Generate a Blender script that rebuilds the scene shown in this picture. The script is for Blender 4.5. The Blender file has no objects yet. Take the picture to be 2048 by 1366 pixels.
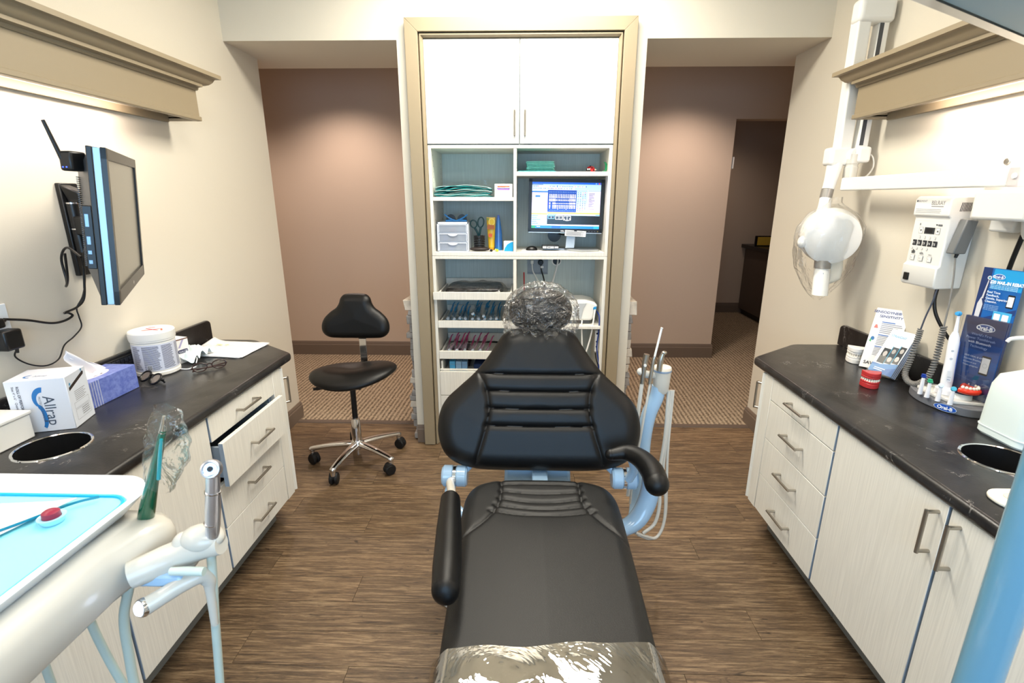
import bpy, bmesh, math, random
import numpy as np
from mathutils import Vector, Matrix
random.seed(7)
SC = bpy.context.scene
COL = SC.collection
R = math.radians
W = 3.446            # room width; left wall at x=0, right wall at x=W, camera looks towards +y

# ------------------------------------------------------------ camera, world, lights, exposure
def make_camera():
    pt, yw, ro = R(15.8943), R(1.4368), R(.0718)
    fw = Vector((-math.sin(yw)*math.cos(pt), math.cos(yw)*math.cos(pt), -math.sin(pt)))
    r0 = Vector((math.cos(yw), math.sin(yw), 0)); u0 = r0.cross(fw)
    c, s = math.cos(ro), math.sin(ro)
    r = c*r0 + s*u0; u = -s*r0 + c*u0
    cam = bpy.data.cameras.new('camera'); o = bpy.data.objects.new('camera', cam); COL.objects.link(o)
    m = Matrix((r, u, -fw)).transposed().to_4x4(); m.translation = Vector((1.7434, 0, 1.6528))
    o.matrix_world = m
    cam.sensor_width = 36; cam.lens = 1007.07*36/2048; cam.clip_start = .02
    cam.dof.use_dof = True; cam.dof.focus_distance = 2.6; cam.dof.aperture_fstop = 6.0
    SC.camera = o
make_camera()
SC.view_settings.view_transform = 'Standard'; SC.view_settings.look = 'None'
SC.view_settings.gamma = 1; SC.view_settings.use_curve_mapping = False
SC.view_settings.exposure = -0.12
wd = bpy.data.worlds.new('world'); SC.world = wd; wd.use_nodes = True
wd.node_tree.nodes['Background'].inputs[0].default_value = (.55, .75, 1, 1)
wd.node_tree.nodes['Background'].inputs[1].default_value = 1.0

def area(name, loc, rot, sx, sy, power, col, spread=180):
    l = bpy.data.lights.new(name, 'AREA'); l.shape = 'RECTANGLE'; l.size = sx; l.size_y = sy
    l.energy = power; l.color = col; l.spread = R(spread)
    o = bpy.data.objects.new(name, l); COL.objects.link(o); o.location = loc; o.rotation_euler = rot
    return o
WARM = (1, .94, .82)
area('troffer_light_front', (1.72, 2.62, 2.955), (0, 0, 0), 1.15, .28, 62, WARM)
area('troffer_light_middle', (1.72, 1.25, 2.955), (0, 0, 0), 1.15, .55, 20, WARM)
area('troffer_light_rear', (1.72, -.35, 2.955), (0, 0, 0), 1.15, .55, 8, WARM)
area('window_daylight', (1.72, -1.24, 1.55), (R(90), 0, 0), 1.9, 1.2, 54, (.36, .66, 1))
area('left_cornice_lamp', (.085, 1.0, 2.035), (0, 0, 0), .05, 2.5, 8, (1, .88, .82))
area('right_cornice_lamp', (W-.085, 1.0, 2.035), (0, 0, 0), .05, 2.5, 8, (1, .88, .82))
for i, (x, y, e) in enumerate([(.02, 4.6, 105), (3.2, 4.6, 100), (1.7, 4.5, 75), (-1.3, 4.5, 50)]):
    l = bpy.data.lights.new('hall_downlight', 'SPOT'); l.energy = e; l.color = (1, .80, .68); l.spot_size = R(130); l.spot_blend = .9
    l.shadow_soft_size = .06
    o = bpy.data.objects.new('hall_downlight', l); COL.objects.link(o); o.location = (x, y, 2.79)

l = bpy.data.lights.new('far_room_fill', 'SPOT'); l.energy = 30; l.color = (1, .80, .66); l.spot_size = R(140); l.spot_blend = 1; l.shadow_soft_size = .1  # added lamp with no fixture, lifts the dark room past the hall
o = bpy.data.objects.new('far_room_fill', l); COL.objects.link(o); o.location = (4.2, 6.7, 2.75)

# ------------------------------------------------------------ materials
def lin(c):
    return tuple(((v/255)/12.92 if v <= 10 else (((v/255)+.055)/1.055)**2.4) for v in c) + (1,)
MATS = {}
def mat(name, col, rough=.5, metal=0, bump=0, bscale=200, var=0, vscale=3, stretch=(1, 1, 1), coat=0, spec=.5, alpha=1, emit=0, trans=0, ior=1.45, col2=None, sheen=0):
    if name in MATS: return MATS[name]
    m = bpy.data.materials.new(name); m.use_nodes = True; nt = m.node_tree; N = nt.nodes; L = nt.links
    b = N['Principled BSDF']
    b.inputs['Base Color'].default_value = lin(col); b.inputs['Roughness'].default_value = rough
    b.inputs['Metallic'].default_value = metal; b.inputs['Coat Weight'].default_value = coat
    b.inputs['Specular IOR Level'].default_value = spec; b.inputs['Transmission Weight'].default_value = trans
    b.inputs['IOR'].default_value = ior
    if emit:
        b.inputs['Emission Color'].default_value = lin(col); b.inputs['Emission Strength'].default_value = emit
    if var or bump or col2:
        tc = N.new('ShaderNodeTexCoord'); mp = N.new('ShaderNodeMapping'); L.new(tc.outputs['Object'], mp.inputs[0])
        mp.inputs['Scale'].default_value = stretch
        if var or col2:
            n = N.new('ShaderNodeTexNoise'); n.inputs['Scale'].default_value = vscale; n.inputs['Detail'].default_value = 6
            L.new(mp.outputs[0], n.inputs['Vector'])
            cr = N.new('ShaderNodeValToRGB'); cr.color_ramp.elements[0].position = .35; cr.color_ramp.elements[1].position = .65
            a = lin(col); c2 = lin(col2) if col2 else tuple(min(1, v*(1+var)) for v in a[:3])+(1,)
            c1 = a if col2 else tuple(v*(1-var) for v in a[:3])+(1,)
            cr.color_ramp.elements[0].color = c1; cr.color_ramp.elements[1].color = c2
            L.new(n.outputs[0], cr.inputs[0]); L.new(cr.outputs[0], b.inputs['Base Color'])
        if bump:
            n2 = N.new('ShaderNodeTexNoise'); n2.inputs['Scale'].default_value = bscale; n2.inputs['Detail'].default_value = 3
            L.new(mp.outputs[0], n2.inputs['Vector'])
            bp = N.new('ShaderNodeBump'); bp.inputs['Strength'].default_value = bump; bp.inputs['Distance'].default_value = .002
            L.new(n2.outputs[0], bp.inputs['Height']); L.new(bp.outputs[0], b.inputs['Normal'])
    MATS[name] = m
    return m

WALL = mat('wall_paint', (214, 207, 192), .75, bump=.15, bscale=260)
HALLW = mat('hall_paint', (198, 180, 162), .75, bump=.2, bscale=200)
CEIL = mat('ceiling_paint', (235, 228, 212), .8)
TRIM = mat('taupe_trim_paint', (148, 134, 110), .42)
BASE = mat('baseboard_paint', (112, 98, 86), .45)
LAM = mat('pale_woodgrain_laminate', (222, 219, 210), .42, var=.06, vscale=9, stretch=(22, 22, .55), bump=.12, bscale=30)
LAMH = mat('woodgrain_laminate_inside_shaded', (192, 202, 198), .5, var=.07, vscale=9, stretch=(22, 22, .55))  # same laminate, darker and cooler: interior shade put into the colour
EDGE = mat('grey_edge_band', (132, 150, 172), .45)
KICK = mat('toe_kick_board', (128, 128, 122), .6)
STEEL = mat('brushed_steel', (176, 170, 160), .28, 1, bump=.08, bscale=400)
CHROME = mat('chrome', (226, 226, 228), .07, 1)
BLACKP = mat('black_plastic', (18, 18, 19), .35)
DARKP = mat('dark_grey_plastic', (70, 72, 76), .45)
WHITEP = mat('white_plastic', (232, 231, 226), .3)
CREAMP = mat('cream_plastic', (200, 197, 188), .25, coat=.3)
BLUEP = mat('pale_enamel_blue_reflection', (160, 192, 220), .2, coat=.5)  # blue reflection on the white chair frame put into the base colour
RUBBER = mat('black_rubber', (15, 15, 16), .55)
PAPER = mat('white_paper', (240, 240, 240), .75)
CARD = mat('white_card', (236, 236, 236), .5)
VINYL = mat('black_upholstery_vinyl', (7, 7, 8), .40, bump=.2, bscale=700, spec=.38)
VINYLS = mat('dark_seat_vinyl', (13, 13, 13), .48, bump=.3, bscale=500)
LAMP = mat('lit_diffuser', (255, 236, 218), .5, emit=9)
TROF = mat('troffer_diffuser', (255, 246, 230), .5, emit=7)

def attr_mat(name, emit=0, rough=.5):
    m = bpy.data.materials.new(name); m.use_nodes = True; N = m.node_tree.nodes; L = m.node_tree.links; b = N['Principled BSDF']
    a = N.new('ShaderNodeAttribute'); a.attribute_name = 'Col'; L.new(a.outputs['Color'], b.inputs['Base Color']); b.inputs['Roughness'].default_value = rough
    if emit:
        L.new(a.outputs['Color'], b.inputs['Emission Color']); b.inputs['Emission Strength'].default_value = emit
    return m
PRINT = attr_mat('printed_ink'); SCREEN = attr_mat('lit_screen_pixels', .9, .2)

def film(name, fac, rough=.07, bump=.8, bscale=35, tint=(255, 255, 255), dist=.01, ridge=False):
    m = bpy.data.materials.new(name); m.use_nodes = True; N = m.node_tree.nodes; L = m.node_tree.links
    for n in list(N):
        if n.type == 'BSDF_PRINCIPLED': N.remove(n)
    out = [n for n in N if n.type == 'OUTPUT_MATERIAL'][0]
    t = N.new('ShaderNodeBsdfTransparent'); t.inputs[0].default_value = lin(tint)
    g = N.new('ShaderNodeBsdfGlossy'); g.inputs['Roughness'].default_value = rough
    mx = N.new('ShaderNodeMixShader'); lw = N.new('ShaderNodeLayerWeight'); lw.inputs[0].default_value = .22
    mp = N.new('ShaderNodeMapRange'); mp.inputs['To Min'].default_value = fac; mp.inputs['To Max'].default_value = min(1, fac+.6)
    tc = N.new('ShaderNodeTexCoord'); n1 = N.new('ShaderNodeTexNoise'); n1.inputs['Scale'].default_value = bscale; n1.inputs['Detail'].default_value = 5; n1.inputs['Distortion'].default_value = 1.5
    bp = N.new('ShaderNodeBump'); bp.inputs['Strength'].default_value = bump; bp.inputs['Distance'].default_value = dist
    L.new(tc.outputs['Object'], n1.inputs['Vector'])
    if ridge:
        sb = N.new('ShaderNodeMath'); sb.operation = 'SUBTRACT'; sb.inputs[1].default_value = .5; L.new(n1.outputs[0], sb.inputs[0])
        ab = N.new('ShaderNodeMath'); ab.operation = 'ABSOLUTE'; L.new(sb.outputs[0], ab.inputs[0]); L.new(ab.outputs[0], bp.inputs['Height'])
    else: L.new(n1.outputs[0], bp.inputs['Height'])
    L.new(bp.outputs[0], g.inputs['Normal']); L.new(bp.outputs[0], lw.inputs['Normal'])
    L.new(lw.outputs['Fresnel'], mp.inputs['Value']); L.new(mp.outputs[0], mx.inputs[0]); L.new(t.outputs[0], mx.inputs[1]); L.new(g.outputs[0], mx.inputs[2]); L.new(mx.outputs[0], out.inputs[0])
    return m
FILM = film('crumpled_clear_film', .12, .06, 1, 15, dist=.07, ridge=True)
FILM2 = film('thin_clear_film', .035, .1, .9, 9, dist=.03, ridge=True)
TOEF = film('glossy_clear_cover', .52, .012, .22, 3.2, dist=.04)
GLASS = film('clear_acrylic', .06, .03, 0, 5)

def wood_mat():
    m = bpy.data.materials.new('brown_wood_plank'); m.use_nodes = True; N = m.node_tree.nodes; L = m.node_tree.links; b = N['Principled BSDF']
    tc = N.new('ShaderNodeTexCoord'); oi = N.new('ShaderNodeObjectInfo'); ad = N.new('ShaderNodeVectorMath'); ad.operation = 'MULTIPLY_ADD'
    cx = N.new('ShaderNodeCombineXYZ'); L.new(oi.outputs['Random'], cx.inputs[0]); L.new(oi.outputs['Random'], cx.inputs[1]); L.new(oi.outputs['Random'], cx.inputs[2])
    L.new(cx.outputs[0], ad.inputs[0]); ad.inputs[1].default_value = (37, 53, 29); L.new(tc.outputs['Object'], ad.inputs[2])
    def noise(scale, st, det=8, dis=0, rg=.6):
        mp = N.new('ShaderNodeMapping'); mp.inputs['Scale'].default_value = st; L.new(ad.outputs[0], mp.inputs[0])
        n = N.new('ShaderNodeTexNoise'); n.inputs['Scale'].default_value = scale; n.inputs['Detail'].default_value = det; n.inputs['Distortion'].default_value = dis; n.inputs['Roughness'].default_value = rg
        L.new(mp.outputs[0], n.inputs['Vector']); return n
    g = noise(5, (1.1, 20, 1), 10, .6, .7); fine = noise(30, (.8, 14, 1), 6, 0, .7); knot = noise(3.2, (1.5, 5, 1), 3, 2.5)
    cr = N.new('ShaderNodeValToRGB'); e = cr.color_ramp.elements
    e[0].position = .30; e[0].color = lin((48, 35, 24)); e[1].position = .68; e[1].color = lin((156, 131, 100))
    k = e.new(.5); k.color = lin((108, 85, 60)); L.new(g.outputs[0], cr.inputs[0])
    m1 = N.new('ShaderNodeMix'); m1.data_type = 'RGBA'; m1.blend_type = 'MULTIPLY'; m1.inputs[0].default_value = .75
    cf = N.new('ShaderNodeValToRGB'); cf.color_ramp.elements[0].position = .36; cf.color_ramp.elements[0].color = (.45, .42, .40, 1); cf.color_ramp.elements[1].position = .54; cf.color_ramp.elements[1].color = (1, 1, 1, 1)
    L.new(fine.outputs[0], cf.inputs[0]); L.new(cr.outputs[0], m1.inputs[6]); L.new(cf.outputs[0], m1.inputs[7])
    m2 = N.new('ShaderNodeMix'); m2.data_type = 'RGBA'; m2.blend_type = 'MULTIPLY'; m2.inputs[0].default_value = .9
    ck = N.new('ShaderNodeValToRGB'); ck.color_ramp.elements[0].position = .27; ck.color_ramp.elements[0].color = (.2, .17, .15, 1); ck.color_ramp.elements[1].position = .35; ck.color_ramp.elements[1].color = (1, 1, 1, 1)
    L.new(knot.outputs[0], ck.inputs[0]); L.new(m1.outputs[2], m2.inputs[6]); L.new(ck.outputs[0], m2.inputs[7])
    ckn = noise(4, (.55, 16, 1), 5, 1.2, .55); sb = N.new('ShaderNodeMath'); sb.operation = 'SUBTRACT'; sb.inputs[1].default_value = .5; L.new(ckn.outputs[0], sb.inputs[0]); ab = N.new('ShaderNodeMath'); ab.operation = 'ABSOLUTE'; L.new(sb.outputs[0], ab.inputs[0])
    cm = N.new('ShaderNodeValToRGB'); cm.color_ramp.elements[0].position = .0; cm.color_ramp.elements[0].color = (.42, .38, .35, 1); cm.color_ramp.elements[1].position = .016; cm.color_ramp.elements[1].color = (1, 1, 1, 1); L.new(ab.outputs[0], cm.inputs[0])
    m3 = N.new('ShaderNodeMix'); m3.data_type = 'RGBA'; m3.blend_type = 'MULTIPLY'; m3.inputs[0].default_value = .85; L.new(m2.outputs[2], m3.inputs[6]); L.new(cm.outputs[0], m3.inputs[7]); m2 = m3
    hs = N.new('ShaderNodeHueSaturation'); mr = N.new('ShaderNodeMapRange'); mr.inputs['To Min'].default_value = .84; mr.inputs['To Max'].default_value = 1.14
    L.new(oi.outputs['Random'], mr.inputs[0]); L.new(mr.outputs[0], hs.inputs['Value']); L.new(m2.outputs[2], hs.inputs['Color']); L.new(hs.outputs[0], b.inputs['Base Color'])
    b.inputs['Roughness'].default_value = .5
    bp = N.new('ShaderNodeBump'); bp.inputs['Strength'].default_value = .25; bp.inputs['Distance'].default_value = .002; L.new(fine.outputs[0], bp.inputs['Height']); L.new(bp.outputs[0], b.inputs['Normal'])
    return m
WOOD = wood_mat()

def stone_counter_mat():
    m = bpy.data.materials.new('dark_veined_countertop'); m.use_nodes = True; N = m.node_tree.nodes; L = m.node_tree.links; b = N['Principled BSDF']
    tc = N.new('ShaderNodeTexCoord')
    n = N.new('ShaderNodeTexNoise'); n.inputs['Scale'].default_value = 7; n.inputs['Detail'].default_value = 9; n.inputs['Distortion'].default_value = 1; L.new(tc.outputs['Object'], n.inputs['Vector'])
    cr = N.new('ShaderNodeValToRGB'); cr.color_ramp.elements[0].position = .3; cr.color_ramp.elements[0].color = lin((21, 21, 22)); cr.color_ramp.elements[1].position = .72; cr.color_ramp.elements[1].color = lin((48, 46, 46)); L.new(n.outputs[0], cr.inputs[0])
    v = N.new('ShaderNodeTexNoise'); v.inputs['Scale'].default_value = 3.1; v.inputs['Detail'].default_value = 7; v.inputs['Distortion'].default_value = .8; v.inputs['Roughness'].default_value = .65; L.new(tc.outputs['Object'], v.inputs['Vector'])
    ab = N.new('ShaderNodeMath'); ab.operation = 'SUBTRACT'; ab.inputs[1].default_value = .52; L.new(v.outputs[0], ab.inputs[0]); ab2 = N.new('ShaderNodeMath'); ab2.operation = 'ABSOLUTE'; L.new(ab.outputs[0], ab2.inputs[0])
    mk = N.new('ShaderNodeTexNoise'); mk.inputs['Scale'].default_value = 9; L.new(tc.outputs['Object'], mk.inputs['Vector'])
    c1 = N.new('ShaderNodeMapRange'); c1.inputs['From Min'].default_value = 0; c1.inputs['From Max'].default_value = .0035; c1.inputs['To Min'].default_value = 1; c1.inputs['To Max'].default_value = 0; L.new(ab2.outputs[0], c1.inputs[0])
    c2 = N.new('ShaderNodeMapRange'); c2.inputs['From Min'].default_value = .52; c2.inputs['From Max'].default_value = .68; L.new(mk.outputs[0], c2.inputs[0])
    ml = N.new('ShaderNodeMath'); ml.operation = 'MULTIPLY'; L.new(c1.outputs[0], ml.inputs[0]); L.new(c2.outputs[0], ml.inputs[1])
    mx = N.new('ShaderNodeMix'); mx.data_type = 'RGBA'; L.new(ml.outputs[0], mx.inputs[0]); L.new(cr.outputs[0], mx.inputs[6]); mx.inputs[7].default_value = lin((185, 180, 175)); L.new(mx.outputs[2], b.inputs['Base Color'])
    b.inputs['Roughness'].default_value = .29; b.inputs['Specular IOR Level'].default_value = .42
    bp = N.new('ShaderNodeBump'); bp.inputs['Strength'].default_value = .15; bp.inputs['Distance'].default_value = .002
    n3 = N.new('ShaderNodeTexNoise'); n3.inputs['Scale'].default_value = 120; L.new(tc.outputs['Object'], n3.inputs['Vector']); L.new(n3.outputs[0], bp.inputs['Height']); L.new(bp.outputs[0], b.inputs['Normal'])
    return m
COUNTER = stone_counter_mat()

def carpet_mat():
    m = bpy.data.materials.new('ribbed_brown_carpet'); m.use_nodes = True; N = m.node_tree.nodes; L = m.node_tree.links; b = N['Principled BSDF']
    tc = N.new('ShaderNodeTexCoord'); mp = N.new('ShaderNodeMapping'); mp.inputs['Rotation'].default_value = (0, 0, R(2)); L.new(tc.outputs['Object'], mp.inputs[0])
    w = N.new('ShaderNodeTexWave'); w.inputs['Scale'].default_value = 9.2; w.inputs['Distortion'].default_value = 1.6; w.inputs['Detail'].default_value = 2; w.inputs['Detail Scale'].default_value = 6; L.new(mp.outputs[0], w.inputs['Vector'])
    n = N.new('ShaderNodeTexNoise'); n.inputs['Scale'].default_value = 75; n.inputs['Detail'].default_value = 3; L.new(tc.outputs['Object'], n.inputs['Vector'])
    ad = N.new('ShaderNodeMath'); ad.operation = 'MULTIPLY_ADD'; L.new(w.outputs['Fac'], ad.inputs[0]); ad.inputs[1].default_value = .30
    ms = N.new('ShaderNodeMath'); ms.operation = 'MULTIPLY'; ms.inputs[1].default_value = .70; L.new(n.outputs[0], ms.inputs[0]); L.new(ms.outputs[0], ad.inputs[2])
    cr = N.new('ShaderNodeValToRGB'); cr.color_ramp.elements[0].position = .25; cr.color_ramp.elements[0].color = lin((84, 71, 58)); cr.color_ramp.elements[1].position = .66; cr.color_ramp.elements[1].color = lin((172, 155, 132)); L.new(ad.outputs[0], cr.inputs[0]); L.new(cr.outputs[0], b.inputs['Base Color'])
    b.inputs['Roughness'].default_value = .95; b.inputs['Specular IOR Level'].default_value = .1
    bp = N.new('ShaderNodeBump'); bp.inputs['Strength'].default_value = .8; bp.inputs['Distance'].default_value = .006; L.new(ad.outputs[0], bp.inputs['Height']); L.new(bp.outputs[0], b.inputs['Normal'])
    return m
CARPET = carpet_mat()

# ------------------------------------------------------------ mesh helpers (everything in world coordinates)
def catmull(pts, n=8):
    p = [Vector(q) for q in pts]
    if len(p) < 3: return p
    p = [2*p[0]-p[1]] + p + [2*p[-1]-p[-2]]; o = []
    for i in range(1, len(p)-2):
        for k in range(n):
            t = k/n; a, b, c, d = p[i-1], p[i], p[i+1], p[i+2]
            o.append(.5*((2*b)+(c-a)*t+(2*a-5*b+4*c-d)*t*t+(3*b-a-3*c+d)*t**3))
    o.append(p[-2]); return o
class MB:
    def __init__(s): s.bm = bmesh.new()
    def face(s, pts):
        s.bm.faces.new([s.bm.verts.new(p) for p in pts]); return s
    def box(s, x0, x1, y0, y1, z0, z1):
        v = [s.bm.verts.new((x, y, z)) for x in (x0, x1) for y in (y0, y1) for z in (z0, z1)]
        for f in ((0, 1, 3, 2), (4, 6, 7, 5), (0, 4, 5, 1), (2, 3, 7, 6), (0, 2, 6, 4), (1, 5, 7, 3)): s.bm.faces.new([v[i] for i in f])
        return s
    def obox(s, c, ax, ay, az, hx, hy, hz):            # oriented box from centre, axes, half sizes
        c = Vector(c); ax, ay, az = Vector(ax).normalized(), Vector(ay).normalized(), Vector(az).normalized()
        v = [s.bm.verts.new(c+ax*hx*i+ay*hy*j+az*hz*k) for i in (-1, 1) for j in (-1, 1) for k in (-1, 1)]
        for f in ((0, 1, 3, 2), (4, 6, 7, 5), (0, 4, 5, 1), (2, 3, 7, 6), (0, 2, 6, 4), (1, 5, 7, 3)): s.bm.faces.new([v[i] for i in f])
        return s
    def prism(s, pts, vec):                             # polygon of 3-D points extruded along vec
        vec = Vector(vec); a = [s.bm.verts.new(p) for p in pts]; b = [s.bm.verts.new(Vector(p)+vec) for p in pts]
        s.bm.faces.new(a); s.bm.faces.new(b[::-1]); n = len(a)
        for i in range(n): s.bm.faces.new((a[i], b[i], b[(i+1) % n], a[(i+1) % n]))
        return s
    def tube(s, pts, r, seg=10, smooth=0, cap=True):
        p = catmull(pts, smooth) if smooth else [Vector(q) for q in pts]
        n = len(p); rr = r if hasattr(r, '__len__') else [r]*n
        if len(rr) != n: rr = [float(np.interp(i/(n-1), np.linspace(0, 1, len(rr)), rr)) for i in range(n)]
        t0 = (p[1]-p[0]).normalized(); up = Vector((0, 0, 1)) if abs(t0.z) < .9 else Vector((1, 0, 0))
        nx = t0.cross(up).normalized(); rings = []
        for i in range(n):
            t = (p[min(i+1, n-1)]-p[max(i-1, 0)]).normalized()
            nx = (nx - t*nx.dot(t)).normalized(); ny = t.cross(nx)
            rings.append([s.bm.verts.new(p[i]+(nx*math.cos(a)+ny*math.sin(a))*rr[i]) for a in [2*math.pi*k/seg for k in range(seg)]])
        for i in range(n-1):
            for k in range(seg): s.bm.faces.new((rings[i][k], rings[i][(k+1) % seg], rings[i+1][(k+1) % seg], rings[i+1][k]))
        if cap: s.bm.faces.new(rings[0][::-1]); s.bm.faces.new(rings[-1])
        return s
    def lathe(s, prof, c, axis=(0, 0, 1), seg=28, sy=1):
        c = Vector(c); t = Vector(axis).normalized(); up = Vector((0, 0, 1)) if abs(t.z) < .9 else Vector((1, 0, 0))
        if abs(t.z) > .9: nx = Vector((1, 0, 0)); ny = Vector((0, 1, 0))*(1 if t.z > 0 else -1)
        else: nx = t.cross(up).normalized(); ny = t.cross(nx)
        rings = []
        for r, h in prof:
            if r < 1e-6: rings.append([s.bm.verts.new(c+t*h)])
            else: rings.append([s.bm.verts.new(c+t*h+nx*r*math.cos(2*math.pi*k/seg)+ny*r*sy*math.sin(2*math.pi*k/seg)) for k in range(seg)])
        for a, b in zip(rings, rings[1:]):
            for k in range(seg):
                k2 = (k+1) % seg
                if len(a) == 1 and len(b) == 1: continue
                if len(a) == 1: s.bm.faces.new((a[0], b[k2], b[k]))
                elif len(b) == 1: s.bm.faces.new((a[k], a[k2], b[0]))
                else: s.bm.faces.new((a[k], a[k2], b[k2], b[k]))
        return s
    def cyl(s, p0, p1, r, seg=20):
        p0, p1 = Vector(p0), Vector(p1); h = (p1-p0).length
        return s.lathe([(0, 0), (r, 0), (r, h), (0, h)], p0, p1-p0, seg)
    def ball(s, c, rx, ry=None, rz=None, seg=20, ax=None):
        ry = ry or rx; rz = rz or rx
        nv = bmesh.ops.create_uvsphere(s.bm, u_segments=seg, v_segments=seg//2+2, radius=1)['verts']
        M = Matrix((ax[0], ax[1], ax[2])).transposed() if ax else Matrix.Identity(3)
        for v in nv: v.co = Vector(c)+M @ Vector((v.co.x*rx, v.co.y*ry, v.co.z*rz))
        return s
    def grid(s, P):                                     # P[i][j] points
        V = [[s.bm.verts.new(q) for q in row] for row in P]
        for i in range(len(V)-1):
            for j in range(len(V[0])-1): s.bm.faces.new((V[i][j], V[i+1][j], V[i+1][j+1], V[i][j+1]))
        return s
    def warp(s, fn):
        for v in s.bm.verts: v.co = fn(v.co.copy())
        return s

def origin_of(o):
    v = Vector((0, 0, 0))
    while o is not None: v += Vector(o.location); o = o.parent
    return v
def part(name, mb, m, parent=None, bevel=0, seg=2, smooth=True, label=None, kind=None, ang=40, solid=0):
    bm = mb.bm; bmesh.ops.remove_doubles(bm, verts=bm.verts, dist=1e-6); bmesh.ops.recalc_face_normals(bm, faces=bm.faces)
    off = origin_of(parent)
    if parent is not None: bmesh.ops.translate(bm, verts=bm.verts, vec=-off)
    me = bpy.data.meshes.new(name); bm.to_mesh(me); bm.free()
    if smooth:
        me.shade_smooth(); me.set_sharp_from_angle(angle=R(ang))
    me.materials.append(m); o = bpy.data.objects.new(name, me); COL.objects.link(o)
    if parent is not None: o.parent = parent
    if bevel:
        b = o.modifiers.new('bevel', 'BEVEL'); b.width = bevel; b.segments = seg; b.limit_method = 'ANGLE'; b.angle_limit = R(50); b.harden_normals = False
    if solid:
        q = o.modifiers.new('solid', 'SOLIDIFY'); q.thickness = solid
    if label: o['label'] = label
    if kind: o['kind'] = kind
    return o
def tag(o, label, cat, group=None, kind=None):
    o['label'] = label; o['category'] = cat
    if group: o['group'] = group
    if kind: o['kind'] = kind
    return o
def thing(name, label, cat, loc, group=None):
    o = bpy.data.objects.new(name, None); COL.objects.link(o); o.empty_display_size = .05; o.location = loc
    return tag(o, label, cat, group)
def single(name, mb, m, label, cat, loc, group=None, **k):      # a thing that is one mesh, origin at its base
    bmesh.ops.translate(mb.bm, verts=mb.bm.verts, vec=-Vector(loc)); o = part(name, mb, m, None, **k); o.location = loc
    return tag(o, label, cat, group)
def struct(name, mb, m, parent=None, **k):
    o = part(name, mb, m, parent, **k)
    if parent is None: o['kind'] = 'structure'
    return o
def dup(o, loc, label=None, rotz=None):
    r = o.copy(); COL.objects.link(r); r.location = loc
    if rotz is not None: r.rotation_euler = (0, 0, rotz)
    if label: r['label'] = label
    for c in list(o.children):
        d = c.copy(); COL.objects.link(d); d.parent = r
        for g in list(c.children):
            e = g.copy(); COL.objects.link(e); e.parent = d
    return r
def prints(name, parent, org, ux, uy, rects, m=None, label=None, eps=.0004):
    """flat printed shapes on a face: (x0,y0,x1,y1,colour) or (points, colour), in metres along ux, uy"""
    org = Vector(org); ux = Vector(ux).normalized(); uy = Vector(uy).normalized(); n = ux.cross(uy).normalized()
    bm = bmesh.new(); cl = bm.loops.layers.float_color.new('Col')
    for i, r in enumerate(rects):
        if len(r) == 5: x0, y0, x1, y1, c = r; P = [(x0, y0), (x1, y0), (x1, y1), (x0, y1)]
        else: P, c = r
        f = bm.faces.new([bm.verts.new(org+ux*a+uy*b+n*eps*(1+.12*i if i < 40 else 5.8+.001*i)) for a, b in P])
        for l in f.loops: l[cl] = lin(c)
    bmesh.ops.translate(bm, verts=bm.verts, vec=-origin_of(parent))
    me = bpy.data.meshes.new(name); bm.to_mesh(me); bm.free(); me.materials.append(m or PRINT)
    o = bpy.data.objects.new(name, me); COL.objects.link(o); o.parent = parent
    if label: o['label'] = label
    return o
def text(s, size, org, ux, uy, col, parent, align='LEFT', name='lettering', bold=0, sx=1, eps=.0012):
    cu = bpy.data.curves.new('t', 'FONT'); cu.body = s; cu.size = size; cu.align_x = align; cu.resolution_u = 3; cu.offset = bold
    t = bpy.data.objects.new('t', cu); COL.objects.link(t)
    dg = bpy.context.evaluated_depsgraph_get(); me = bpy.data.meshes.new_from_object(t.evaluated_get(dg)); bpy.data.objects.remove(t); bpy.data.curves.remove(cu)
    ux = Vector(ux).normalized(); uy = Vector(uy).normalized(); n = ux.cross(uy).normalized(); off = origin_of(parent)
    for v in me.vertices: v.co = Vector(org)+ux*v.co.x*sx+uy*v.co.y+n*eps-off
    me.materials.clear(); me.materials.append(mat('ink_%d_%d_%d' % col, col, .5)); me.name = name
    o = bpy.data.objects.new(name, me); COL.objects.link(o); o.parent = parent
    return o
def lines(x0, x1, y1, y0, n, col, jit=.25, h=.45):
    """rows of small print between two heights"""
    o = []; p = (y1-y0)/n
    for i in range(n):
        o.append((x0, y1-p*(i+h), x1-(x1-x0)*jit*random.random(), y1-p*i, col))
    return o
def circ(cx, cy, rx, ry=None, n=20, a0=0, a1=360):
    ry = ry or rx; return [(cx+rx*math.cos(R(a0+(a1-a0)*i/(n))), cy+ry*math.sin(R(a0+(a1-a0)*i/n))) for i in range(n)]
def rrect(x0, x1, y0, y1, r, n=5):
    o = []
    for cx, cy, a in ((x1-r, y1-r, 0), (x0+r, y1-r, 90), (x0+r, y0+r, 180), (x1-r, y0+r, 270)):
        o += [(cx+r*math.cos(R(a+90*i/n)), cy+r*math.sin(R(a+90*i/n))) for i in range(n+1)]
    return o
def noise3(p, s):
    from mathutils import noise
    return noise.noise(Vector(p)*s)

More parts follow.
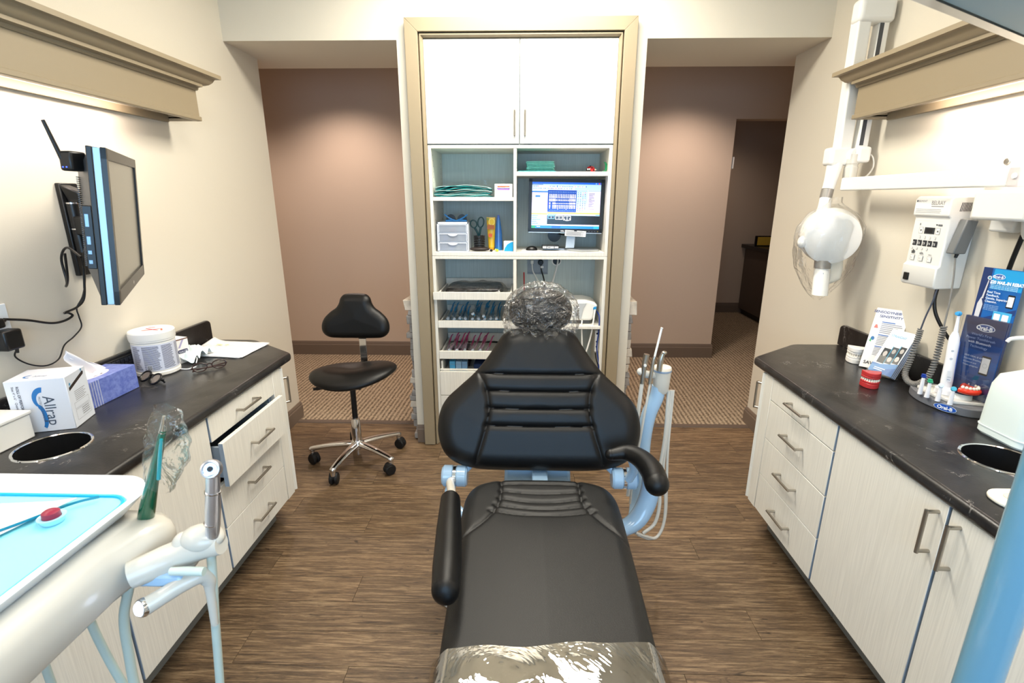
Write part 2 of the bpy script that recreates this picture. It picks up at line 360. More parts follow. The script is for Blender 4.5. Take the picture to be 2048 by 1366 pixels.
# ------------------------------------------------------------ the room
YB, YW, YF, ZS = 3.21, 3.595, 5.227, 2.518
b = MB().box(-.02, W+.02, -1.3, 3.49, -.06, -.008); floor = struct('floor', b, mat('subfloor', (40, 30, 22), .9))
plank_me = None
row = 0; y = -1.3
while y < 3.488:
    y1 = min(y+.152, 3.488); x = -((row*.437) % 1.22)
    while x < W:
        x0, x1 = max(0, x), min(W, x+1.22)
        if x1-x0 > .02 and y1-y > .02:
            full = abs((x1-x0)-1.22) < 1e-6 and abs(y1-y-.152) < 1e-6
            if full and plank_me:
                o = bpy.data.objects.new('plank', plank_me); COL.objects.link(o); o.parent = floor; o.location = (x0, y, 0)
            else:
                p = MB().box(.0008, x1-x0-.0008, .0008, y1-y-.0008, -.008, 0)
                o = part('plank', p, WOOD, None, smooth=False); o.parent = floor; o.location = (x0, y, 0)
                if full: plank_me = o.data
        x += 1.22
    y += .152; row += 1
struct('floor', MB().box(-2.6, 6.2, 3.54, 9, -.05, .004), CARPET)
struct('trim_1', MB().prism([(-.3, 3.488, 0), (-.3, 3.494, .007), (-.3, 3.532, .009), (-.3, 3.542, 0)], (4.1, 0, 0)), mat('vinyl_transition_strip', (92, 78, 68), .5))
struct('ceiling', MB().box(-.2, W+.2, -1.4, YB, 3.0, 3.1), CEIL)
struct('ceiling', MB().box(-2.6, 6.2, 3.85, 9, 2.83, 2.9), HALLW)
struct('wall_left', MB().box(-.14, 0, -1.4, YW, 0, 3.0), WALL)
struct('wall_right', MB().box(W, W+.14, -1.4, YW, 0, 3.0), WALL)
wr = MB(); wr.box(-.14, .77, -1.42, -1.3, 0, 3); wr.box(2.67, W+.14, -1.42, -1.3, 0, 3); wr.box(.77, 2.67, -1.42, -1.3, 0, .95); wr.box(.77, 2.67, -1.42, -1.3, 2.15, 3)
struct('wall_rear', wr, WALL)
w1 = MB()
for a, c, d, e in ((.77, .82, .95, 2.15), (2.62, 2.67, .95, 2.15), (1.695, 1.745, .95, 2.15), (.82, 2.62, .95, 1.0), (.82, 2.62, 2.1, 2.15)): w1.box(a, c, -1.4, -1.32, d, e)
win = struct('window_1', w1, mat('white_window_frame', (235, 235, 232), .4)); part('pane', MB().box(.82, 2.62, -1.365, -1.36, 1.0, 2.1), GLASS, win)
# beam over the openings, column behind the cabinet tower
struct('wall_beam', MB().box(0, W, YB, YW, ZS, 3.0).box(-2.6, 6.2, YW, 3.85, ZS, 3.0), WALL)
wm = MB().box(1.002, 1.133, YB, 3.66, 0, ZS).box(2.282, 2.424, YB, 3.66, 0, ZS).box(1.133, 2.282, 3.612, 3.66, 0, ZS)
wmid = struct('wall_middle', wm, WALL)
# ledger stones on both flanks of the column
STONE = mat('grey_ledger_stone', (150, 145, 140), .85, bump=1, bscale=60, var=.25, vscale=14)
STONE2 = mat('pale_ledger_stone', (200, 190, 176), .85, bump=1, bscale=60, var=.2, vscale=14)
for sgn, xf in ((-1, 1.002), (1, 2.424)):
    z = .004; k = 0
    while z < 1.0:
        h = random.uniform(.036, .062); cap = z+h > .95
        if cap: h = 1.005-z
        yy = YB+.035
        while yy < 3.63:
            ln = random.uniform(.14, .3); ye = min(3.65, yy+ln); t = .058 if cap else random.uniform(.012, .045)*(1-.1*z)+.006
            s = MB().box(0, t, yy+.001, ye-.001, z+.001, z+h-.001)
            for v in s.bm.verts:
                if v.co.x > 0: v.co += Vector((random.uniform(-.008, .006), random.uniform(.0, .004), random.uniform(-.002, .002)))
            s.warp(lambda c: Vector((xf+sgn*c.x, c.y, c.z)))
            part('stone', s, STONE2 if cap or random.random() < .2 else STONE, wmid, bevel=.003, seg=1)
            yy = ye
        z += h; k += 1
# hall: far wall with an opening to a darker room
hf = MB().box(-2.6, 3.742, YF, YF+.14, 0, 2.83).box(3.742, 4.9, YF, YF+.14, 2.378, 2.83).box(4.9, 6.2, YF, YF+.14, 0, 2.83)
struct('wall_hall', hf, HALLW)
struct('wall_hall_side', MB().box(-2.7, -2.6, 3.6, 9, 0, 2.9).box(6.2, 6.3, 3.6, 9, 0, 2.9).box(-2.6, -.14, 3.48, 3.595, 0, 2.9).box(W+.14, 6.2, 3.48, 3.595, 0, 2.9), HALLW)
struct('wall_far', MB().box(3.4, 6.2, 7.5, 7.6, 0, 2.83), HALLW)
struct('wall_far_side', MB().box(3.45, 3.56, YF+.14, 7.5, 0, 2.83), HALLW)
def baseboard(name, path, m=BASE, h=.13, t=.016):
    """path = list of (x,y) with the room on the left of travel"""
    mb = MB(); prof = [(0, 0), (t, 0), (t, h*.74), (t*.75, h*.80), (t*.75, h*.88), (t*.35, h), (0, h)]
    P = [Vector((x, y, 0)) for x, y in path]; rows = []
    for i, p in enumerate(P):
        d0 = (P[i]-P[i-1]).normalized() if i else (P[1]-P[0]).normalized(); d1 = (P[i+1]-P[i]).normalized() if i < len(P)-1 else d0
        n0 = Vector((-d0.y, d0.x, 0)); n1 = Vector((-d1.y, d1.x, 0)); n = (n0+n1).normalized(); n /= max(.3, n.dot(n0))
        rows.append([p+n*a+Vector((0, 0, z)) for a, z in prof])
    mb.grid(rows); mb.face(rows[0]); mb.face(rows[-1][::-1])
    return struct(name, mb, m, ang=20)
baseboard('baseboard_left', [(-.14, YW), (0, YW), (0, 2.2)])
baseboard('baseboard_right', [(W, 2.2), (W, YW), (W+.14, YW)])
baseboard('baseboard_hall', [(3.742, YF+.14), (3.742, YF), (-2.6, YF)], h=.155)
baseboard('baseboard_far', [(6.2, 7.5), (3.56, 7.5)], h=.15)
baseboard('baseboard_middle', [(1.0605, YB), (1.0025, YB)], t=.014); baseboard('baseboard_middle', [(2.424, YB), (2.3575, YB)], t=.014)

# casing round the cabinet tower
def casing():
    t = thing('door_casing', 'taupe painted casing framing the tall white cabinet tower in the middle', 'trim', (1.709, 3.18, 0))
    x0, x1, i0, i1, zt, zi = 1.0605, 2.357, 1.133, 2.285, 2.616, 2.546
    for nm, P in (('side_board', [(x0, 3.156, 0.004), (i0, 3.156, .004), (i0, 3.156, zi), (x0, 3.156, zt)]), ('side_board', [(x1, 3.156, .004), (x1, 3.156, zt), (i1, 3.156, zi), (i1, 3.156, .004)]), ('head_board', [(x0, 3.156, zt), (i0, 3.156, zi), (i1, 3.156, zi), (x1, 3.156, zt)])):
        part(nm, MB().prism(P, (0, YB-.001-3.156, 0)), TRIM, t, bevel=.002)
    # inner stop moulding, bevelled towards the cabinet
    prof = [(0, 3.18), (.006, 3.168), (.012, 3.168), (.016, 3.178), (.022, 3.19), (.022, 3.209), (0, 3.209)]
    mb = MB(); rows = [[(i0+.002+a, yy, .004) for a, yy in prof], [(i0+.002+a, yy, zi-.002-a) for a, yy in prof], [(i1-.002-a, yy, zi-.002-a) for a, yy in prof], [(i1-.002-a, yy, .004) for a, yy in prof]]
    mb.grid(rows)
    part('stop_moulding', mb, TRIM, t, ang=25)
casing()

# ------------------------------------------------------------ handles
def pull(mb, c, d, out, L=.128, h=.034, r=.0055):
    """D handle: centre c on the face, bar direction d, outward direction out"""
    c, d, out = Vector(c), Vector(d).normalized(), Vector(out).normalized()
    a = c-d*L/2; e = c+d*L/2
    return mb.tube([a, a+out*h, e+out*h, e], r, 12)
def pull_tubes(c, d, out, L=.128, h=.034, r=.0055):
    c, d, out = Vector(c), Vector(d).normalized(), Vector(out).normalized(); mb = MB(); a = c-d*L/2; e = c+d*L/2
    mb.cyl(a, a+out*(h+r*.0), r, 14); mb.cyl(e, e+out*h, r, 14); mb.cyl(a+out*h-d*r, e+out*h+d*r, r, 14)
    return mb

# ------------------------------------------------------------ side runs of base cabinets
XF = .552
def side_run(s):
    side = 'left' if s < 0 else 'right'
    X = (lambda x: x) if s < 0 else (lambda x: W-x)
    def bx(mb, x0, x1, *a): return mb.box(min(X(x0), X(x1)), max(X(x0), X(x1)), *a)
    out = Vector((1 if s < 0 else -1, 0, 0))
    def carcass(t, y0, y1):
        m = MB(); bx(m, .004, .53, y0, y0+.018, .165, .855); bx(m, .004, .53, y1-.018, y1, .165, .855); bx(m, .004, .53, y0, y1, .165, .183); bx(m, .004, .012, y0, y1, .165, .855)
        part('carcass', m, LAMH, t)
        m = MB(); bx(m, .41, .43, y0, y1, .0, .165); part('toe_kick', m, KICK, t)
        for ya in (y0, y1-.02):
            m = MB(); bx(m, .526, .532, ya, ya+.02, .183, .85); part('edge_band', m, EDGE, t)
    def front(nm, t, y0, y1, z0, z1, dx=0, lab=None):
        m = MB(); bx(m, XF-.019+dx, XF+dx, y0, y1, z0, z1); d = part(nm, m, LAM, t, bevel=.0012, seg=1, label=lab)
        m = MB(); bx(m, XF-.018+dx, XF-.0012+dx, y0-.0008, y0+.0002, z0+.0015, z1-.0015); part('edge_strip', m, EDGE, d); return d
    # drawers
    y0, y1 = 1.712, 2.216
    t = thing('drawer_cabinet', ('white woodgrain cabinet with four drawers, second one pulled open, below the tissue side counter' if s < 0 else 'white woodgrain cabinet with four closed drawers below the toothbrush display counter'), 'cabinet', (X(.3), (y0+y1)/2, 0))
    carcass(t, y0, y1)
    for i, (z0, z1) in enumerate(((.751, .855), (.560, .747), (.3695, .556), (.180, .3665))):
        dx = .041 if (s < 0 and i == 1) else 0
        d = front('drawer', t, y0+.006, y1-.003, z0, z1, dx, 'second drawer, pulled open' if dx else None)
        if dx:
            m = MB(); bx(m, .1, XF-.019+dx, y0+.03, y0+.042, z0+.02, z1-.03); bx(m, .1, XF-.019+dx, y1-.042, y1-.03, z0+.02, z1-.03); bx(m, .1, XF-.019+dx, y0+.03, y1-.03, z0+.02, z0+.026)
            part('drawer_box', m, mat('grey_drawer_box', (150, 162, 176), .4), d)
        part('handle', pull_tubes((X(XF+dx-.001), 1.967, z0+(z1-z0)*(.52 if i else .53)), (0, 1, 0), out), STEEL, d)
    # corner unit with angled door
    t = thing('corner_cabinet', ('narrow angled end cabinet beside the open drawers on the left' if s < 0 else 'narrow angled end cabinet beside the right hand drawers'), 'cabinet', (X(.3), 2.4, 0))
    P = [(X(.004), 2.217), (X(XF), 2.217), (X(XF), 2.288), (X(.25), 2.56), (X(.004), 2.56)]
    part('body', MB().prism([(a, c, .175) for a, c in P], (0, 0, .68)), LAM, t, bevel=.0015, seg=1)
    part('toe_kick', MB().prism([(a, c, 0) for a, c in [(X(.004), 2.217), (X(.43), 2.217), (X(.43), 2.29), (X(.2), 2.5), (X(.004), 2.5)]], (0, 0, .174)), KICK, t)
    dv = Vector((X(.25)-X(XF), 2.56-2.288, 0)).normalized(); n = Vector((-dv.y, dv.x, 0)); n = n if n.y > 0 else -n
    A = Vector((X(XF), 2.288, 0))
    c = A+dv*.2+n*.010; door = part('door', MB().obox((c.x, c.y, .515), dv, n, (0, 0, 1), .19, .0095, .335), LAM, t, bevel=.0012, seg=1)
    hp = A+dv*.045+n*.0185; part('handle', pull_tubes((hp.x, hp.y, .72), (0, 0, 1), n), STEEL, door)
    # door cabinets towards the camera
    for j, (y0, y1, jn) in enumerate(((.70, 1.708, 1.209), (-.31, .696, .19))):
        t = thing('door_cabinet', ('white woodgrain two door base cabinet %s' % (('behind the delivery tray, left run' if j == 0 else 'nearest the camera, left run') if s < 0 else ('between drawers and round post, right run' if j == 0 else 'nearest the camera, right run'))), 'cabinet', (X(.3), (y0+y1)/2, 0))
        carcass(t, y0, y1)
        for a, c, hy in ((y0+.002, jn-.005, jn-.041), (jn+.005, y1-.002, jn+.031)):
            d = front('door', t, a, c, .180, .855)
            part('handle', pull_tubes((X(XF), hy, .756), (0, 0, 1), out), STEEL, d)
    # countertop with round waste hole
    yn = -.6
    poly = [(.003, yn), (XF+.014, yn), (XF+.014, 2.385)] + [(XF+.012-.0, 2.40), (XF+.004, 2.415), (XF-.01, 2.428), (.285, 2.628), (.262, 2.641), (.235, 2.648), (.003, 2.648)]
    mb = MB().prism([(X(a), c, .858) for a, c in poly], (0, 0, .042))
    t = thing('countertop', ('black veined countertop on the left run with cardboard box and papers' if s < 0 else 'black veined countertop on the right run with toothbrush display'), 'countertop', (X(.28), 1.2, .858))
    hole = (X(.268), 1.393)
    slab = part('worktop', mb, COUNTER, t, bevel=.016, seg=4)
    cut = part('cutter', MB().cyl((hole[0], hole[1], .80), (hole[0], hole[1], .95), .094, 48), COUNTER)
    bo = slab.modifiers.new('cut', 'BOOLEAN'); bo.object = cut; bo.operation = 'DIFFERENCE'; bo.solver = 'EXACT'
    dg = bpy.context.evaluated_depsgraph_get(); me = bpy.data.meshes.new_from_object(slab.evaluated_get(dg)); slab.modifiers.clear(); slab.data = me
    me.shade_smooth(); me.set_sharp_from_angle(angle=R(32)); bpy.data.objects.remove(cut)
    # upstand with rounded end
    q = [(yn, .9)]+[(2.646, .9), (2.646, .985)]+[(2.616+.03*math.cos(R(a)), .985+.025*math.sin(R(a))) for a in (20, 45, 70, 90)]+[(yn, 1.01)]
    part('backsplash', MB().prism([(X(.001), a, c) for a, c in q], (X(.021)-X(.001), 0, 0)), COUNTER, t, bevel=.004, seg=2)
    # waste chute ring
    rg = thing('waste_chute', ('round steel ringed waste hole in the left countertop' if s < 0 else 'round steel ringed waste hole in the right countertop'), 'waste chute', (hole[0], hole[1], .9), 'waste chutes in the countertops')
    part('rim', MB().lathe([(.0925, -.006), (.0932, .002), (.0965, .0042), (.1005, .003), (.102, 0.0004)], (hole[0], hole[1], .9), seg=56), CHROME, rg)
    part('sleeve', MB().lathe([(.0925, .0), (.0925, -.24), (0, -.24)], (hole[0], hole[1], .9), seg=40), mat('dark_steel_sleeve', (60, 60, 62), .3, .8), rg)
side_run(-1); side_run(1)

# ------------------------------------------------------------ cornices with strip lamps
def cornice(s):
    X = (lambda x: x) if s < 0 else (lambda x: W-x)
    def bx(mb, x0, x1, *a): return mb.box(min(X(x0), X(x1)), max(X(x0), X(x1)), *a)
    y0, y1 = -.9, 2.605
    t = thing('light_cornice', 'taupe crown moulded light cornice on the %s wall %s' % (('left', 'above the monitor') if s < 0 else ('right', 'above the x-ray control')), 'cornice', (X(0), 1, 2.01))
    m = MB(); bx(m, .145, .163, y0, y1, 2.02, 2.16); bx(m, .001, .145, y1-.018, y1, 2.02, 2.16); part('fascia', m, TRIM, t, bevel=.001)
    m = MB(); bx(m, .001, .2, y0, y1, 2.16, 2.178); part('top_board', m, TRIM, t)
    m = MB(); bx(m, .145, .17, y0, y1+.006, 2.010, 2.030); bx(m, .001, .145, y1-.018, y1+.006, 2.010, 2.030); part('lower_lip', m, TRIM, t, bevel=.003)
    m = MB(); bx(m, .001, .022, y0, y1-.02, 2.004, 2.034); part('wall_cleat', m, TRIM, t)
    prof = [(0, 2.146), (.006, 2.146), (.010, 2.152), (.010, 2.158), (.016, 2.162), (.020, 2.163), (.020, 2.168), (.030, 2.170), (.045, 2.176), (.058, 2.188), (.066, 2.202), (.070, 2.205), (.088, 2.206), (.088, 2.222), (0, 2.222)]
    rows = [[(X(.163+a), y0, z) for a, z in prof], [(X(.163+a), y1+a*.9, z) for a, z in prof], [(X(.001), y1+a*.9, z) for a, z in prof]]
    part('crown', MB().grid(rows), TRIM, t, ang=25)
    m = MB(); bx(m, .001, .25, y0, y1+.078, 2.2215, 2.224); part('cap_board', m, TRIM, t)
    l = thing('strip_lamp', 'glowing strip lamp tucked under the %s wall cornice' % ('left' if s < 0 else 'right'), 'lamp', (X(.08), 1, 2.16), 'strip lamps under the cornices')
    m = MB(); bx(m, .03, .13, y0, 2.36, 2.075, 2.158); part('housing', m, WHITEP, l)
    m = MB(); bx(m, .028, .132, y0, 2.30, 2.055, 2.075); part('diffuser', m, LAMP, l)
cornice(-1); cornice(1)
for i, (x, y, sx, sy, lb) in enumerate(((1.72, 2.62, 1.2, .3, 'slim ceiling light panel nearest the cabinet tower'), (1.72, 1.25, 1.2, .6, 'wide ceiling light panel above the dental chair'), (1.72, -.35, 1.2, .6, 'wide ceiling light panel near the window'))):
    t = thing('ceiling_light', lb, 'ceiling light', (x, y, 2.98))
    f = MB(); f.box(x-sx/2-.02, x+sx/2+.02, y-sy/2-.02, y-sy/2, 2.965, 2.999).box(x-sx/2-.02, x+sx/2+.02, y+sy/2, y+sy/2+.02, 2.965, 2.999).box(x-sx/2-.02, x-sx/2, y-sy/2, y+sy/2, 2.965, 2.999).box(x+sx/2, x+sx/2+.02, y-sy/2, y+sy/2, 2.965, 2.999)
    part('frame', f, WHITEP, t); part('diffuser', MB().box(x-sx/2, x+sx/2, y-sy/2, y+sy/2, 2.975, 2.99), TROF, t)

# ------------------------------------------------------------ cabinet tower
def tower():
    xl, xr, yf, yb = 1.158, 2.26, 3.19, 3.608
    # upper cupboard
    t = thing('wall_cabinet', 'tall white two door cupboard at the top of the cabinet tower', 'cabinet', (1.709, 3.4, 1.96))
    part('body', MB().box(xl, xr, 3.212, yb, 1.960, 2.516), LAMH, t)
    for a, c, hx, nm in ((xl, 1.704, 1.677, 'left'), (1.7085, xr, 1.738, 'right')):
        d = part('door', MB().box(a, c, yf, yf+.019, 1.963, 2.515), LAM, t, bevel=.0012, seg=1)
        part('handle', pull_tubes((hx, yf, 2.074), (0, 0, 1), (0, -1, 0), L=.128, h=.03), STEEL, d)
    # open shelves
    t = thing('open_shelf_unit', 'white open shelf unit holding the monitor and teal bibs, middle of the tower', 'shelf unit', (1.709, 3.4, 1.302))
    m = MB().box(xl, xl+.019, 3.195, yb, 1.302, 1.957).box(xr-.02, xr, 3.195, yb, 1.302, 1.957).box(xl+.019, xr-.02, 3.195, yb, 1.938, 1.957).box(xl+.019, xr-.02, 3.195, yb, 1.302, 1.325)
    part('frame', m, LAM, t, bevel=.001, seg=1)
    part('back_panel', MB().box(xl+.019, xr-.02, 3.598, yb, 1.325, 1.938), LAMH, t); part('divider', MB().box(1.671, 1.690, 3.197, 3.598, 1.325, 1.938), LAM, t, bevel=.001, seg=1)
    part('shelf', MB().box(xl+.0195, 1.6705, 3.197, 3.597, 1.636, 1.659), LAM, t, bevel=.001, seg=1); part('shelf', MB().box(1.6905, xr-.0205, 3.197, 3.597, 1.782, 1.807), LAM, t, bevel=.001, seg=1)
    m = MB()
    for z in np.arange(1.36, 1.92, .032):
        for y in (3.25, 3.54): m.cyl((xl+.0185, y, z), (xl+.0196, y, z), .0025, 8)
    part('peg_hole', m, BLACKP, t, kind='stuff')
    m = MB()
    for z in (1.44, 1.6, 1.72): m.lathe([(.006, 0), (.005, .002), (0, .0025)], (1.6905, 3.5, z), (1, 0, 0), 10)
    part('hole_cap', m, WHITEP, t, kind='stuff')
    # lower unit with trays
    t = thing('lower_shelf_unit', 'white lower shelf unit with pull out trays behind the dental chair', 'shelf unit', (1.709, 3.4, 0))
    m = MB().box(xl, xl+.019, 3.195, yb, 0, 1.3).box(xr-.02, xr, 3.195, yb, 0, 1.3).box(xl+.019, xr-.02, 3.195, yb, 1.282, 1.3)
    part('frame', m, LAM, t, bevel=.001, seg=1)
    bk = MB().box(xl+.019, 1.765, 3.598, yb, 0, 1.282).box(1.905, xr-.02, 3.598, yb, 0, 1.282).box(1.765, 1.905, 3.598, yb, 0, 1.133).box(1.765, 1.905, 3.598, yb, 1.262, 1.282)
    part('back_panel', bk, LAMH, t); part('divider', MB().box(1.671, 1.690, 3.197, 3.598, .01, 1.282), LAM, t, bevel=.001, seg=1)
    for z0, z1, yo, x0, x1 in ((1.026, 1.075, 3.16, 1.160, 1.662), (.833, .880, 3.193, 1.1785, 1.6695), (.619, .672, 3.193, 1.1785, 1.6695)):
        m = MB().box(x0, x1, yo, yo+.018, z0, z1).box(1.186, 1.198, yo+.018, 3.57, z0+.008, z1-.006).box(1.650, 1.662, yo+.018, 3.57, z0+.008, z1-.006).box(1.186, 1.662, 3.558, 3.57, z0+.008, z1+.03).box(1.186, 1.662, yo+.018, 3.57, z0+.004, z0+.010)
        part('tray', m, LAM, t, bevel=.001, seg=1)
    m = MB().box(1.18, 1.668, 3.20, 3.212, .535, .545).box(1.186, 1.198, 3.212, 3.57, .45, .60).box(1.650, 1.662, 3.212, 3.57, .45, .60).box(1.186, 1.662, 3.558, 3.57, .45, .64).box(1.198, 1.650, 3.212, 3.558, .50, .51)
    part('drawer_box', m, LAM, t)
    for z0, z1 in ((.361, .530), (.185, .357), (.01, .181)):
        part('drawer', MB().box(1.1785, 1.6695, yf, yf+.018, z0, z1), LAM, t, bevel=.0012, seg=1)
    part('shelf', MB().box(1.6905, xr-.0205, 3.197, 3.597, .830, .848), LAM, t, bevel=.001, seg=1)
    # recessed outlet box and cable grommet in the back panel
    ob = part('outlet_box', MB().box(1.767, 1.903, 3.604, 3.6045, 1.135, 1.26).box(1.762, 1.767, 3.594, 3.6, 1.13, 1.265).box(1.903, 1.908, 3.594, 3.6, 1.13, 1.265).box(1.767, 1.903, 3.594, 3.6, 1.13, 1.135), mat('outlet_grey', (150, 158, 165), .4), t)
    m = MB()
    for x in (1.79, 1.80, 1.85, 1.86): m.box(x, x+.003, 3.603, 3.604, 1.235, 1.247)
    part('socket_slot', m, BLACKP, ob)
    part('grommet', MB().lathe([(.026, .0), (.034, .0), (.034, -.003), (.026, -.004)], (1.968, 3.5975, 1.225), (0, 1, 0), 28), WHITEP, t)
    part('grommet_hole', MB().cyl((1.968, 3.5965, 1.225), (1.968, 3.5978, 1.225), .027, 28), BLACKP, t)
tower()

# ------------------------------------------------------------ upholstered cushions
def cushion(outline, T, Rr, seams, place, nu=150, nw=190, Tb=None, crown=0, extra=None):
    """outline: closed (u,w) polygon; returns MB of a padded shape with stitched grooves. place(u,w,h)->world"""
    O = np.array([(v.x, v.y) for v in catmull([(a, c, 0) for a, c in outline+[outline[0]]], 5)])
    w0, w1 = O[:, 1].min(), O[:, 1].max(); A = O; B = np.roll(O, -1, 0)
    ws = w0+(w1-w0)*(1-np.cos(np.linspace(.02, math.pi-.02, nw)))/2
    ws = .5*ws+.5*np.linspace(w0+(w1-w0)*.0004, w1-(w1-w0)*.0004, nw)
    G = np.zeros((nw, nu, 2))
    for i, w in enumerate(ws):
        m = ((A[:, 1] <= w) & (B[:, 1] > w)) | ((B[:, 1] <= w) & (A[:, 1] > w))
        a, c = A[m], B[m]; xs = a[:, 0]+(w-a[:, 1])/(c[:, 1]-a[:, 1])*(c[:, 0]-a[:, 0])
        l, r = xs.min(), xs.max(); s = np.linspace(-1, 1, nu); s = .6*s+.4*np.sin(s*math.pi/2)
        G[i, :, 0] = (l+r)/2+s*(r-l)/2; G[i, :, 1] = w
    P = G.reshape(-1, 2)
    def dseg(P, S0, S1):
        d = np.full(len(P), 9.)
        for p, q in zip(S0, S1):
            e = q-p; L2 = (e@e)+1e-12; t = np.clip(((P-p)@e)/L2, 0, 1); d = np.minimum(d, np.hypot(*(P-p-t[:, None]*e).T))
        return d
    D = dseg(P, A, B); E = np.clip(D/Rr, 0, 1); prof = np.sqrt(np.clip(1-(1-E)**2, 0, 1)); h = T*prof
    if crown: h += crown*np.clip(D/(abs(O[:, 0]).max()), 0, 1)
    for pl, dep, sg, dep2, sg2 in seams:
        q = np.array([(v.x, v.y) for v in catmull([(a, c, 0) for a, c in pl], 6)]); ds = dseg(P, q[:-1], q[1:])
        h -= (dep*np.exp(-(ds/sg)**2)+dep2*np.exp(-(ds/sg2)**2))*prof
    if extra is not None: h += extra(P)*prof
    Tb = T*.7 if Tb is None else Tb; E2 = np.clip(D/Rr, 0, 1); hb = -Tb*np.sqrt(np.clip(1-(1-E2)**2, 0, 1))
    edge = D < 1e-4; h[edge] = 0; hb[edge] = 0
    mb = MB(); F = [[place(P[i*nu+j, 0], P[i*nu+j, 1], h[i*nu+j]) for j in range(nu)] for i in range(nw)]
    mb.grid(F); st = 4
    Bk = [[place(P[i*nu+j, 0], P[i*nu+j, 1], hb[i*nu+j]) for j in range(0, nu, 1)] for i in range(nw)]
    mb.grid(Bk)
    # close first and last rows
    for r_ in (0, nw-1):
        mb.grid([F[r_], Bk[r_]])
    return mb

# ------------------------------------------------------------ dental chair
def dental_chair():
    t = thing('dental_chair', 'black upholstered dental chair with stitched backrest and plastic covered headrest', 'dental chair', (1.81, 1.5, 0))
    a = R(22); n = Vector((0, -math.cos(a), math.sin(a))); wv = Vector((0, math.sin(a), math.cos(a))); P0 = Vector((1.806, 1.845, .52))-n*.0
    pb = lambda u, w, h: P0+Vector((u, 0, 0))+wv*w+n*h-Vector((0, .02*(u/.42)**2*1.0, 0))
    half = [(0, .050), (.16, .052), (.26, .060), (.335, .083), (.385, .122), (.410, .175), (.419, .237), (.410, .300), (.383, .352), (.330, .402), (.272, .455), (.222, .515), (.182, .575), (.150, .62), (.10, .642)]
    outl = half+[(0, .648)]+[(-u, w) for u, w in half[:0:-1]]
    sm = [([(-.262, .476), (-.224, .405), (-.206, .326), (-.214, .237), (-.256, .085)], .004, .003, .006, .011), ([(.262, .476), (.218, .405), (.204, .326), (.216, .237), (.262, .085)], .004, .003, .006, .011)]
    for yw, x in ((.452, .238), (.381, .212), (.309, .203), (.239, .212)):
        sm.append(([(-x, yw), (-x/2, yw-.004), (0, yw-.005), (x/2, yw-.004), (x, yw)], .005, .003, .007, .013))
    part('backrest', cushion(outl, .062, .075, sm, pb, 170, 210, Tb=.04, crown=.02), VINYL, t, ang=80)
    # rear shell and hinge arms behind the back
    hx = part('back_shell', MB().prism([(1.66, 1.90, .44), (1.95, 1.90, .44), (1.93, 2.10, .98), (1.68, 2.10, .98)], (0, .045, -.02)), BLUEP, t, bevel=.015)
    part('recline_bar', MB().box(1.78, 1.845, 1.80, 1.93, .505, .555), BLUEP, t, bevel=.008)
    # headrest
    ph = lambda u, w, h: Vector((1.812, 2.115, 1.193))+Vector((u, 0, 0))+Vector((0, .12, .99))*w+Vector((0, -.99, .12))*h
    ho = [(0, -.092), (.07, -.088), (.118, -.060), (.136, -.010), (.126, .035), (.09, .072), (.045, .092), (0, .097)]
    ho = ho+[(-u, w) for u, w in ho[-2:0:-1]]
    hr = part('headrest', cushion(ho, .055, .06, [], ph, 60, 60, crown=.02), VINYL, t)
    part('headrest_post', MB().box(1.785, 1.84, 2.13, 2.145, .95, 1.2), CHROME, t, bevel=.003)
    # crumpled plastic bag over the headrest
    mb = MB(); n0 = 0; bmesh.ops.create_icosphere(mb.bm, subdivisions=6, radius=1)
    for v in mb.bm.verts:
        p = v.co.copy(); rx = .158; rz = .132
        zz = p.z*rz if p.z > 0 else p.z*(.142+.018*math.sin(p.x*7+1))
        wd = 1+.10*(1 if p.z < -.1 else 0)*min(1, -p.z*2)
        q = Vector((p.x*rx*wd, p.y*(.088 if p.z > -.55 else .06), zz))
        rid = sum((1-abs(2*noise3(p+Vector((k, 0, 0)), 3.2*1.9**k)))*.009/(1.7**k) for k in range(4)); q += p*(rid-.012)
        if p.z < -.45: q += Vector((0, -.02, 0))+p*.012*math.sin(p.x*26+3*noise3(p, 3))
        v.co = Vector((1.815, 2.085, 1.187))+q
    part('headrest_cover', mb, FILM, t, label='crumpled clear plastic headrest cover', ang=70)
    # seat and leg rest
    ps = lambda u, w, h: Vector((1.812+u, w, .522+h-.02*max(0, (1.05-w))**1.5))
    sh = [(.10, 1.822), (.165, 1.815), (.215, 1.80), (.262, 1.768), (.288, 1.71), (.294, 1.62), (.291, 1.42), (.285, 1.2), (.279, 1.0), (.272, .80), (.262, .60), (.235, .50), (.16, .455), (0, .44)]
    so = [(0, 1.824)]+sh+[(-u, w) for u, w in sh[-2::-1]]
    ss = [([(-.158, 1.815), (-.153, 1.70), (-.161, 1.62), (-.200, 1.525), (-.288, 1.415)], .0035, .003, .004, .010), ([(.150, 1.815), (.150, 1.70), (.158, 1.62), (.205, 1.525), (.288, 1.415)], .0035, .003, .004, .010)]
    for ye, ym, x in ((1.760, 1.768, .152), (1.712, 1.703, .152), (1.664, 1.645, .157), (1.620, 1.597, .170), (1.584, 1.553, .186)):
        ss.append(([(-x, ye), (-x*.5, (ye+3*ym)/4), (0, ym), (x*.5, (ye+3*ym)/4), (x, ye)], .004, .0028, .006, .010))
    part('seat', cushion(so, .045, .055, ss, ps, 150, 260, Tb=.03, crown=.012, extra=lambda P: -.010*np.exp(-((P[:, 1]-1.64)/.10)**2-(P[:, 0]/.16)**2)), VINYLS, t, ang=80)
    part('seat_frame', MB().prism([(x+1.812, y, .40) for x, y in ((-.2, 1.74), (.2, 1.74), (.22, 1.2), (.18, .6), (-.18, .6), (-.22, 1.2))], (0, 0, .09)), CREAMP, t, bevel=.02)
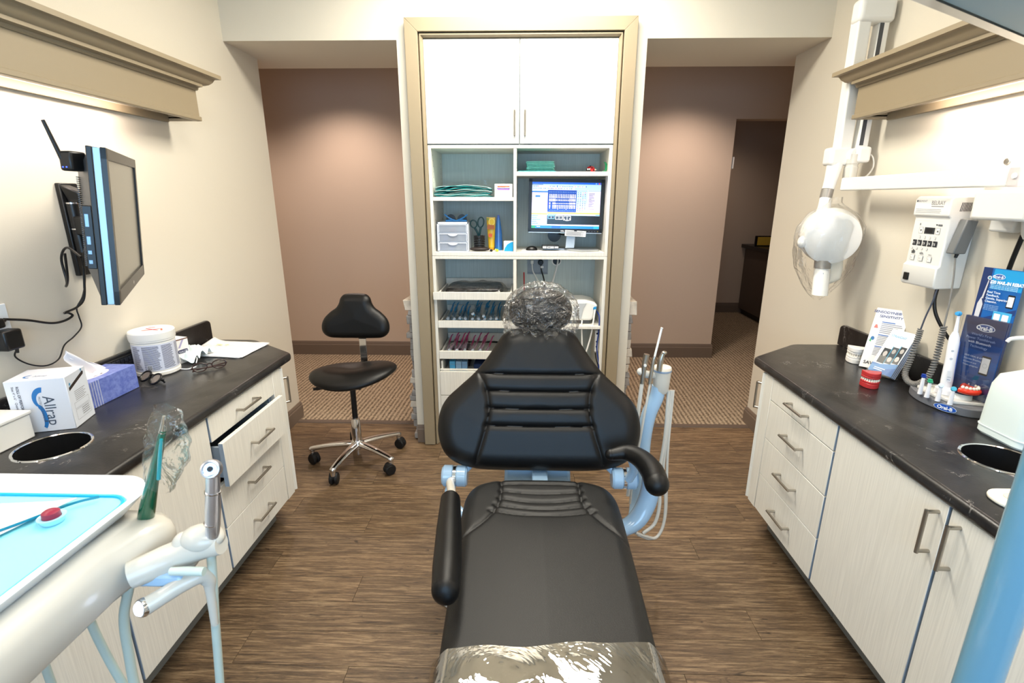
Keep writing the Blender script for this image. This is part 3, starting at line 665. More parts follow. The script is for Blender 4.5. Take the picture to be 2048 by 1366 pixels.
    part('lift_column', MB().prism([(1.70, 1.45, .05), (1.92, 1.45, .05), (1.92, 1.25, .40), (1.70, 1.25, .40)], (0, .3, 0)), CREAMP, t, bevel=.02)
    part('base_plate', MB().prism([(x+1.812, y, .0) for x, y in rrect(-.24, .24, .95, 1.95, .12, 6)], (0, 0, .05)), CREAMP, t, bevel=.012)
    # clear film over the foot end, following the leg rest
    rows = []
    for i in range(61):
        y = 1.005-.50*i/60; row = []
        for j in range(71):
            s = -1+2*j/70; u = s*.292; ye = y+.014*math.sin(s*1.8)*(1-i/60)+.004*math.sin(s*9)*(1-i/60)-.012*(1-i/60)
            hh = .522+.045+.026-.02*max(0, (1.05-y))**1.5-.09*max(0, abs(s)-.86)**1.2*6
            hh += .011*noise3((u*1.3, y*.5, 3), 5)+.0012*noise3((u, y*.6, 1), 11)
            row.append((1.812+u, ye, hh))
        rows.append(row)
    part('foot_cover', MB().grid(rows), TOEF, t, label='glossy clear plastic foot end cover', ang=80)
    # hinges
    for s, cx in ((-1, 1.462), (1, 2.158)):
        hg = part('hinge', MB().lathe([(0, -.052), (.036, -.052), (.044, -.044), (.044, -.010), (.040, -.008), (.040, .008), (.044, .010), (.044, .044), (.036, .052), (0, .052)], (cx, 1.845, .548), (1, 0, 0), 32), BLUEP, t, ang=35)
        part('hinge_ring', MB().lathe([(.041, -.007), (.042, -.006), (.042, .006), (.041, .007)], (cx, 1.845, .548), (1, 0, 0), 32), CHROME, hg)
        part('back_arm', MB().tube([(cx-s*.03, 1.86, .56), (cx-s*.075, 1.885, .60), (cx-s*.15, 1.93, .68)], .019, 12, 5), BLUEP, t)
    part('seat_arm', MB().tube([(1.455, 1.84, .54), (1.445, 1.80, .48), (1.50, 1.74, .44), (1.62, 1.70, .43)], [.02, .022, .022, .02], 12, 6), BLUEP, t)
    # left armrest pad, lying forward
    mb = MB(); mb.tube([(1.50, 1.49, .665), (1.515, 1.34, .660), (1.53, 1.19, .655), (1.538, 1.10, .652)], [.030, .0355, .0375, .034], 20, 8); mb2 = mb
    for c, r_ in (((1.50, 1.49, .665), .030), ((1.538, 1.10, .652), .034)): mb.ball(c, r_*1.0, r_*.9, r_, 20)
    mb.warp(lambda c: Vector((1.519+(c.x-1.519)*1.12, c.y, .66+(c.z-.66)*1.2)))
    part('armrest', mb, VINYL, t, label='left armrest pad')
    part('armrest_stem', MB().tube([(1.455, 1.84, .53), (1.458, 1.74, .58), (1.485, 1.60, .62), (1.505, 1.45, .635)], .016, 12, 6), CREAMP, t)
    # right armrest, swung outwards, on a big curved bracket
    mb = MB(); path = [(2.075, 1.712, .727), (2.135, 1.712, .735), (2.175, 1.665, .735), (2.195, 1.585, .732), (2.194, 1.515, .728)]
    mb.tube(path, [.022, .031, .036, .041, .041], 22, 8); mb.ball((2.194, 1.512, .728), .041, .041, .041, 22); mb.ball((2.072, 1.712, .727), .022, .022, .022, 16)
    part('armrest', mb, VINYL, t, label='right armrest pad, swung out')
    mb = MB(); pr = [(2.19, 1.78, .67), (2.235, 1.80, .62), (2.262, 1.82, .55), (2.255, 1.82, .46), (2.215, 1.80, .39), (2.15, 1.78, .36), (2.05, 1.76, .37)]
    mb.tube(pr, [.020, .030, .036, .038, .036, .030, .02], 18, 8); mb.warp(lambda c: Vector((c.x, 1.8+(c.y-1.8)*1.2, c.z)))
    part('armrest_bracket', mb, BLUEP, t)
    part('armrest_stem', MB().tube([(2.155, 1.75, .60), (2.165, 1.72, .66), (2.15, 1.70, .715)], .017, 12, 5), BLUEP, t)
    fd = thing('foot_control', 'round chrome foot control with white rim on the floor left of the chair', 'foot control', (1.478, 1.79, .0))
    part('rim', MB().lathe([(0, 0), (.088, 0), (.092, .012), (.086, .026), (.074, .032)], (1.478, 1.79, 0), seg=40), WHITEP, fd)
    part('dome', MB().lathe([(.080, .031), (.074, .052), (.05, .068), (.02, .074), (0, .075)], (1.478, 1.79, 0), seg=40), CHROME, fd)
dental_chair()

# ------------------------------------------------------------ assistant's post right of the chair
def assistant_post():
    t = thing('assistant_arm', 'pale curved post with suction handpieces and hoses right of the dental chair', 'assistant arm', (2.28, 2.0, 0))
    part('post', MB().tube([(2.325, 2.05, .875), (2.318, 2.05, .82), (2.292, 2.05, .74), (2.278, 2.05, .62), (2.276, 2.045, .45), (2.272, 2.03, .30), (2.25, 1.99, .235), (2.19, 1.95, .22)], [.030, .031, .032, .033, .036, .038, .036, .03], 22, 8), BLUEP, t)
    hd = part('head', MB().lathe([(0, .845), (.026, .845), (.034, .862), (.036, .905), (.038, .94), (.039, .948)], (2.334, 2.05, 0), seg=32), CREAMP, t)
    part('cap', MB().lathe([(.0365, .948), (.0385, .950), (.0385, .957), (.036, .963), (.02, .966), (0, .967)], (2.334, 2.05, 0), seg=32), mat('cream_cap', (232, 220, 200), .4), hd)
    part('collar', MB().lathe([(.0392, .944), (.0398, .946), (.0398, .950), (.0392, .952)], (2.334, 2.05, 0), seg=32), EDGE, hd)
    part('holder', MB().tube([(2.300, 2.045, .925), (2.262, 2.03, .935), (2.235, 2.02, .95)], [.014, .017, .012], 14, 5).ball((2.235, 2.02, .95), .016), CREAMP, t)
    # suction tips and syringe
    s1 = part('suction_tip', MB().tube([(2.242, 2.01, .90), (2.247, 2.01, .985), (2.253, 2.01, 1.03)], [.009, .011, .012], 14, 4), STEEL, t)
    part('valve', MB().cyl((2.247, 1.996, .985), (2.247, 2.004, .985), .006, 12), WHITEP, s1)
    s2 = part('saliva_ejector', MB().tube([(2.274, 2.01, .90), (2.283, 2.012, 1.0), (2.288, 2.012, 1.02)], [.008, .008, .006], 12, 4), STEEL, t)
    part('straw', MB().tube([(2.286, 2.012, 1.015), (2.297, 2.014, 1.08), (2.306, 2.015, 1.135), (2.308, 2.015, 1.143)], [.0045, .0045, .0045, .0055], 10, 4), mat('white_straw', (238, 238, 236), .4), s2)
    s3 = part('air_syringe', MB().tube([(2.312, 2.02, .955), (2.315, 2.02, 1.0), (2.322, 2.02, 1.03)], [.012, .012, .009], 14, 4).ball((2.327, 2.02, 1.034), .012, .010, .008), STEEL, t)
    for nm, p, r_ in (('hose', [(2.242, 2.01, .90), (2.232, 2.0, .75), (2.222, 1.99, .55), (2.21, 1.98, .38)], .0085), ('hose', [(2.276, 2.01, .90), (2.262, 2.0, .78), (2.243, 1.99, .60), (2.228, 1.985, .45), (2.222, 1.98, .34)], .005),
                      ('hose', [(2.366, 2.04, .86), (2.366, 2.03, .65), (2.352, 2.02, .45), (2.36, 2.0, .33), (2.34, 1.98, .24), (2.285, 1.96, .20)], .008), ('hose', [(2.378, 2.04, .86), (2.372, 2.03, .62), (2.372, 2.03, .47), (2.392, 2.02, .33), (2.386, 2.0, .22), (2.352, 1.98, .165), (2.30, 1.96, .185), (2.25, 1.95, .21)], .007),
                      ('hose', [(2.386, 2.04, .86), (2.383, 2.03, .6), (2.392, 2.03, .42), (2.398, 2.02, .26), (2.37, 1.99, .175), (2.32, 1.97, .165), (2.26, 1.95, .20)], .006)):
        part(nm, MB().tube(p, r_, 10, 8), CREAMP, t)
assistant_post()

# ------------------------------------------------------------ stool
def stool():
    cx, cy = .672, 2.925
    t = thing('saddle_stool', 'black padded stool with shaped backrest on five chrome castor legs', 'stool', (cx, cy, 0))
    # seat: wide kidney pad, dished in the middle
    rows = []
    for sgn in (1, -1):
        g = []
        for i in range(25):
            r_ = math.sin(i/24*math.pi/2); row = []
            for j in range(65):
                a = 2*math.pi*j/64; ex = .268*(1-.06*math.cos(2*a)*0); ey = .205*(1-.10*math.exp(-((a-math.pi/2)/.5)**2))
                x, y = ex*r_*math.cos(a), ey*r_*math.sin(a)
                th = math.sqrt(max(0, 1-r_**2.6))
                z = .604+(.058 if sgn > 0 else -.045)*th
                z += .018*(abs(x)/.26)**2 - .020*max(0, (-y)/.185)**2 + .0
                if sgn > 0: z -= .022*math.exp(-(x/.13)**2-((y-.03)/.09)**2)*1.5
                z += .02*(x/.26)
                row.append((cx+.018+x, cy+y-.01, z))
            g.append(row)
        rows.append(g)
    m = MB().grid(rows[0]).grid(rows[1]); part('seat', m, VINYL, t, ang=80)
    # backrest: rounded trefoil shape
    half = [(0, -.138), (.10, -.137), (.170, -.130), (.208, -.100), (.216, -.055), (.200, -.010), (.160, .030), (.125, .055), (.105, .085), (.094, .118), (.070, .140), (.03, .146)]
    o = half+[(0, .147)]+[(-u, w) for u, w in half[:0:-1]]
    pb = lambda u, w, h: Vector((cx+.004+u, 3.09-h+.16*w-.25*u*u, .93+w*.985))
    part('backrest', cushion(o, .038, .05, [], pb, 70, 80, crown=.012), VINYL, t)
    part('back_bar', MB().box(cx+.0, cx+.046, 3.118, 3.126, .60, .90), CHROME, t, bevel=.002)
    part('bar_bracket', MB().box(cx-.002, cx+.048, 3.112, 3.132, .775, .86), BLACKP, t, bevel=.004)
    part('mechanism', MB().box(cx-.05, cx+.075, cy-.07, cy+.11, .522, .556).box(cx+.02, cx+.055, cy+.05, cy+.21, .545, .58), BLACKP, t, bevel=.006)
    part('lever', MB().tube([(cx-.04, cy-.06, .535), (cx-.11, cy-.08, .545), (cx-.17, cy-.09, .54), (cx-.205, cy-.095, .535)], [.006, .007, .011, .009], 12, 6), BLACKP, t)
    part('gas_lift', MB().lathe([(0, .26), (.017, .26), (.017, .53), (0, .53)], (cx, cy, 0), seg=20), BLACKP, t)
    part('column', MB().lathe([(0, .05), (.015, .05), (.015, .10), (.029, .11), (.029, .290), (.024, .30), (.024, .31), (.0, .31)], (cx, cy, 0), seg=26), CHROME, t)
    part('hub', MB().lathe([(0, .098), (.040, .098), (.048, .115), (.042, .145), (.031, .155), (0, .155)], (cx, cy, 0), seg=26), CHROME, t)
    for k in range(5):
        a = R(186+72*k); d = Vector((math.cos(a), math.sin(a), 0)); C = Vector((cx, cy, 0)); s = Vector((-d.y, d.x, 0))
        rw = []
        for q in range(9):
            f = q/8; r_ = .03+.26*f; wdt = .029-.009*f; hh = .019-.004*f; zc = .128-.026*f**2
            p = C+d*r_+Vector((0, 0, zc)); rw.append([p+s*wdt*math.cos(b_)+Vector((0, 0, hh*math.sin(b_))) for b_ in [2*math.pi*i/14 for i in range(15)]])
        m = MB().grid(rw); m.face(rw[-1][:-1]); m.ball(C+d*.29+Vector((0, 0, .098)), .021, .021, .018, 16)
        leg = part('leg', m, CHROME, t)
        e = C+d*.29; part('castor_stem', MB().cyl(e+Vector((0, 0, .06)), e+Vector((0, 0, .10)), .016, 16), CHROME, leg)
        wd_ = Vector((math.cos(a+1.0+k*.9), math.sin(a+1.0+k*.9), 0)); wx = Vector((-wd_.y, wd_.x, 0)); c = e+wx*.012+Vector((0, 0, .034))
        m = MB()
        for q in (-1, 1): m.lathe([(0, -.011), (.029, -.011), (.034, -.006), (.034, .006), (.029, .011), (0, .011)], c+wd_*.0145*q, wd_, 24)
        m.lathe([(0, -.024), (.024, -.024), (.028, 0), (.024, .024), (0, .024)], c+Vector((0, 0, .014)), wd_, 20)
        part('castor', m, RUBBER, leg)
stool()

# ------------------------------------------------------------ monitor on the left wall
def wall_monitor():
    a, tl = R(31.5), R(5.5)
    # x local = screen normal, y local = screen width, z local = up (pose solved from the photo)
    Rm = Matrix.Rotation(a, 3, 'Z') @ Matrix.Rotation(tl, 3, 'Y') @ Matrix.Rotation(.011, 3, 'X')
    c0 = Vector((.40, 1.718, 1.570)); wl = lambda v: c0+Rm @ v
    Wd, Ht, T = .668, .438, .044
    t = thing('wall_monitor', 'black flat monitor tilted out from the left wall on a jointed bracket', 'monitor', (.05, 1.9, 1.55))
    def lb(name, x0, x1, y0, y1, z0, z1, m, p=t, bev=.002, lab=None):
        return part(name, MB().box(x0, x1, y0, y1, z0, z1).warp(wl), m, p, bevel=bev, label=lab)
    body = lb('casing', -T, -.030, -Wd/2, Wd/2, -Ht/2, Ht/2, BLACKP)
    lb('silver_band', -.030, -.012, -Wd/2+.001, Wd/2-.001, -Ht/2+.001, Ht/2-.001, mat('satin_blue_silver', (150, 176, 200), .35, .6), lab='silver band around the edge')
    bz = MB(); w = .030
    for y0, y1, z0, z1 in ((-Wd/2, Wd/2, Ht/2-w, Ht/2), (-Wd/2, Wd/2, -Ht/2, -Ht/2+w*1.35), (-Wd/2, -Wd/2+w, -Ht/2, Ht/2), (Wd/2-w, Wd/2, -Ht/2, Ht/2)): bz.box(-.012, 0, y0, y1, z0, z1)
    bz = part('bezel', bz.warp(wl), mat('black_bezel', (24, 24, 26), .3), t)
    lb('screen', -.012, -.006, -Wd/2+w, Wd/2-w, -Ht/2+w*1.35, Ht/2-w, mat('off_screen_reflection_grey', (112, 109, 100), .22, spec=.9), bev=0)  # base colour lightened to stand for the room reflected in the screen
    prints('badge', bz, wl(Vector((0, .0, -Ht/2+.018))), Rm @ Vector((0, 1, 0)), Rm @ Vector((0, 0, 1)), [([(-.012, 0), (0, -.008), (.012, 0), (0, .008)], (200, 200, 200))])
    # bulged back shell with vents and side ports
    m = MB(); ys = [-Wd/2+.02, -Wd/2+.11, Wd/2-.11, Wd/2-.02]; P = [(-T, -Wd/2+.01, -Ht/2+.02), (-T, Wd/2-.01, -Ht/2+.02), (-T, Wd/2-.01, Ht/2-.02), (-T, -Wd/2+.01, Ht/2-.02)]; Q = [(-T-.04, -Wd/2+.12, -Ht/2+.09), (-T-.04, Wd/2-.12, -Ht/2+.09), (-T-.04, Wd/2-.12, Ht/2-.07), (-T-.04, -Wd/2+.12, Ht/2-.07)]
    m.face(Q)
    for i in range(4): m.face([P[i], P[(i+1) % 4], Q[(i+1) % 4], Q[i]])
    part('back_shell', m.warp(wl), DARKP, t, bevel=.004)
    m = MB()
    for i in range(46):
        z = -Ht/2+.10+i*.0056; m.box(-T-.0425, -T-.038, -Wd/2+.10, -Wd/2+.13, z, z+.0028)
    part('vent_rib', m.warp(wl), DARKP, t, kind='stuff')
    pn = lb('port_panel', -T-.022, -T+.0, -Wd/2+.004, -Wd/2+.05, -.115, .06, BLACKP)
    for z, h in ((.02, .034), (-.035, .022), (-.068, .010), (-.095, .010)):
        part('port', MB().box(-T-.017, -T-.009, -Wd/2+.0025, -Wd/2+.0042, z-h/2, z+h/2).warp(wl), mat('port_silver', (120, 135, 150), .3, .8), pn)
    # wall bracket: plate, jointed arm, pivot pins
    part('wall_plate', MB().prism([(.001, 1.905, 1.705), (.001, 1.905, 1.36), (.001, 1.985, 1.36), (.001, 1.985, 1.705)], (.02, 0, 0)), BLACKP, t, bevel=.004)
    part('plate_cover', MB().prism([(.02, 1.90, 1.70), (.07, 1.915, 1.675), (.09, 1.93, 1.645), (.02, 1.93, 1.62)], (0, .05, 0)), BLACKP, t, bevel=.006)
    part('arm', MB().obox((.10, 1.90, 1.55), (.9, -.35, 0), (.35, .9, 0), (0, 0, 1), .09, .014, .035), BLACKP, t, bevel=.005)
    part('arm', MB().obox((.235, 1.83, 1.55), (.9, -.3, 0), (.3, .9, 0), (0, 0, 1), .085, .014, .03), BLACKP, t, bevel=.005)
    for x, y in ((.035, 1.925), (.165, 1.87)):
        pv = part('pivot', MB().cyl((x, y, 1.45), (x, y, 1.63), .019, 20), BLACKP, t)
        part('pivot_cap', MB().cyl((x, y, 1.63), (x, y, 1.635), .0195, 20).cyl((x, y, 1.535), (x, y, 1.54), .0198, 20), CHROME, pv)
    pt = part('screen_plate', MB().box(-T-.05, -T-.04, -.06, .06, -.06, .06).warp(wl), DARKP, t, bevel=.002)
    for y, z in ((-.05, .045), (-.05, -.045)): part('bolt', MB().cyl((-T-.056, y, z), (-T-.05, y, z), .006, 10).warp(wl), CHROME, pt)
    # small wireless adapter with aerial on the top edge
    u = thing('wireless_adapter', 'small black wireless adapter with upright aerial behind the wall monitor', 'wireless adapter', (.30, 1.66, 1.73))
    p = wl(Vector((-T-.035, -Wd/2+.045, .175)))
    bd = part('body', MB().obox(p, (1, .2, 0), (0, 1, 0), (.05, 0, 1), .016, .026, .026), BLACKP, u, bevel=.006)
    part('aerial', MB().tube([p+Vector((-.01, -.02, -.005)), p+Vector((-.018, -.045, .10))], [.006, .0045], 10), BLACKP, u)
    for k in (0, 1): part('led', MB().cyl(p+Vector((-.008+.01*k, -.027, -.016)), p+Vector((-.008+.01*k, -.0285, -.016)), .0018, 8), mat('blue_led', (60, 90, 255), .4, emit=3), bd)
wall_monitor()
ctag = lambda nm, pts, r_, m, lab, cat='cable', grp=None, n=8: single(nm, MB().tube(pts, r_, 10, n), m, lab, cat, pts[0], grp)
z3 = [(.015, 1.585, 1.264), (.025, 1.654, 1.244), (.022, 1.735, 1.214), (.022, 1.789, 1.209), (.024, 1.827, 1.22), (.022, 1.815, 1.234), (.028, 1.794, 1.239), (.03, 1.848, 1.249), (.04, 1.876, 1.278), (.05, 1.885, 1.347), (.07, 1.88, 1.43), (.12, 1.84, 1.47)]
ctag('monitor_cable', z3, .0042, BLACKP, 'thick black cord sagging from the left wall outlet to the monitor')
z3 = [(.04, 1.577, 1.164), (.02, 1.584, 1.133), (.016, 1.626, 1.093), (.016, 1.684, 1.068), (.016, 1.737, 1.076), (.016, 1.773, 1.119), (.016, 1.821, 1.14), (.016, 1.862, 1.168), (.018, 1.86, 1.209), (.03, 1.847, 1.247), (.045, 1.868, 1.29), (.05, 1.892, 1.36), (.08, 1.86, 1.45)]
ctag('adapter_cord', z3, .0026, BLACKP, 'thin black cord looping low from the black adapter on left wall')
ctag('video_cable', [(.17, 1.70, 1.47), (.14, 1.72, 1.38), (.09, 1.76, 1.345), (.06, 1.80, 1.36), (.06, 1.80, 1.44), (.10, 1.79, 1.48), (.17, 1.76, 1.45)], .0042, BLACKP, 'black cable coiled in a loop below the monitor bracket')
ctag('video_cable', [(.22, 1.76, 1.45), (.18, 1.80, 1.36), (.15, 1.84, 1.33), (.13, 1.85, 1.40), (.14, 1.83, 1.48)], .0036, BLACKP, 'short black cable hanging behind the lower monitor edge')
def outlet_left():
    t = thing('wall_outlet', 'white outlet plate on the left wall with two black plugs', 'outlet', (.0, 1.56, 1.23))
    part('plate', MB().box(.0005, .006, 1.50, 1.612, 1.165, 1.312), mat('outlet_white', (225, 232, 238), .3), t, bevel=.002)
    p = thing('plug', 'black plug of the monitor cord, upper socket of the left outlet', 'plug', (.006, 1.56, 1.255))
    part('body', MB().box(.0065, .034, 1.53, 1.572, 1.240, 1.272), BLACKP, p, bevel=.006); part('strain_relief', MB().tube([(.018, 1.572, 1.257), (.016, 1.59, 1.262)], [.008, .005], 12), BLACKP, p)
    p = thing('power_adapter', 'black square power adapter in the lower socket of left outlet', 'power adapter', (.006, 1.57, 1.17))
    part('body', MB().box(.0065, .055, 1.535, 1.598, 1.165, 1.232), BLACKP, p, bevel=.007); part('strain_relief', MB().tube([(.04, 1.577, 1.166), (.04, 1.577, 1.150)], [.006, .004], 12), BLACKP, p)
outlet_left()

# ------------------------------------------------------------ things on the left counter (top at z = .9)
ZC = .9005
def carton():
    A, B, C, D = Vector((.106, 1.478, ZC)), Vector((.230, 1.523, ZC)), Vector((.193, 1.645, ZC)), Vector((.060, 1.600, ZC))
    A = B-(C-B).cross(Vector((0, 0, 1))).normalized()*-.155 if False else B+(D-C)
    ux = (B-A).normalized(); vy = (C-B).normalized(); wdt = .163; A = B-ux*wdt; D = A+(C-B); H = .183
    t = thing('carton', 'white cardboard box with blue swoosh lettering beside the left outlet', 'box', ((A+C)/2).to_tuple())
    cb = mat('white_carton_board', (222, 228, 238), .6)
    part('box', MB().prism([A, B, C, D], (0, 0, H)), cb, t, bevel=.0015, seg=1)
    up = Vector((0, 0, 1)); L = wdt
    sw = [(.092+.028*math.cos(R(q)), .118+.038*math.sin(R(q))) for q in range(80, 236, 12)]+[(.092+.017*math.cos(R(q)), .112+.026*math.sin(R(q))) for q in range(230, 80, -12)]
    sw2 = [(.076+.018*math.cos(R(q)), .052+.045*math.sin(R(q))) for q in range(100, -80, -15)]+[(.074+.008*math.cos(R(q)), .050+.034*math.sin(R(q))) for q in range(-70, 90, 15)]
    prints('swoosh_print', t, A, ux, up, [(sw, (32, 118, 190)), (sw2, (32, 118, 190))])
    text('Allrap', .044, A+ux*.093+up*.125, -up, ux, (70, 84, 104), t, sx=.98)
    text('PROTECTIVE BARRIERS', .0085, A+ux*.081+up*.125, -up, ux, (80, 96, 118), t)
    text('ROLL OF PERFORATED SHEETS', .0105, A+ux*.030+up*.165, -up, ux, (60, 64, 80), t, bold=.0002); text('Size: 4" x 6"   Quantity: 1200', .0095, A+ux*.018+up*.165, -up, ux, (70, 74, 90), t)
    # right face with dispensing slot and small print
    pr = [([(.012, .130), (.108, .160), (.112, .168), (.106, .172), (.012, .142)], (48, 36, 28)), ([(.014, .150), (.020, .158), (.026, .150)], (30, 140, 190)), (.0185, .142, .0215, .150, (30, 140, 190)), ([(.094, .177), (.100, .183), (.106, .177)], (30, 140, 190)), (.0985, .170, .1015, .177, (30, 140, 190))]
    for i in range(6): pr.append((.034, .118-.006*i, .100-.01*(i % 2), .120-.006*i, (150, 150, 155)))
    for x0, y0, x1, y1 in ((.02, .062, .108, .082), (.02, .022, .108, .058)):
        pr += [(x0, y0, x1, y0+.0006, (60, 60, 66)), (x0, y1, x1, y1+.0006, (60, 60, 66)), (x0, y0, x0+.0006, y1, (60, 60, 66)), (x1, y0, x1+.0006, y1, (60, 60, 66))]
    for i in range(4): pr.append((.055, .052-.007*i, .100, .054-.007*i, (110, 110, 116)))
    prints('side_print', t, B, vy, up, pr)
    tp = A+up*H
    prints('lid_print', t, tp, ux, vy, [([(.050+.016*math.cos(R(q)), .040+.016*math.sin(R(q))) for q in range(90, 300, 20)]+[(.050+.010*math.cos(R(q)), .040+.010*math.sin(R(q))) for q in range(290, 90, -20)], (32, 118, 190))])
    text('Allrap', .016, tp+ux*.062+vy*.032, ux, vy, (110, 130, 160), t)
carton()
def tissue_box():
    t = thing('tissue_box', 'blue patterned tissue box with striped end and a white tissue', 'tissue box', (.08, 1.80, ZC))
    x0, x1, y0, y1, H = .030, .155, 1.672, 1.911, .099
    bl = mat('blue_patterned_card', (92, 108, 186), .35, col2=(124, 140, 206), vscale=60)
    part('box', MB().box(x0, x1, y0, y1, ZC, ZC+H), bl, t, bevel=.001, seg=1)
    pr = []
    for i in range(5): pr.append((.010+.011*i, 0, .0125+.011*i, H, (205, 210, 228)))
    rnd = random.Random(4)
    for i in range(90):
        a, c, g = rnd.uniform(.07, .235), rnd.uniform(.004, H-.004), rnd.uniform(0, 3.14); d = .008
        pr.append(([(a, c), (a+d*math.cos(g), max(0, min(H, c+d*math.sin(g)))), (a+d*math.cos(g)+.0006, max(0, min(H, c+d*math.sin(g)+.0006))), (a+.0006, c+.0006)], (140, 154, 216)))
    prints('front_print', t, (x1, y0, ZC), (0, 1, 0), (0, 0, 1), pr)
    prints('oval_opening', t, (x0+.062, (y0+y1)/2-.02, ZC+H), (1, 0, 0), (0, 1, 0), [(circ(0, 0, .034, .075, 28), (225, 220, 232))])
    # tissue: folded sheet rising to a peak
    rows = []
    for i in range(19):
        f = i/18; row = []
        for j in range(25):
            s = -1+2*j/24
            wdt = .055*(1-f)**.7+.008; y = 1.80-.085*f**1.2+s*wdt*.95
            x = .092-.022*f+.012*math.sin(s*5+f*3)*(1-f*.5); z = ZC+H-.002+.118*f**.9*(1-.25*abs(s)**1.5)-.008*f*(s > 0)
            row.append((x, y, z))
        rows.append(row)
    part('tissue', MB().grid(rows), mat('soft_tissue', (246, 246, 250), .9), t, solid=.0006, ang=80)
    rows = []
    for i in range(12):
        f = i/11; rows.append([(.092+.026*math.cos(2*math.pi*j/24)*(1-.35*f), 1.775-.02*f+.058*math.sin(2*math.pi*j/24)*(1-.3*f), ZC+H+.001+.012*math.sin(f*2.4)+.004*math.sin(j*1.7)) for j in range(25)])
    part('tissue_fold', MB().grid(rows), MATS['soft_tissue'], t, ang=80)
tissue_box()
def wipes_tub():
    cx, cy = .100, 2.105
    t = thing('wipes_tub', 'white round tub of wipes with printed label and red mark on lid', 'tub', (cx, cy, ZC))
    prof = [(0, 0), (.082, 0), (.086, .004), (.086, .016), (.083, .020), (.083, .150), (.086, .153), (.086, .160), (.083, .163)]
    part('body', MB().lathe([(r_, z) for r_, z in prof], (cx, cy, ZC), seg=56), WHITEP, t, ang=25)
    part('lid', MB().lathe([(.0875, .160), (.088, .163), (.088, .190), (.085, .195), (.078, .196), (.074, .193), (0, .193)], (cx, cy, ZC), seg=56), WHITEP, t, ang=25)
    bm = bmesh.new(); cl = bm.loops.layers.float_color.new('Col')
    def wrap(a0, a1, z0, z1, c, r_=.0834):
        n = max(1, int((a1-a0)/5))
        for i in range(n):
            q = [a0+(a1-a0)*i/n, a0+(a1-a0)*(i+1)/n]
            f = bm.faces.new([bm.verts.new((cx+r_*math.cos(R(a)), cy+r_*math.sin(R(a)), ZC+z)) for a, z in ((q[0], z0), (q[1], z0), (q[1], z1), (q[0], z1))])
            for l in f.loops: l[cl] = lin(c)
    wrap(-150, 60, .025, .142, (205, 210, 226)); rnd = random.Random(2)
    for a0, a1 in ((-118, -92), (-86, -40), (-36, 0), (8, 40)):
        for i in range(22):
            z = .135-.0048*i; wrap(a0, a1-rnd.random()*8, z-.0024, z, (78, 84, 106), .0836)
    wrap(-80, -66, .030, .052, (235, 238, 245), .0838)
    for i in range(8): wrap(-79+i*1.6, -78+i*1.6, .031, .051, (30, 30, 40), .0839)
    bmesh.ops.translate(bm, verts=bm.verts, vec=-origin_of(t)); me = bpy.data.meshes.new('label_print'); bm.to_mesh(me); bm.free(); me.materials.append(PRINT)
    o = bpy.data.objects.new('label_print', me); COL.objects.link(o); o.parent = t
    prints('lid_mark', t, (cx, cy, ZC+.193), (1, -.6, 0), (.6, 1, 0), [([(-.04, -.006), (.036, .010), (.036, .015), (-.04, .0)], (226, 60, 96)), ([(-.014, -.032), (-.008, -.032), (.018, .030), (.012, .030)], (220, 40, 84)), ([(-.05, .01), (-.03, .03), (-.034, .034), (-.054, .014)], (232, 90, 110)), ([(.018, .030), (.05, .018), (.052, .024), (.022, .036)], (236, 90, 60))], eps=.0012)
wipes_tub()
def small_box():
    t = thing('carton', 'small upright white box with dark oval logo behind the wipes tub', 'box', (.10, 2.22, ZC))
    A = Vector((.055, 2.215, ZC)); ux = Vector((.96, -.28, 0)).normalized(); vy = Vector((.28, .96, 0)).normalized(); up = Vector((0, 0, 1))
    P = [A, A+ux*.075, A+ux*.075+vy*.07, A+vy*.07]
    part('box', MB().prism(P, (0, 0, .118)), CARD, t, bevel=.001, seg=1)
    for org, d, w_ in ((A, ux, .075), (A+ux*.075, vy, .07)):
        prints('logo_print', t, org, d, up, [([(w_*.2, .075), (w_*.55, .112), (w_*.7, .112), (w_*.35, .075)], (170, 165, 200)), (rrect(w_*.15, w_*.9, .048, .066, .008), (52, 58, 90)), (0, .112, w_, .118, (120, 90, 84))])
        text('GAUZE', .014, org+d*(w_*.2)+up*.052, d, up, (225, 228, 240), t, eps=.003)
small_box()
def paper_stack():
    t = thing('paper_stack', 'loose stack of printed papers with yellow highlighting at the counter end', 'papers', (.2, 2.44, ZC))
    for i, (a, dx, dy) in enumerate(((0, 0, 0), (3, .004, -.004), (-4, -.006, .002), (1.5, .0, .003))):
        c = Vector((.215+dx, 2.445+dy, 0)); d = Matrix.Rotation(R(-6+a), 3, 'Z'); hw, hh = .140, .108
        rows = []
        for u in np.linspace(-1, 1, 15):
            row = []
            for v in np.linspace(-1, 1, 11):
                p = c+d @ Vector((u*.155, v*.125, 0)); lift = .0016*(3-i)
                z = ZC+.001+.0016*i+(.006+.012*(i == 3))*max(0, -u-.75)*4*max(0, v+.2)+.002*noise3((u*2, v*2, i), 1.5)+.0008
                row.append((p.x, p.y, z))
            rows.append(row)
        s = part('sheet', MB().grid(rows), PAPER, t, solid=.0006, ang=80)
    pr = []; rnd = random.Random(5)
    for i in range(15):
        x = -.14; y = .10-.0145*i
        while x < .12:
            l = rnd.uniform(.012, .05); pr.append((x, y, min(x+l, .135), y+.0022, (120, 122, 130))); x += l+.008
    pr.append((-.085, .040, -.055, .050, (238, 232, 90))); pr.append((-.04, .041, -.02, .049, (238, 232, 90)))
    prints('page_print', t, (.215, 2.445, ZC+.0105), (math.cos(R(-4)), math.sin(R(-4)), 0), (-math.sin(R(-4)), math.cos(R(-4)), 0), pr)
paper_stack()
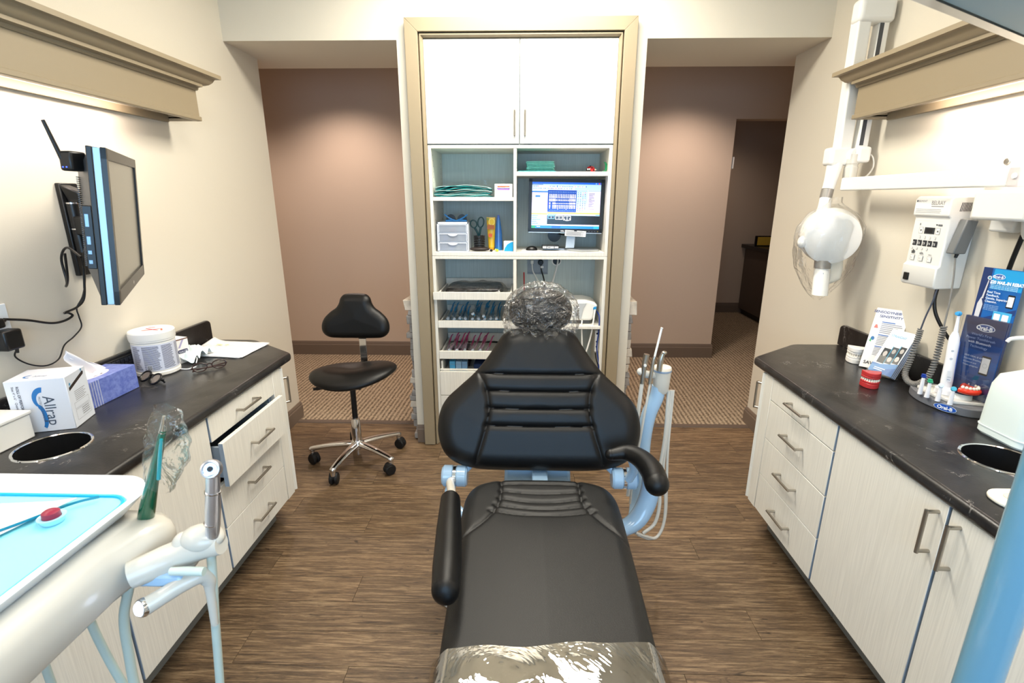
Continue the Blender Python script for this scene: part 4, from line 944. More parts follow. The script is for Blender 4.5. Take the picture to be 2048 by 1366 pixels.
def mask():
    rows = []; 
    for i in range(22):
        row = []
        for j in range(26):
            u, v = i/21*2-1, j/25*2-1
            x = .115+u*.075+.018*noise3((u*1.5, v*1.5, 4), 1.3); y = 2.295+v*.085+.016*noise3((u, v, 9), 1.7)
            z = ZC+.005+abs(.062*(1-.45*u*u)*(1-.4*v*v)*(.55+.45*abs(noise3((u*2, v*2, 2), 1.6)))+.014*math.sin(v*11+u*3))
            row.append((x, y, z))
        rows.append(row)
    t = thing('face_mask', 'crumpled pale face mask with ear loops lying beside the papers', 'face mask', (.085, 2.285, ZC))
    part('cloth', MB().grid(rows), mat('pale_mask_cloth', (226, 238, 240), .85), t, solid=.001, ang=35)
    part('ear_loop', MB().tube([(.13, 2.225, ZC+.02), (.135, 2.17, ZC+.003), (.175, 2.135, ZC+.003), (.215, 2.13, ZC+.003), (.235, 2.16, ZC+.004)], .0025, 8, 8), PAPER, t)
    part('ear_loop', MB().tube([(.155, 2.27, ZC+.03), (.19, 2.24, ZC+.02), (.20, 2.215, ZC+.004)], .0025, 8, 8), PAPER, t)
mask()
def spectacles(nm, lab, c, ang, frame, r1, r2, thick, lens, temple_m, tw, lean=.35, zf=1):
    """folded glasses standing on the counter: rims face -y locally, temples folded behind"""
    M = Matrix.Rotation(ang, 3, 'Z'); c = Vector(c); wl = lambda v: c+M @ Vector(v)
    t = thing(nm, lab, 'glasses', c.to_tuple())
    def rim(cx_): return [wl((cx_+r1*math.cos(a)*(1+.08*math.sin(a)), lean*(r2+r2*math.sin(a)), zf*r2*(1+math.sin(a))+.002+thick*1.2)) for a in [2*math.pi*k/28 for k in range(29)]]
    for s in (-1, 1):
        P = rim(s*(r1+.010)); part('rim', MB().tube(P, thick, 8), frame, t)
        n0 = MB(); n0.face([p for p in P[:-1]]); part('lens', n0, lens, t)
    z = zf*r2*1.3+.002+thick*1.2
    part('bridge', MB().tube([wl((-.012, lean*r2*1.3, z)), wl((0, lean*r2*1.5, z+.005)), wl((.012, lean*r2*1.3, z))], thick*1.1, 8, 5), frame, t)
    for s in (-1, 1):
        e = s*(2*r1+.012)
        part('temple', MB().tube([wl((e-s*.002, lean*r2*1.3, z*.9)), wl((e, lean*r2*1.3+.006, z*.7+tw*.3)), wl((e*.6, lean*r2*1.3+.012+.006*(s > 0), z*.45+tw*.6)), wl((-e*.55, lean*r2*1.3+.016+.006*(s > 0), .006+tw)), wl((-e*.95, lean*r2*1.3+.012, .003+tw))], tw, 8, 6), temple_m, t)
clear_l = GLASS
spectacles('eyeglasses', 'dark red reading glasses lying in front of the papers', (.328, 2.118, ZC), R(46), mat('dark_red_frame', (36, 14, 14), .3), .029, .0175, .0026, clear_l, mat('tortoise_temple', (58, 26, 20), .3), .003)
spectacles('sunglasses', 'black sunglasses with grey lenses at the foot of the wipes tub', (.162, 1.945, ZC), R(-26), BLACKP, .0275, .0215, .0040, mat('grey_tinted_lens', (120, 112, 106), .08, spec=.9), BLACKP, .0038, .85, .75)
def keyboard():
    t = thing('keyboard', 'black keyboard standing on edge against the left backsplash behind the tissue box', 'keyboard', (.03, 2.0, ZC))
    part('body', MB().box(.022, .034, 1.80, 2.10, ZC, ZC+.100), BLACKP, t, bevel=.003)
    m = MB()
    for i in range(13):
        for j in range(4): m.box(.034, .037, 1.808+i*.0222, 1.826+i*.0222, ZC+.012+j*.021, ZC+.030+j*.021)
    part('key', m, mat('dark_key', (30, 32, 42), .4), t, bevel=.001, seg=1, kind='stuff')
keyboard()
def lidded_box():
    t = thing('lidded_box', 'plain white lidded box at the left edge beside the waste hole', 'box', (.07, 1.40, ZC))
    part('base', MB().box(.022, .146, 1.22, 1.462, ZC, ZC+.080), WHITEP, t, bevel=.003); part('lid', MB().box(.020, .151, 1.21, 1.466, ZC+.080, ZC+.092), WHITEP, t, bevel=.003)
lidded_box()

# ------------------------------------------------------------ things in the cabinet tower
def sheet_stack(name, lab, cat, x0, x1, y0, y1, z, n, dz, cols, wav, skew=.012, grp=None):
    t = thing(name, lab, cat, ((x0+x1)/2, (y0+y1)/2, z)); rnd = random.Random(len(lab))
    for i in range(n):
        ox, oy, a = rnd.uniform(-skew, skew), rnd.uniform(-.01, .006), rnd.uniform(-.05, .05); ph = rnd.uniform(0, 6)
        rows = []; zc = z+dz*(i+.5)
        for u in np.linspace(0, 1, 15):
            row = []
            for v in np.linspace(0, 1, 5):
                x = x0+ox+(x1-x0)*u*(1-.05*rnd.random()*(u > .99)); y = y0+oy+(y1-y0)*v+a*(u-.5)*.1
                zz = zc+wav*(i/n)*(math.sin(u*math.pi)+.18*math.sin(u*9+ph)) + wav*.12*math.sin(u*14+ph)*(i > 0)
                row.append((min(x1+.012, max(x0-.004, x)), y, max(z+.0008, zz)))
            rows.append(row)
        part('sheet', MB().grid(rows), cols[i % len(cols)], t, solid=dz*.55, ang=70)
    return t
TEAL = mat('teal_bib_cloth', (28, 150, 150), .8, var=.2, vscale=20); TEAL2 = mat('deep_teal_bib_cloth', (12, 112, 116), .8); TEALW = mat('pale_edge_paper', (190, 226, 222), .8)
MINT = mat('mint_gauze', (140, 214, 200), .85, var=.08, vscale=50); 
def tower_items():
    sheet_stack('dental_bibs', 'wavy stack of teal dental bibs on the left tower shelf', 'bibs', 1.186, 1.535, 3.215, 3.45, 1.6595, 11, .0047, [TEAL2, TEAL, TEALW, TEAL], .024)
    sheet_stack('towel_stack', 'square stack of mint towels on a teal bib, top right tower shelf', 'towels', 1.748, 1.925, 3.30, 3.46, 1.8125, 10, .0062, [MINT], .002, .003)
    single('dental_bib', MB().box(1.70, 1.925, 3.20, 3.46, 1.8075, 1.8118), TEAL, 'flat teal bib under the mint towel stack', 'bib', (1.81, 3.3, 1.8075))
    t = thing('glove_box', 'small white box with red and purple lettering beside the teal bibs', 'box', (1.61, 3.3, 1.6595))
    part('box', MB().box(1.554, 1.664, 3.24, 3.44, 1.6595, 1.737), CARD, t, bevel=.001, seg=1)
    prints('front_print', t, (1.554, 3.24, 1.6595), (1, 0, 0), (0, 0, 1), [(.018, .058, .092, .066, (236, 120, 80)), (.018, .040, .092, .046, (150, 90, 190)), (.014, .048, .094, .053, (110, 60, 160)), (.014, .012, .040, .022, (190, 200, 205))])
    text('NITRILE', .012, (1.570, 3.2385, 1.7155), (1, 0, 0), (0, 0, 1), (230, 90, 60), t, sx=1.2)
    single('clear_film', MB().grid([[(1.44+.03*i+.01*math.sin(j), 3.40+.03*math.sin(i), 1.735+.012*j+.010*math.sin(i*2+j)) for j in range(4)] for i in range(7)]), FILM2, 'scrap of clear film behind the white glove box', 'film', (1.53, 3.4, 1.735))
    # drawer organiser
    x0, x1, y0, y1, z0 = 1.190, 1.388, 3.225, 3.42, 1.3255
    t = thing('drawer_organizer', 'small clear white plastic organizer with three drawers', 'organizer', ((x0+x1)/2, 3.3, z0)); H = .182; fr = mat('frosted_white_plastic', (222, 228, 240), .25)
    part('frame', MB().box(x0, x0+.008, y0, y1, z0, z0+H).box(x1-.008, x1, y0, y1, z0, z0+H).box(x0, x1, y0, y1, z0+H-.012, z0+H).box(x0, x1, y0, y1, z0, z0+.006).box(x0+.008, x1-.008, y0, y1, z0+.058, z0+.063).box(x0+.008, x1-.008, y0, y1, z0+.114, z0+.119).box(x0, x1, y1-.003, y1, z0, z0+H), fr, t, bevel=.001, seg=1)
    cp = mat('clear_drawer_plastic', (205, 214, 228), .15, trans=.6, ior=1.1); rnd = random.Random(3)
    for k in range(3):
        z = z0+.008+.056*k
        d = part('drawer', MB().box(x0+.010, x1-.010, y0-.004, y0, z, z+.048), cp, t, bevel=.001, seg=1)
        part('drawer_rim', MB().box(x0+.010, x1-.010, y0-.006, y0-.004, z+.044, z+.049).box(x0+.010, x0+.014, y0-.006, y0-.004, z, z+.044).box(x1-.014, x1-.010, y0-.006, y0-.004, z, z+.044), fr, d)
        if k < 2: part('drawer_lip', MB().prism([(x0+.099+.030*math.cos(R(q)), y0-.0085, z+.046+.014*math.sin(R(q))) for q in range(180, 361, 15)], (0, .004, 0)), fr, d)
        for q, (cx_, cc) in enumerate([[(.04, (70, 100, 190)), (.09, (80, 120, 200)), (.13, (220, 200, 150))], [(.05, (120, 150, 220)), (.10, (235, 150, 90)), (.15, (230, 220, 200))], [(.085, (240, 235, 230)), (.093, (214, 70, 70)), (.15, (245, 245, 245))]][k]):
            w_ = .018+.01*rnd.random(); part('content', MB().box(x0+cx_-w_/2, x0+cx_+w_/2, y0+.008-.001*q, y0+.05, z+.003, z+.022+.018*rnd.random()), mat('content_%d_%d_%d' % cc, cc, .6), d)
    t = thing('loupe_glasses', 'blue and black protective glasses on top of the plastic organizer', 'glasses', (1.305, 3.29, z0+H)); zz = z0+H+.0005
    BLU = mat('blue_glasses_frame', (22, 108, 170), .35)
    part('frame', MB().prism([(1.236, 3.27, zz), (1.376, 3.27, zz), (1.372, 3.27, zz+.012), (1.32, 3.27, zz+.017), (1.306, 3.27, zz+.010), (1.29, 3.27, zz+.017), (1.240, 3.27, zz+.012)], (0, .02, 0)), BLU, t, bevel=.002)
    for s in (-1, 1):
        c = 1.306+s*.036; part('lens', MB().prism([(c+.031*math.cos(R(q)), 3.292, zz+.012+.034*math.sin(R(q))) for q in range(0, 181, 12)], (0, .006, 0)), BLACKP, t)
        part('temple', MB().tube([(1.306+s*.072, 3.275, zz+.045), (1.306+s*.050, 3.27, zz+.028), (1.306+s*.020, 3.268, zz+.012)], .005, 8, 5), BLU, t)
    # pencil cup with scissors
    t = thing('pen_cup', 'black woven mesh cup beside the plastic organizer', 'cup', (1.447, 3.32, 1.3255)); m = MB()
    for k in range(6): m.lathe([(.033, .001+.0155*k), (.0365, .004+.0155*k), (.0365, .012+.0155*k), (.033, .0155+.0155*k)], (1.447, 3.32, 1.3255), seg=26)
    part('body', m, BLACKP, t, ang=25); m = MB()
    for k in range(7):
        for j in range(18): a = 2*math.pi*(j+.5*(k % 2))/18; p = Vector((1.447+.0368*math.cos(a), 3.32+.0368*math.sin(a), 1.332+.0145*k)); m.ball(p, .0016, seg=6)
    part('weave', m, mat('grey_weave', (120, 120, 122), .5), t, kind='stuff')
    t = thing('scissors', 'teal and black handled scissors standing in the mesh cup', 'scissors', (1.447, 3.32, 1.41))
    TB = mat('teal_black_grip', (20, 62, 68), .4)
    for cx_, cz, rx, rz, tilt in ((1.413, 1.493, .020, .024, .35), (1.459, 1.503, .019, .032, -.15)):
        P = [(cx_+rx*math.cos(a)*math.cos(tilt)-rz*math.sin(a)*math.sin(tilt), 3.31, cz+rz*math.sin(a)*math.cos(tilt)+rx*math.cos(a)*math.sin(tilt)) for a in [2*math.pi*k/24 for k in range(25)]]
        part('grip', MB().tube(P, .0042, 8), TB, t)
    part('shank', MB().tube([(1.420, 3.31, 1.468), (1.436, 3.31, 1.440), (1.442, 3.315, 1.41), (1.445, 3.32, 1.37)], [.0075, .007, .006, .003], 10, 4), TB, t); part('shank', MB().tube([(1.458, 3.312, 1.470), (1.452, 3.312, 1.440), (1.448, 3.316, 1.41), (1.447, 3.32, 1.37)], [.0075, .007, .006, .003], 10, 4), TB, t)
    # lotion tube standing on its cap
    t = thing('lotion_tube', 'yellow lotion tube with orange slice print standing upright', 'tube', (1.527, 3.335, 1.3255))
    YEL = mat('yellow_tube', (222, 178, 44), .3); rows = []
    for i in range(15):
        f = i/14; z = 1.3255+.018+.19*f; rx = .020+.009*f; ry = .017*(1-f)+.0012; rows.append([(1.525+rx*math.cos(a)-.002*f, 3.335+ry*math.sin(a), z) for a in [2*math.pi*k/24 for k in range(25)]])
    m = MB().grid(rows); part('body', m, YEL, t); part('cap', MB().lathe([(0, 0), (.017, 0), (.019, .018), (0, .018)], (1.525, 3.335, 1.3255), seg=24), mat('amber_cap', (206, 150, 30), .3), t)
    prints('citrus_print', t, (1.523, 3.314, 1.44), (1, 0, 0), (0, .085, .99), [(circ(.006, .066, .020, .022), (244, 226, 120)), (circ(.006, .066, .016, .018), (226, 186, 30)), ([(-.025, .02), (.024, .02), (.022, .046), (-.02, .05)], (176, 96, 30)), (-.015, -.03, .008, -.008, (226, 96, 40)), (-.026, .078, -.012, .09, (120, 140, 50))])
    part('body', MB().grid([[(1.571+(.006+.019*math.sin(math.pi/2*min(1, (1-f)*1.25)))*math.cos(a), 3.335+(.004+.018*(1-f))*math.sin(a), 1.3255+.222*f) for a in [2*math.pi*k/24 for k in range(25)]] for f in np.linspace(0, 1, 18)]), mat('violet_blue_bottle', (40, 60, 170), .22, col2=(30, 130, 170), vscale=6, coat=.5),
         thing('lotion_bottle', 'tall tapering blue violet bottle beside the yellow tube', 'bottle', (1.571, 3.335, 1.3255)))
    t = thing('medicine_carton', 'small white and sky blue carton against the tower divider', 'box', (1.64, 3.3, 1.3255))
    part('box', MB().box(1.608, 1.668, 3.262, 3.345, 1.3255, 1.3255+.062), CARD, t, bevel=.001, seg=1)
    prints('front_print', t, (1.608, 3.262, 1.3255), (1, 0, 0), (0, 0, 1), [([(.002, .0), (.0598, .0), (.0598, .060), (.045, .056), (.022, .042), (.008, .022)], (10, 158, 216)), (.014, .03, .016, .045, (230, 245, 250))])
    t = thing('glasses_case', 'dark soft glasses pouch lying in front of the mesh cup', 'pouch', (1.46, 3.26, 1.3255))
    part('pouch', MB().ball((1.455, 3.262, 1.3385), .066, .025, .0125), mat('dark_brown_leather', (34, 24, 22), .5), t)
    for nm, lab, c1, c2, p, q in (('small_vial', 'small black and clear vial lying by the dark pouch', (30, 30, 32), (210, 210, 214), (1.520, 3.255, 1.333), (1.532, 3.225, 1.333)), ('small_vial', 'small lime green and yellow vial on the tower shelf', (186, 214, 60), (240, 240, 150), (1.556, 3.262, 1.3345), (1.570, 3.222, 1.3345))):
        v = thing(nm, lab, 'vial', p); p, q = Vector(p), Vector(q); part('tube', MB().cyl(p, p+(q-p)*.6, .0065, 14), mat('vial_%d' % c2[0], c2, .3), v); part('cap', MB().cyl(p+(q-p)*.6, q, .0078, 14), mat('vialcap_%d' % c1[0], c1, .4), v)
    # monitor
    t = thing('desktop_monitor', 'black desktop monitor showing dental x-ray software', 'monitor', (2.0, 3.36, 1.3255))
    TL, TR_, BR, BL = Vector((1.762, 3.29, 1.776)), Vector((2.240, 3.30, 1.756)), Vector((2.243, 3.285, 1.443)), Vector((1.775, 3.275, 1.446))
    c0 = (TL+TR_+BR+BL)/4-Vector((.006, 0, 0)); ux = Vector((1, .012, -.016)).normalized(); n = Vector((0, -1, .045)).normalized(); n = (n-ux*n.dot(ux)).normalized(); uy = n.cross(ux); uy = uy if uy.z > 0 else -uy
    hw, hh = .235, .163
    cs = part('casing', MB().obox(c0-n*.016, ux, uy, n, hw, hh, .014), BLACKP, t, bevel=.004)
    part('back_bulge', MB().obox(c0-n*.04, ux, uy, n, hw*.7, hh*.7, .018), BLACKP, t, bevel=.015)
    bz = MB(); w = .0205
    for cx_, cy_, a, c_ in ((0, hh-w/2, hw, w/2), (0, -hh+w*.6, hw, w*.6), (-hw+w/2, 0, w/2, hh), (hw-w/2, 0, w/2, hh)): bz.obox(c0+ux*cx_+uy*cy_+n*.0, ux, uy, n, a, c_, .003)
    bz = part('bezel', bz, BLACKP, t); part('lower_edge', MB().obox(c0-uy*(hh+.0015)-n*.006, ux, uy, n, hw-.004, .0018, .010), mat('silver_edge', (190, 192, 196), .3, .6), t)
    sx, sy = 2*(hw-w), 2*hh-w*2.2; O = c0-ux*(hw-w)+uy*(-hh+w*1.2)-n*.0015; px = lambda a: a/100*sx; py = lambda a: a/72*sy
    S = []
    def r_(x0, y0, x1, y1, c): S.append((px(x0), py(72-y1), px(x1), py(72-y0), c))
    r_(0, 0, 100, 72, (214, 206, 232)); r_(0, 0, 100, 3, (24, 96, 214)); r_(96.5, .6, 98.5, 2.5, (230, 80, 60)); r_(92, .6, 94, 2.5, (120, 170, 240))
    r_(0, 3, 100, 11.5, (176, 208, 246)); r_(0, 3.2, 16, 4.4, (90, 120, 170)); rnd = random.Random(6)
    for yy, x1 in ((5.8, 78), (9.0, 62)):
        r_(0, yy-.8, x1, yy+2, (206, 224, 250)); x = 1
        while x < x1-2:
            r_(x, yy, x+1.3, yy+1.2, rnd.choice([(60, 80, 140), (200, 60, 70), (70, 140, 190), (40, 50, 70), (110, 120, 170)])); x += rnd.choice([2.1, 2.6, 4])
    r_(12, 5.4, 24, 7.4, (250, 250, 255)); r_(78, 5, 79, 7.6, (30, 90, 190)); r_(36, 5, 37, 7.6, (30, 90, 190))
    r_(0, 12, 23, 14, (190, 208, 240)); r_(0, 14, 23, 16, (40, 110, 200)); r_(0, 16, 23, 46, (216, 206, 234)); r_(5, 20.5, 12, 23.2, (40, 120, 190)); r_(3, 21, 4.5, 22.5, (230, 170, 150))
    for i in range(9): r_(1+2.4*i, 17, 2.2+2.4*i, 18.2, (190, 150, 180))
    r_(0, 48, 23, 50.5, (246, 170, 96)); 
    for i in range(5): r_(0, 51+3.1*i, 23, 53.4+3.1*i, (160, 196, 244)); r_(1, 51.8+3.1*i, 7+rnd.random()*6, 52.4+3.1*i, (40, 60, 130))
    r_(23, 12, 65, 46, (14, 62, 160))
    for i in range(16):
        x = 25.2+2.45*i; big = i < 4 or i > 11; w_ = 1.9 if big else 1.4
        for j, (ya, yb) in enumerate(((19, 24.5), (25.5, 29.5), (31.2, 34), (35.2, 41))):
            if i == 1 and j > 1: continue
            if not big and j in (1, 2): ya, yb = ya+.8, yb-.6
            tl = 1.2 if i in (5, 10) and j == 3 else 0
            up = j == 0
            c = (236, 228, 222)
            if j in (0, 3): P = [(x, ya), (x+w_, ya), (x+w_*.8, yb+tl), (x+w_*.2, yb+tl)] if j == 3 else [(x+w_*.2, ya-.8), (x+w_*.8, ya-.8), (x+w_, yb), (x, yb)]
            else: P = [(x, ya), (x+w_, ya), (x+w_, yb), (x, yb)]
            S.append(([(px(a), py(72-b_)) for a, b_ in P], c))
            if rnd.random() < .2: S.append(([(px(a*.5+(x+w_/2)*.5), py(72-(b_*.5+(ya+yb)/2*.5))) for a, b_ in P], (222, 150, 140)))
        r_(x+.4, 14.4, x+1.2, 15.8, (110, 150, 220)); r_(x+.4, 43, x+1.2, 44.4, (110, 150, 220))
    r_(23.4, 31, 24.8, 35.5, (30, 40, 220)); r_(65, 12, 81, 46, (182, 206, 244)); r_(81, 12, 100, 46, (216, 206, 232)); r_(65, 12, 80.6, 13.4, (150, 180, 230)); r_(81.5, 12, 100, 13.4, (150, 180, 230))
    for i in range(11):
        for j in range(4): r_(66.8+3.4*j, 15+2.75*i, 68+3.4*j, 16.2+2.75*i, rnd.choice([(90, 110, 170), (60, 130, 190), (220, 150, 60), (30, 30, 40), (210, 60, 70), (120, 140, 190)]))
    for i in range(15): r_(83, 16.4+1.7*i, 86+rnd.random()*6, 17.1+1.7*i, (100, 96, 130))
    r_(23, 46.4, 100, 49, (246, 170, 96)); r_(23, 49, 100, 51.4, (180, 210, 246))
    for i in range(7): r_(24+1.8*i, 49.4, 25.2+1.8*i, 50.8, (40, 140, 190))
    r_(94, 49.6, 100, 50.8, (60, 130, 170)); r_(23, 51.4, 100, 65.6, (12, 12, 14))
    for x0, x1, y1, c in ((24, 34, 57, (110, 170, 220)), (35, 46, 58, (200, 200, 205)), (47, 58, 59, (196, 196, 200))):
        r_(x0, 52, x1, y1, c); r_(x0+.8, 52.8, x1-.8, y1-.8, (40, 44, 56)); r_((x0+x1)/2-.5, 53, (x0+x1)/2+.5, y1-1, (180, 190, 205))
    for q in range(160, 381, 20): S.append(([(px(52.5+4.5*math.cos(R(q))), py(72-(57-3*math.sin(R(q))))), (px(52.5+3.6*math.cos(R(q))), py(72-(57-2.2*math.sin(R(q))))), (px(52.5+3.6*math.cos(R(q+14))), py(72-(57-2.2*math.sin(R(q+14))))), (px(52.5+4.5*math.cos(R(q+14))), py(72-(57-3*math.sin(R(q+14)))))], (210, 212, 216)))
    r_(23, 65.6, 100, 67.6, (216, 206, 232)); r_(0, 67.6, 100, 72, (30, 116, 214)); r_(0, 67.6, 6, 72, (50, 150, 70)); r_(8, 68.8, 13, 70, (200, 220, 245)); r_(30, 68.2, 43, 71.4, (16, 80, 180)); r_(92, 67.8, 100, 71.8, (40, 150, 230))
    sc_ = part('screen', MB().obox(c0+uy*w*.1-n*.004, ux, uy, n, hw-w, sy/2, .001), BLACKP, t)
    prints('screen_picture', sc_, O, ux, uy, S, SCREEN, 'blue software window with rows of tooth x-rays')
    text('DELL', .011, c0-ux*.028+uy*(-hh+.006)+n*.003, ux, uy, (215, 215, 220), bz, bold=.0004)
    for i, c in enumerate([(120, 120, 124)]*4+[(226, 190, 60)]): part('button', MB().obox(c0+ux*(.135+.018*i)+uy*(-hh+.009)+n*.0035, ux, uy, n, .002, .0013, .0008), mat('button_%d' % c[0], c, .4), bz)
    part('stand_post', MB().prism([(2.005, 3.31, 1.343), (2.062, 3.31, 1.343), (2.072, 3.33, 1.46), (2.015, 3.33, 1.46)], (0, .012, 0)), mat('silver_stand', (186, 190, 194), .3, .7), t, bevel=.001)
    part('stand_base', MB().prism([(1.86, 3.36, 1.3258), (2.0, 3.34, 1.3258), (2.10, 3.215, 1.3258), (2.215, 3.26, 1.3258), (2.20, 3.31, 1.3258), (2.12, 3.30, 1.3258), (2.05, 3.40, 1.3258), (1.87, 3.40, 1.3258)], (0, 0, .012)), MATS['silver_stand'], t, bevel=.003)
    part('cable_guide', MB().lathe([(0, 0), (.040, 0), (.042, .004), (.042, .03), (0, .032)], (1.935, 3.40, 1.418), (0, -1, 0), 28), BLACKP, t)
    part('cable_clip', MB().tube([(1.96, 3.36, 1.43), (2.0, 3.32, 1.425), (2.03, 3.30, 1.435), (2.045, 3.30, 1.425)], .004, 8, 6), BLACKP, t)
    nt = thing('paper_note', 'small white printed note taped under the desktop monitor', 'note', (2.06, 3.262, 1.43))
    d1 = Vector((1, .0, -.06)).normalized(); part('sheet', MB().obox((2.062, 3.262, 1.438), d1, (0, 1, 0), (.06, 0, 1), .066, .0004, .018), PAPER, nt)
    prints('note_print', nt, (1.998, 3.2615, 1.424), d1, (.06, 0, 1), lines(.004, .124, .032, .002, 6, (120, 120, 128)), eps=.0006); part('tape', MB().obox((2.062, 3.2612, 1.455), d1, (0, 1, 0), (0, 0, 1), .009, .0004, .003), BLACKP, nt)
    hb = thing('usb_hub', 'small black device with white labels beside the monitor stand', 'hub', (1.90, 3.30, 1.3385))
    part('body', MB().box(1.852, 1.962, 3.285, 3.33, 1.3385, 1.362), BLACKP, hb, bevel=.002); prints('labels', hb, (1.852, 3.285, 1.3385), (1, 0, 0), (0, 0, 1), [(.006, .004, .030, .017, (214, 214, 206)), (.034, .004, .078, .016, (226, 226, 226)), (.040, .007, .056, .012, (60, 60, 64)), (.082, .005, .106, .016, (210, 212, 214))])
    single('thin_mat', MB().prism([(1.722, 3.30, 1.3253), (1.85, 3.26, 1.3253), (2.02, 3.24, 1.3253), (2.03, 3.44, 1.3253), (1.73, 3.46, 1.3253)], (0, 0, .0008)), PAPER, 'thin white mat under the mouse and stand', 'mat', (1.85, 3.3, 1.3253))
    ms = thing('computer_mouse', 'black computer mouse on the tower shelf left of the monitor', 'mouse', (1.788, 3.32, 1.3265)); m = MB().ball((1.788, 3.325, 1.328), .038, .030, .026)
    m.warp(lambda c: Vector((c.x, c.y, max(1.3265, c.z)))); part('shell', m, BLACKP, ms)
    # ladybug figure and curled green cord
    lb = thing('ladybug_figure', 'small red ladybug toy on the top right tower shelf', 'figurine', (2.14, 3.28, 1.8075)); RD = mat('toy_red', (206, 34, 40), .3); m = MB().ball((2.145, 3.29, 1.818), .028, .026, .026); m.warp(lambda c: Vector((c.x, c.y, max(1.8076, c.z))))
    part('shell', m, RD, lb); part('head', MB().ball((2.128, 3.262, 1.818), .014, .011, .013), BLACKP, lb)
    for s in (-1, 1): part('eye', MB().ball((2.128+s*.005, 3.2515, 1.823), .0042, .002, .0042, 10), WHITEP, lb)
    for p in ((2.150, 3.266, 1.832), (2.160, 3.268, 1.818), (2.14, 3.275, 1.842)): part('spot', MB().ball(p, .0045, .003, .0045, 10), BLACKP, lb)
    part('foot', MB().ball((2.172, 3.28, 1.822), .008, .007, .004, 10), mat('toy_cream', (238, 226, 200), .5), lb)
    single('green_hook', MB().tube([(2.212, 3.25, 1.812), (2.225, 3.25, 1.811), (2.233, 3.25, 1.822), (2.234, 3.25, 1.84), (2.229, 3.25, 1.857), (2.218, 3.25, 1.865)], [.002, .004, .007, .008, .006, .002], 10, 6), mat('bottle_green', (10, 110, 66), .35), 'curved dark green plastic hook beside the ladybug', 'hook', (2.22, 3.25, 1.808))
tower_items()

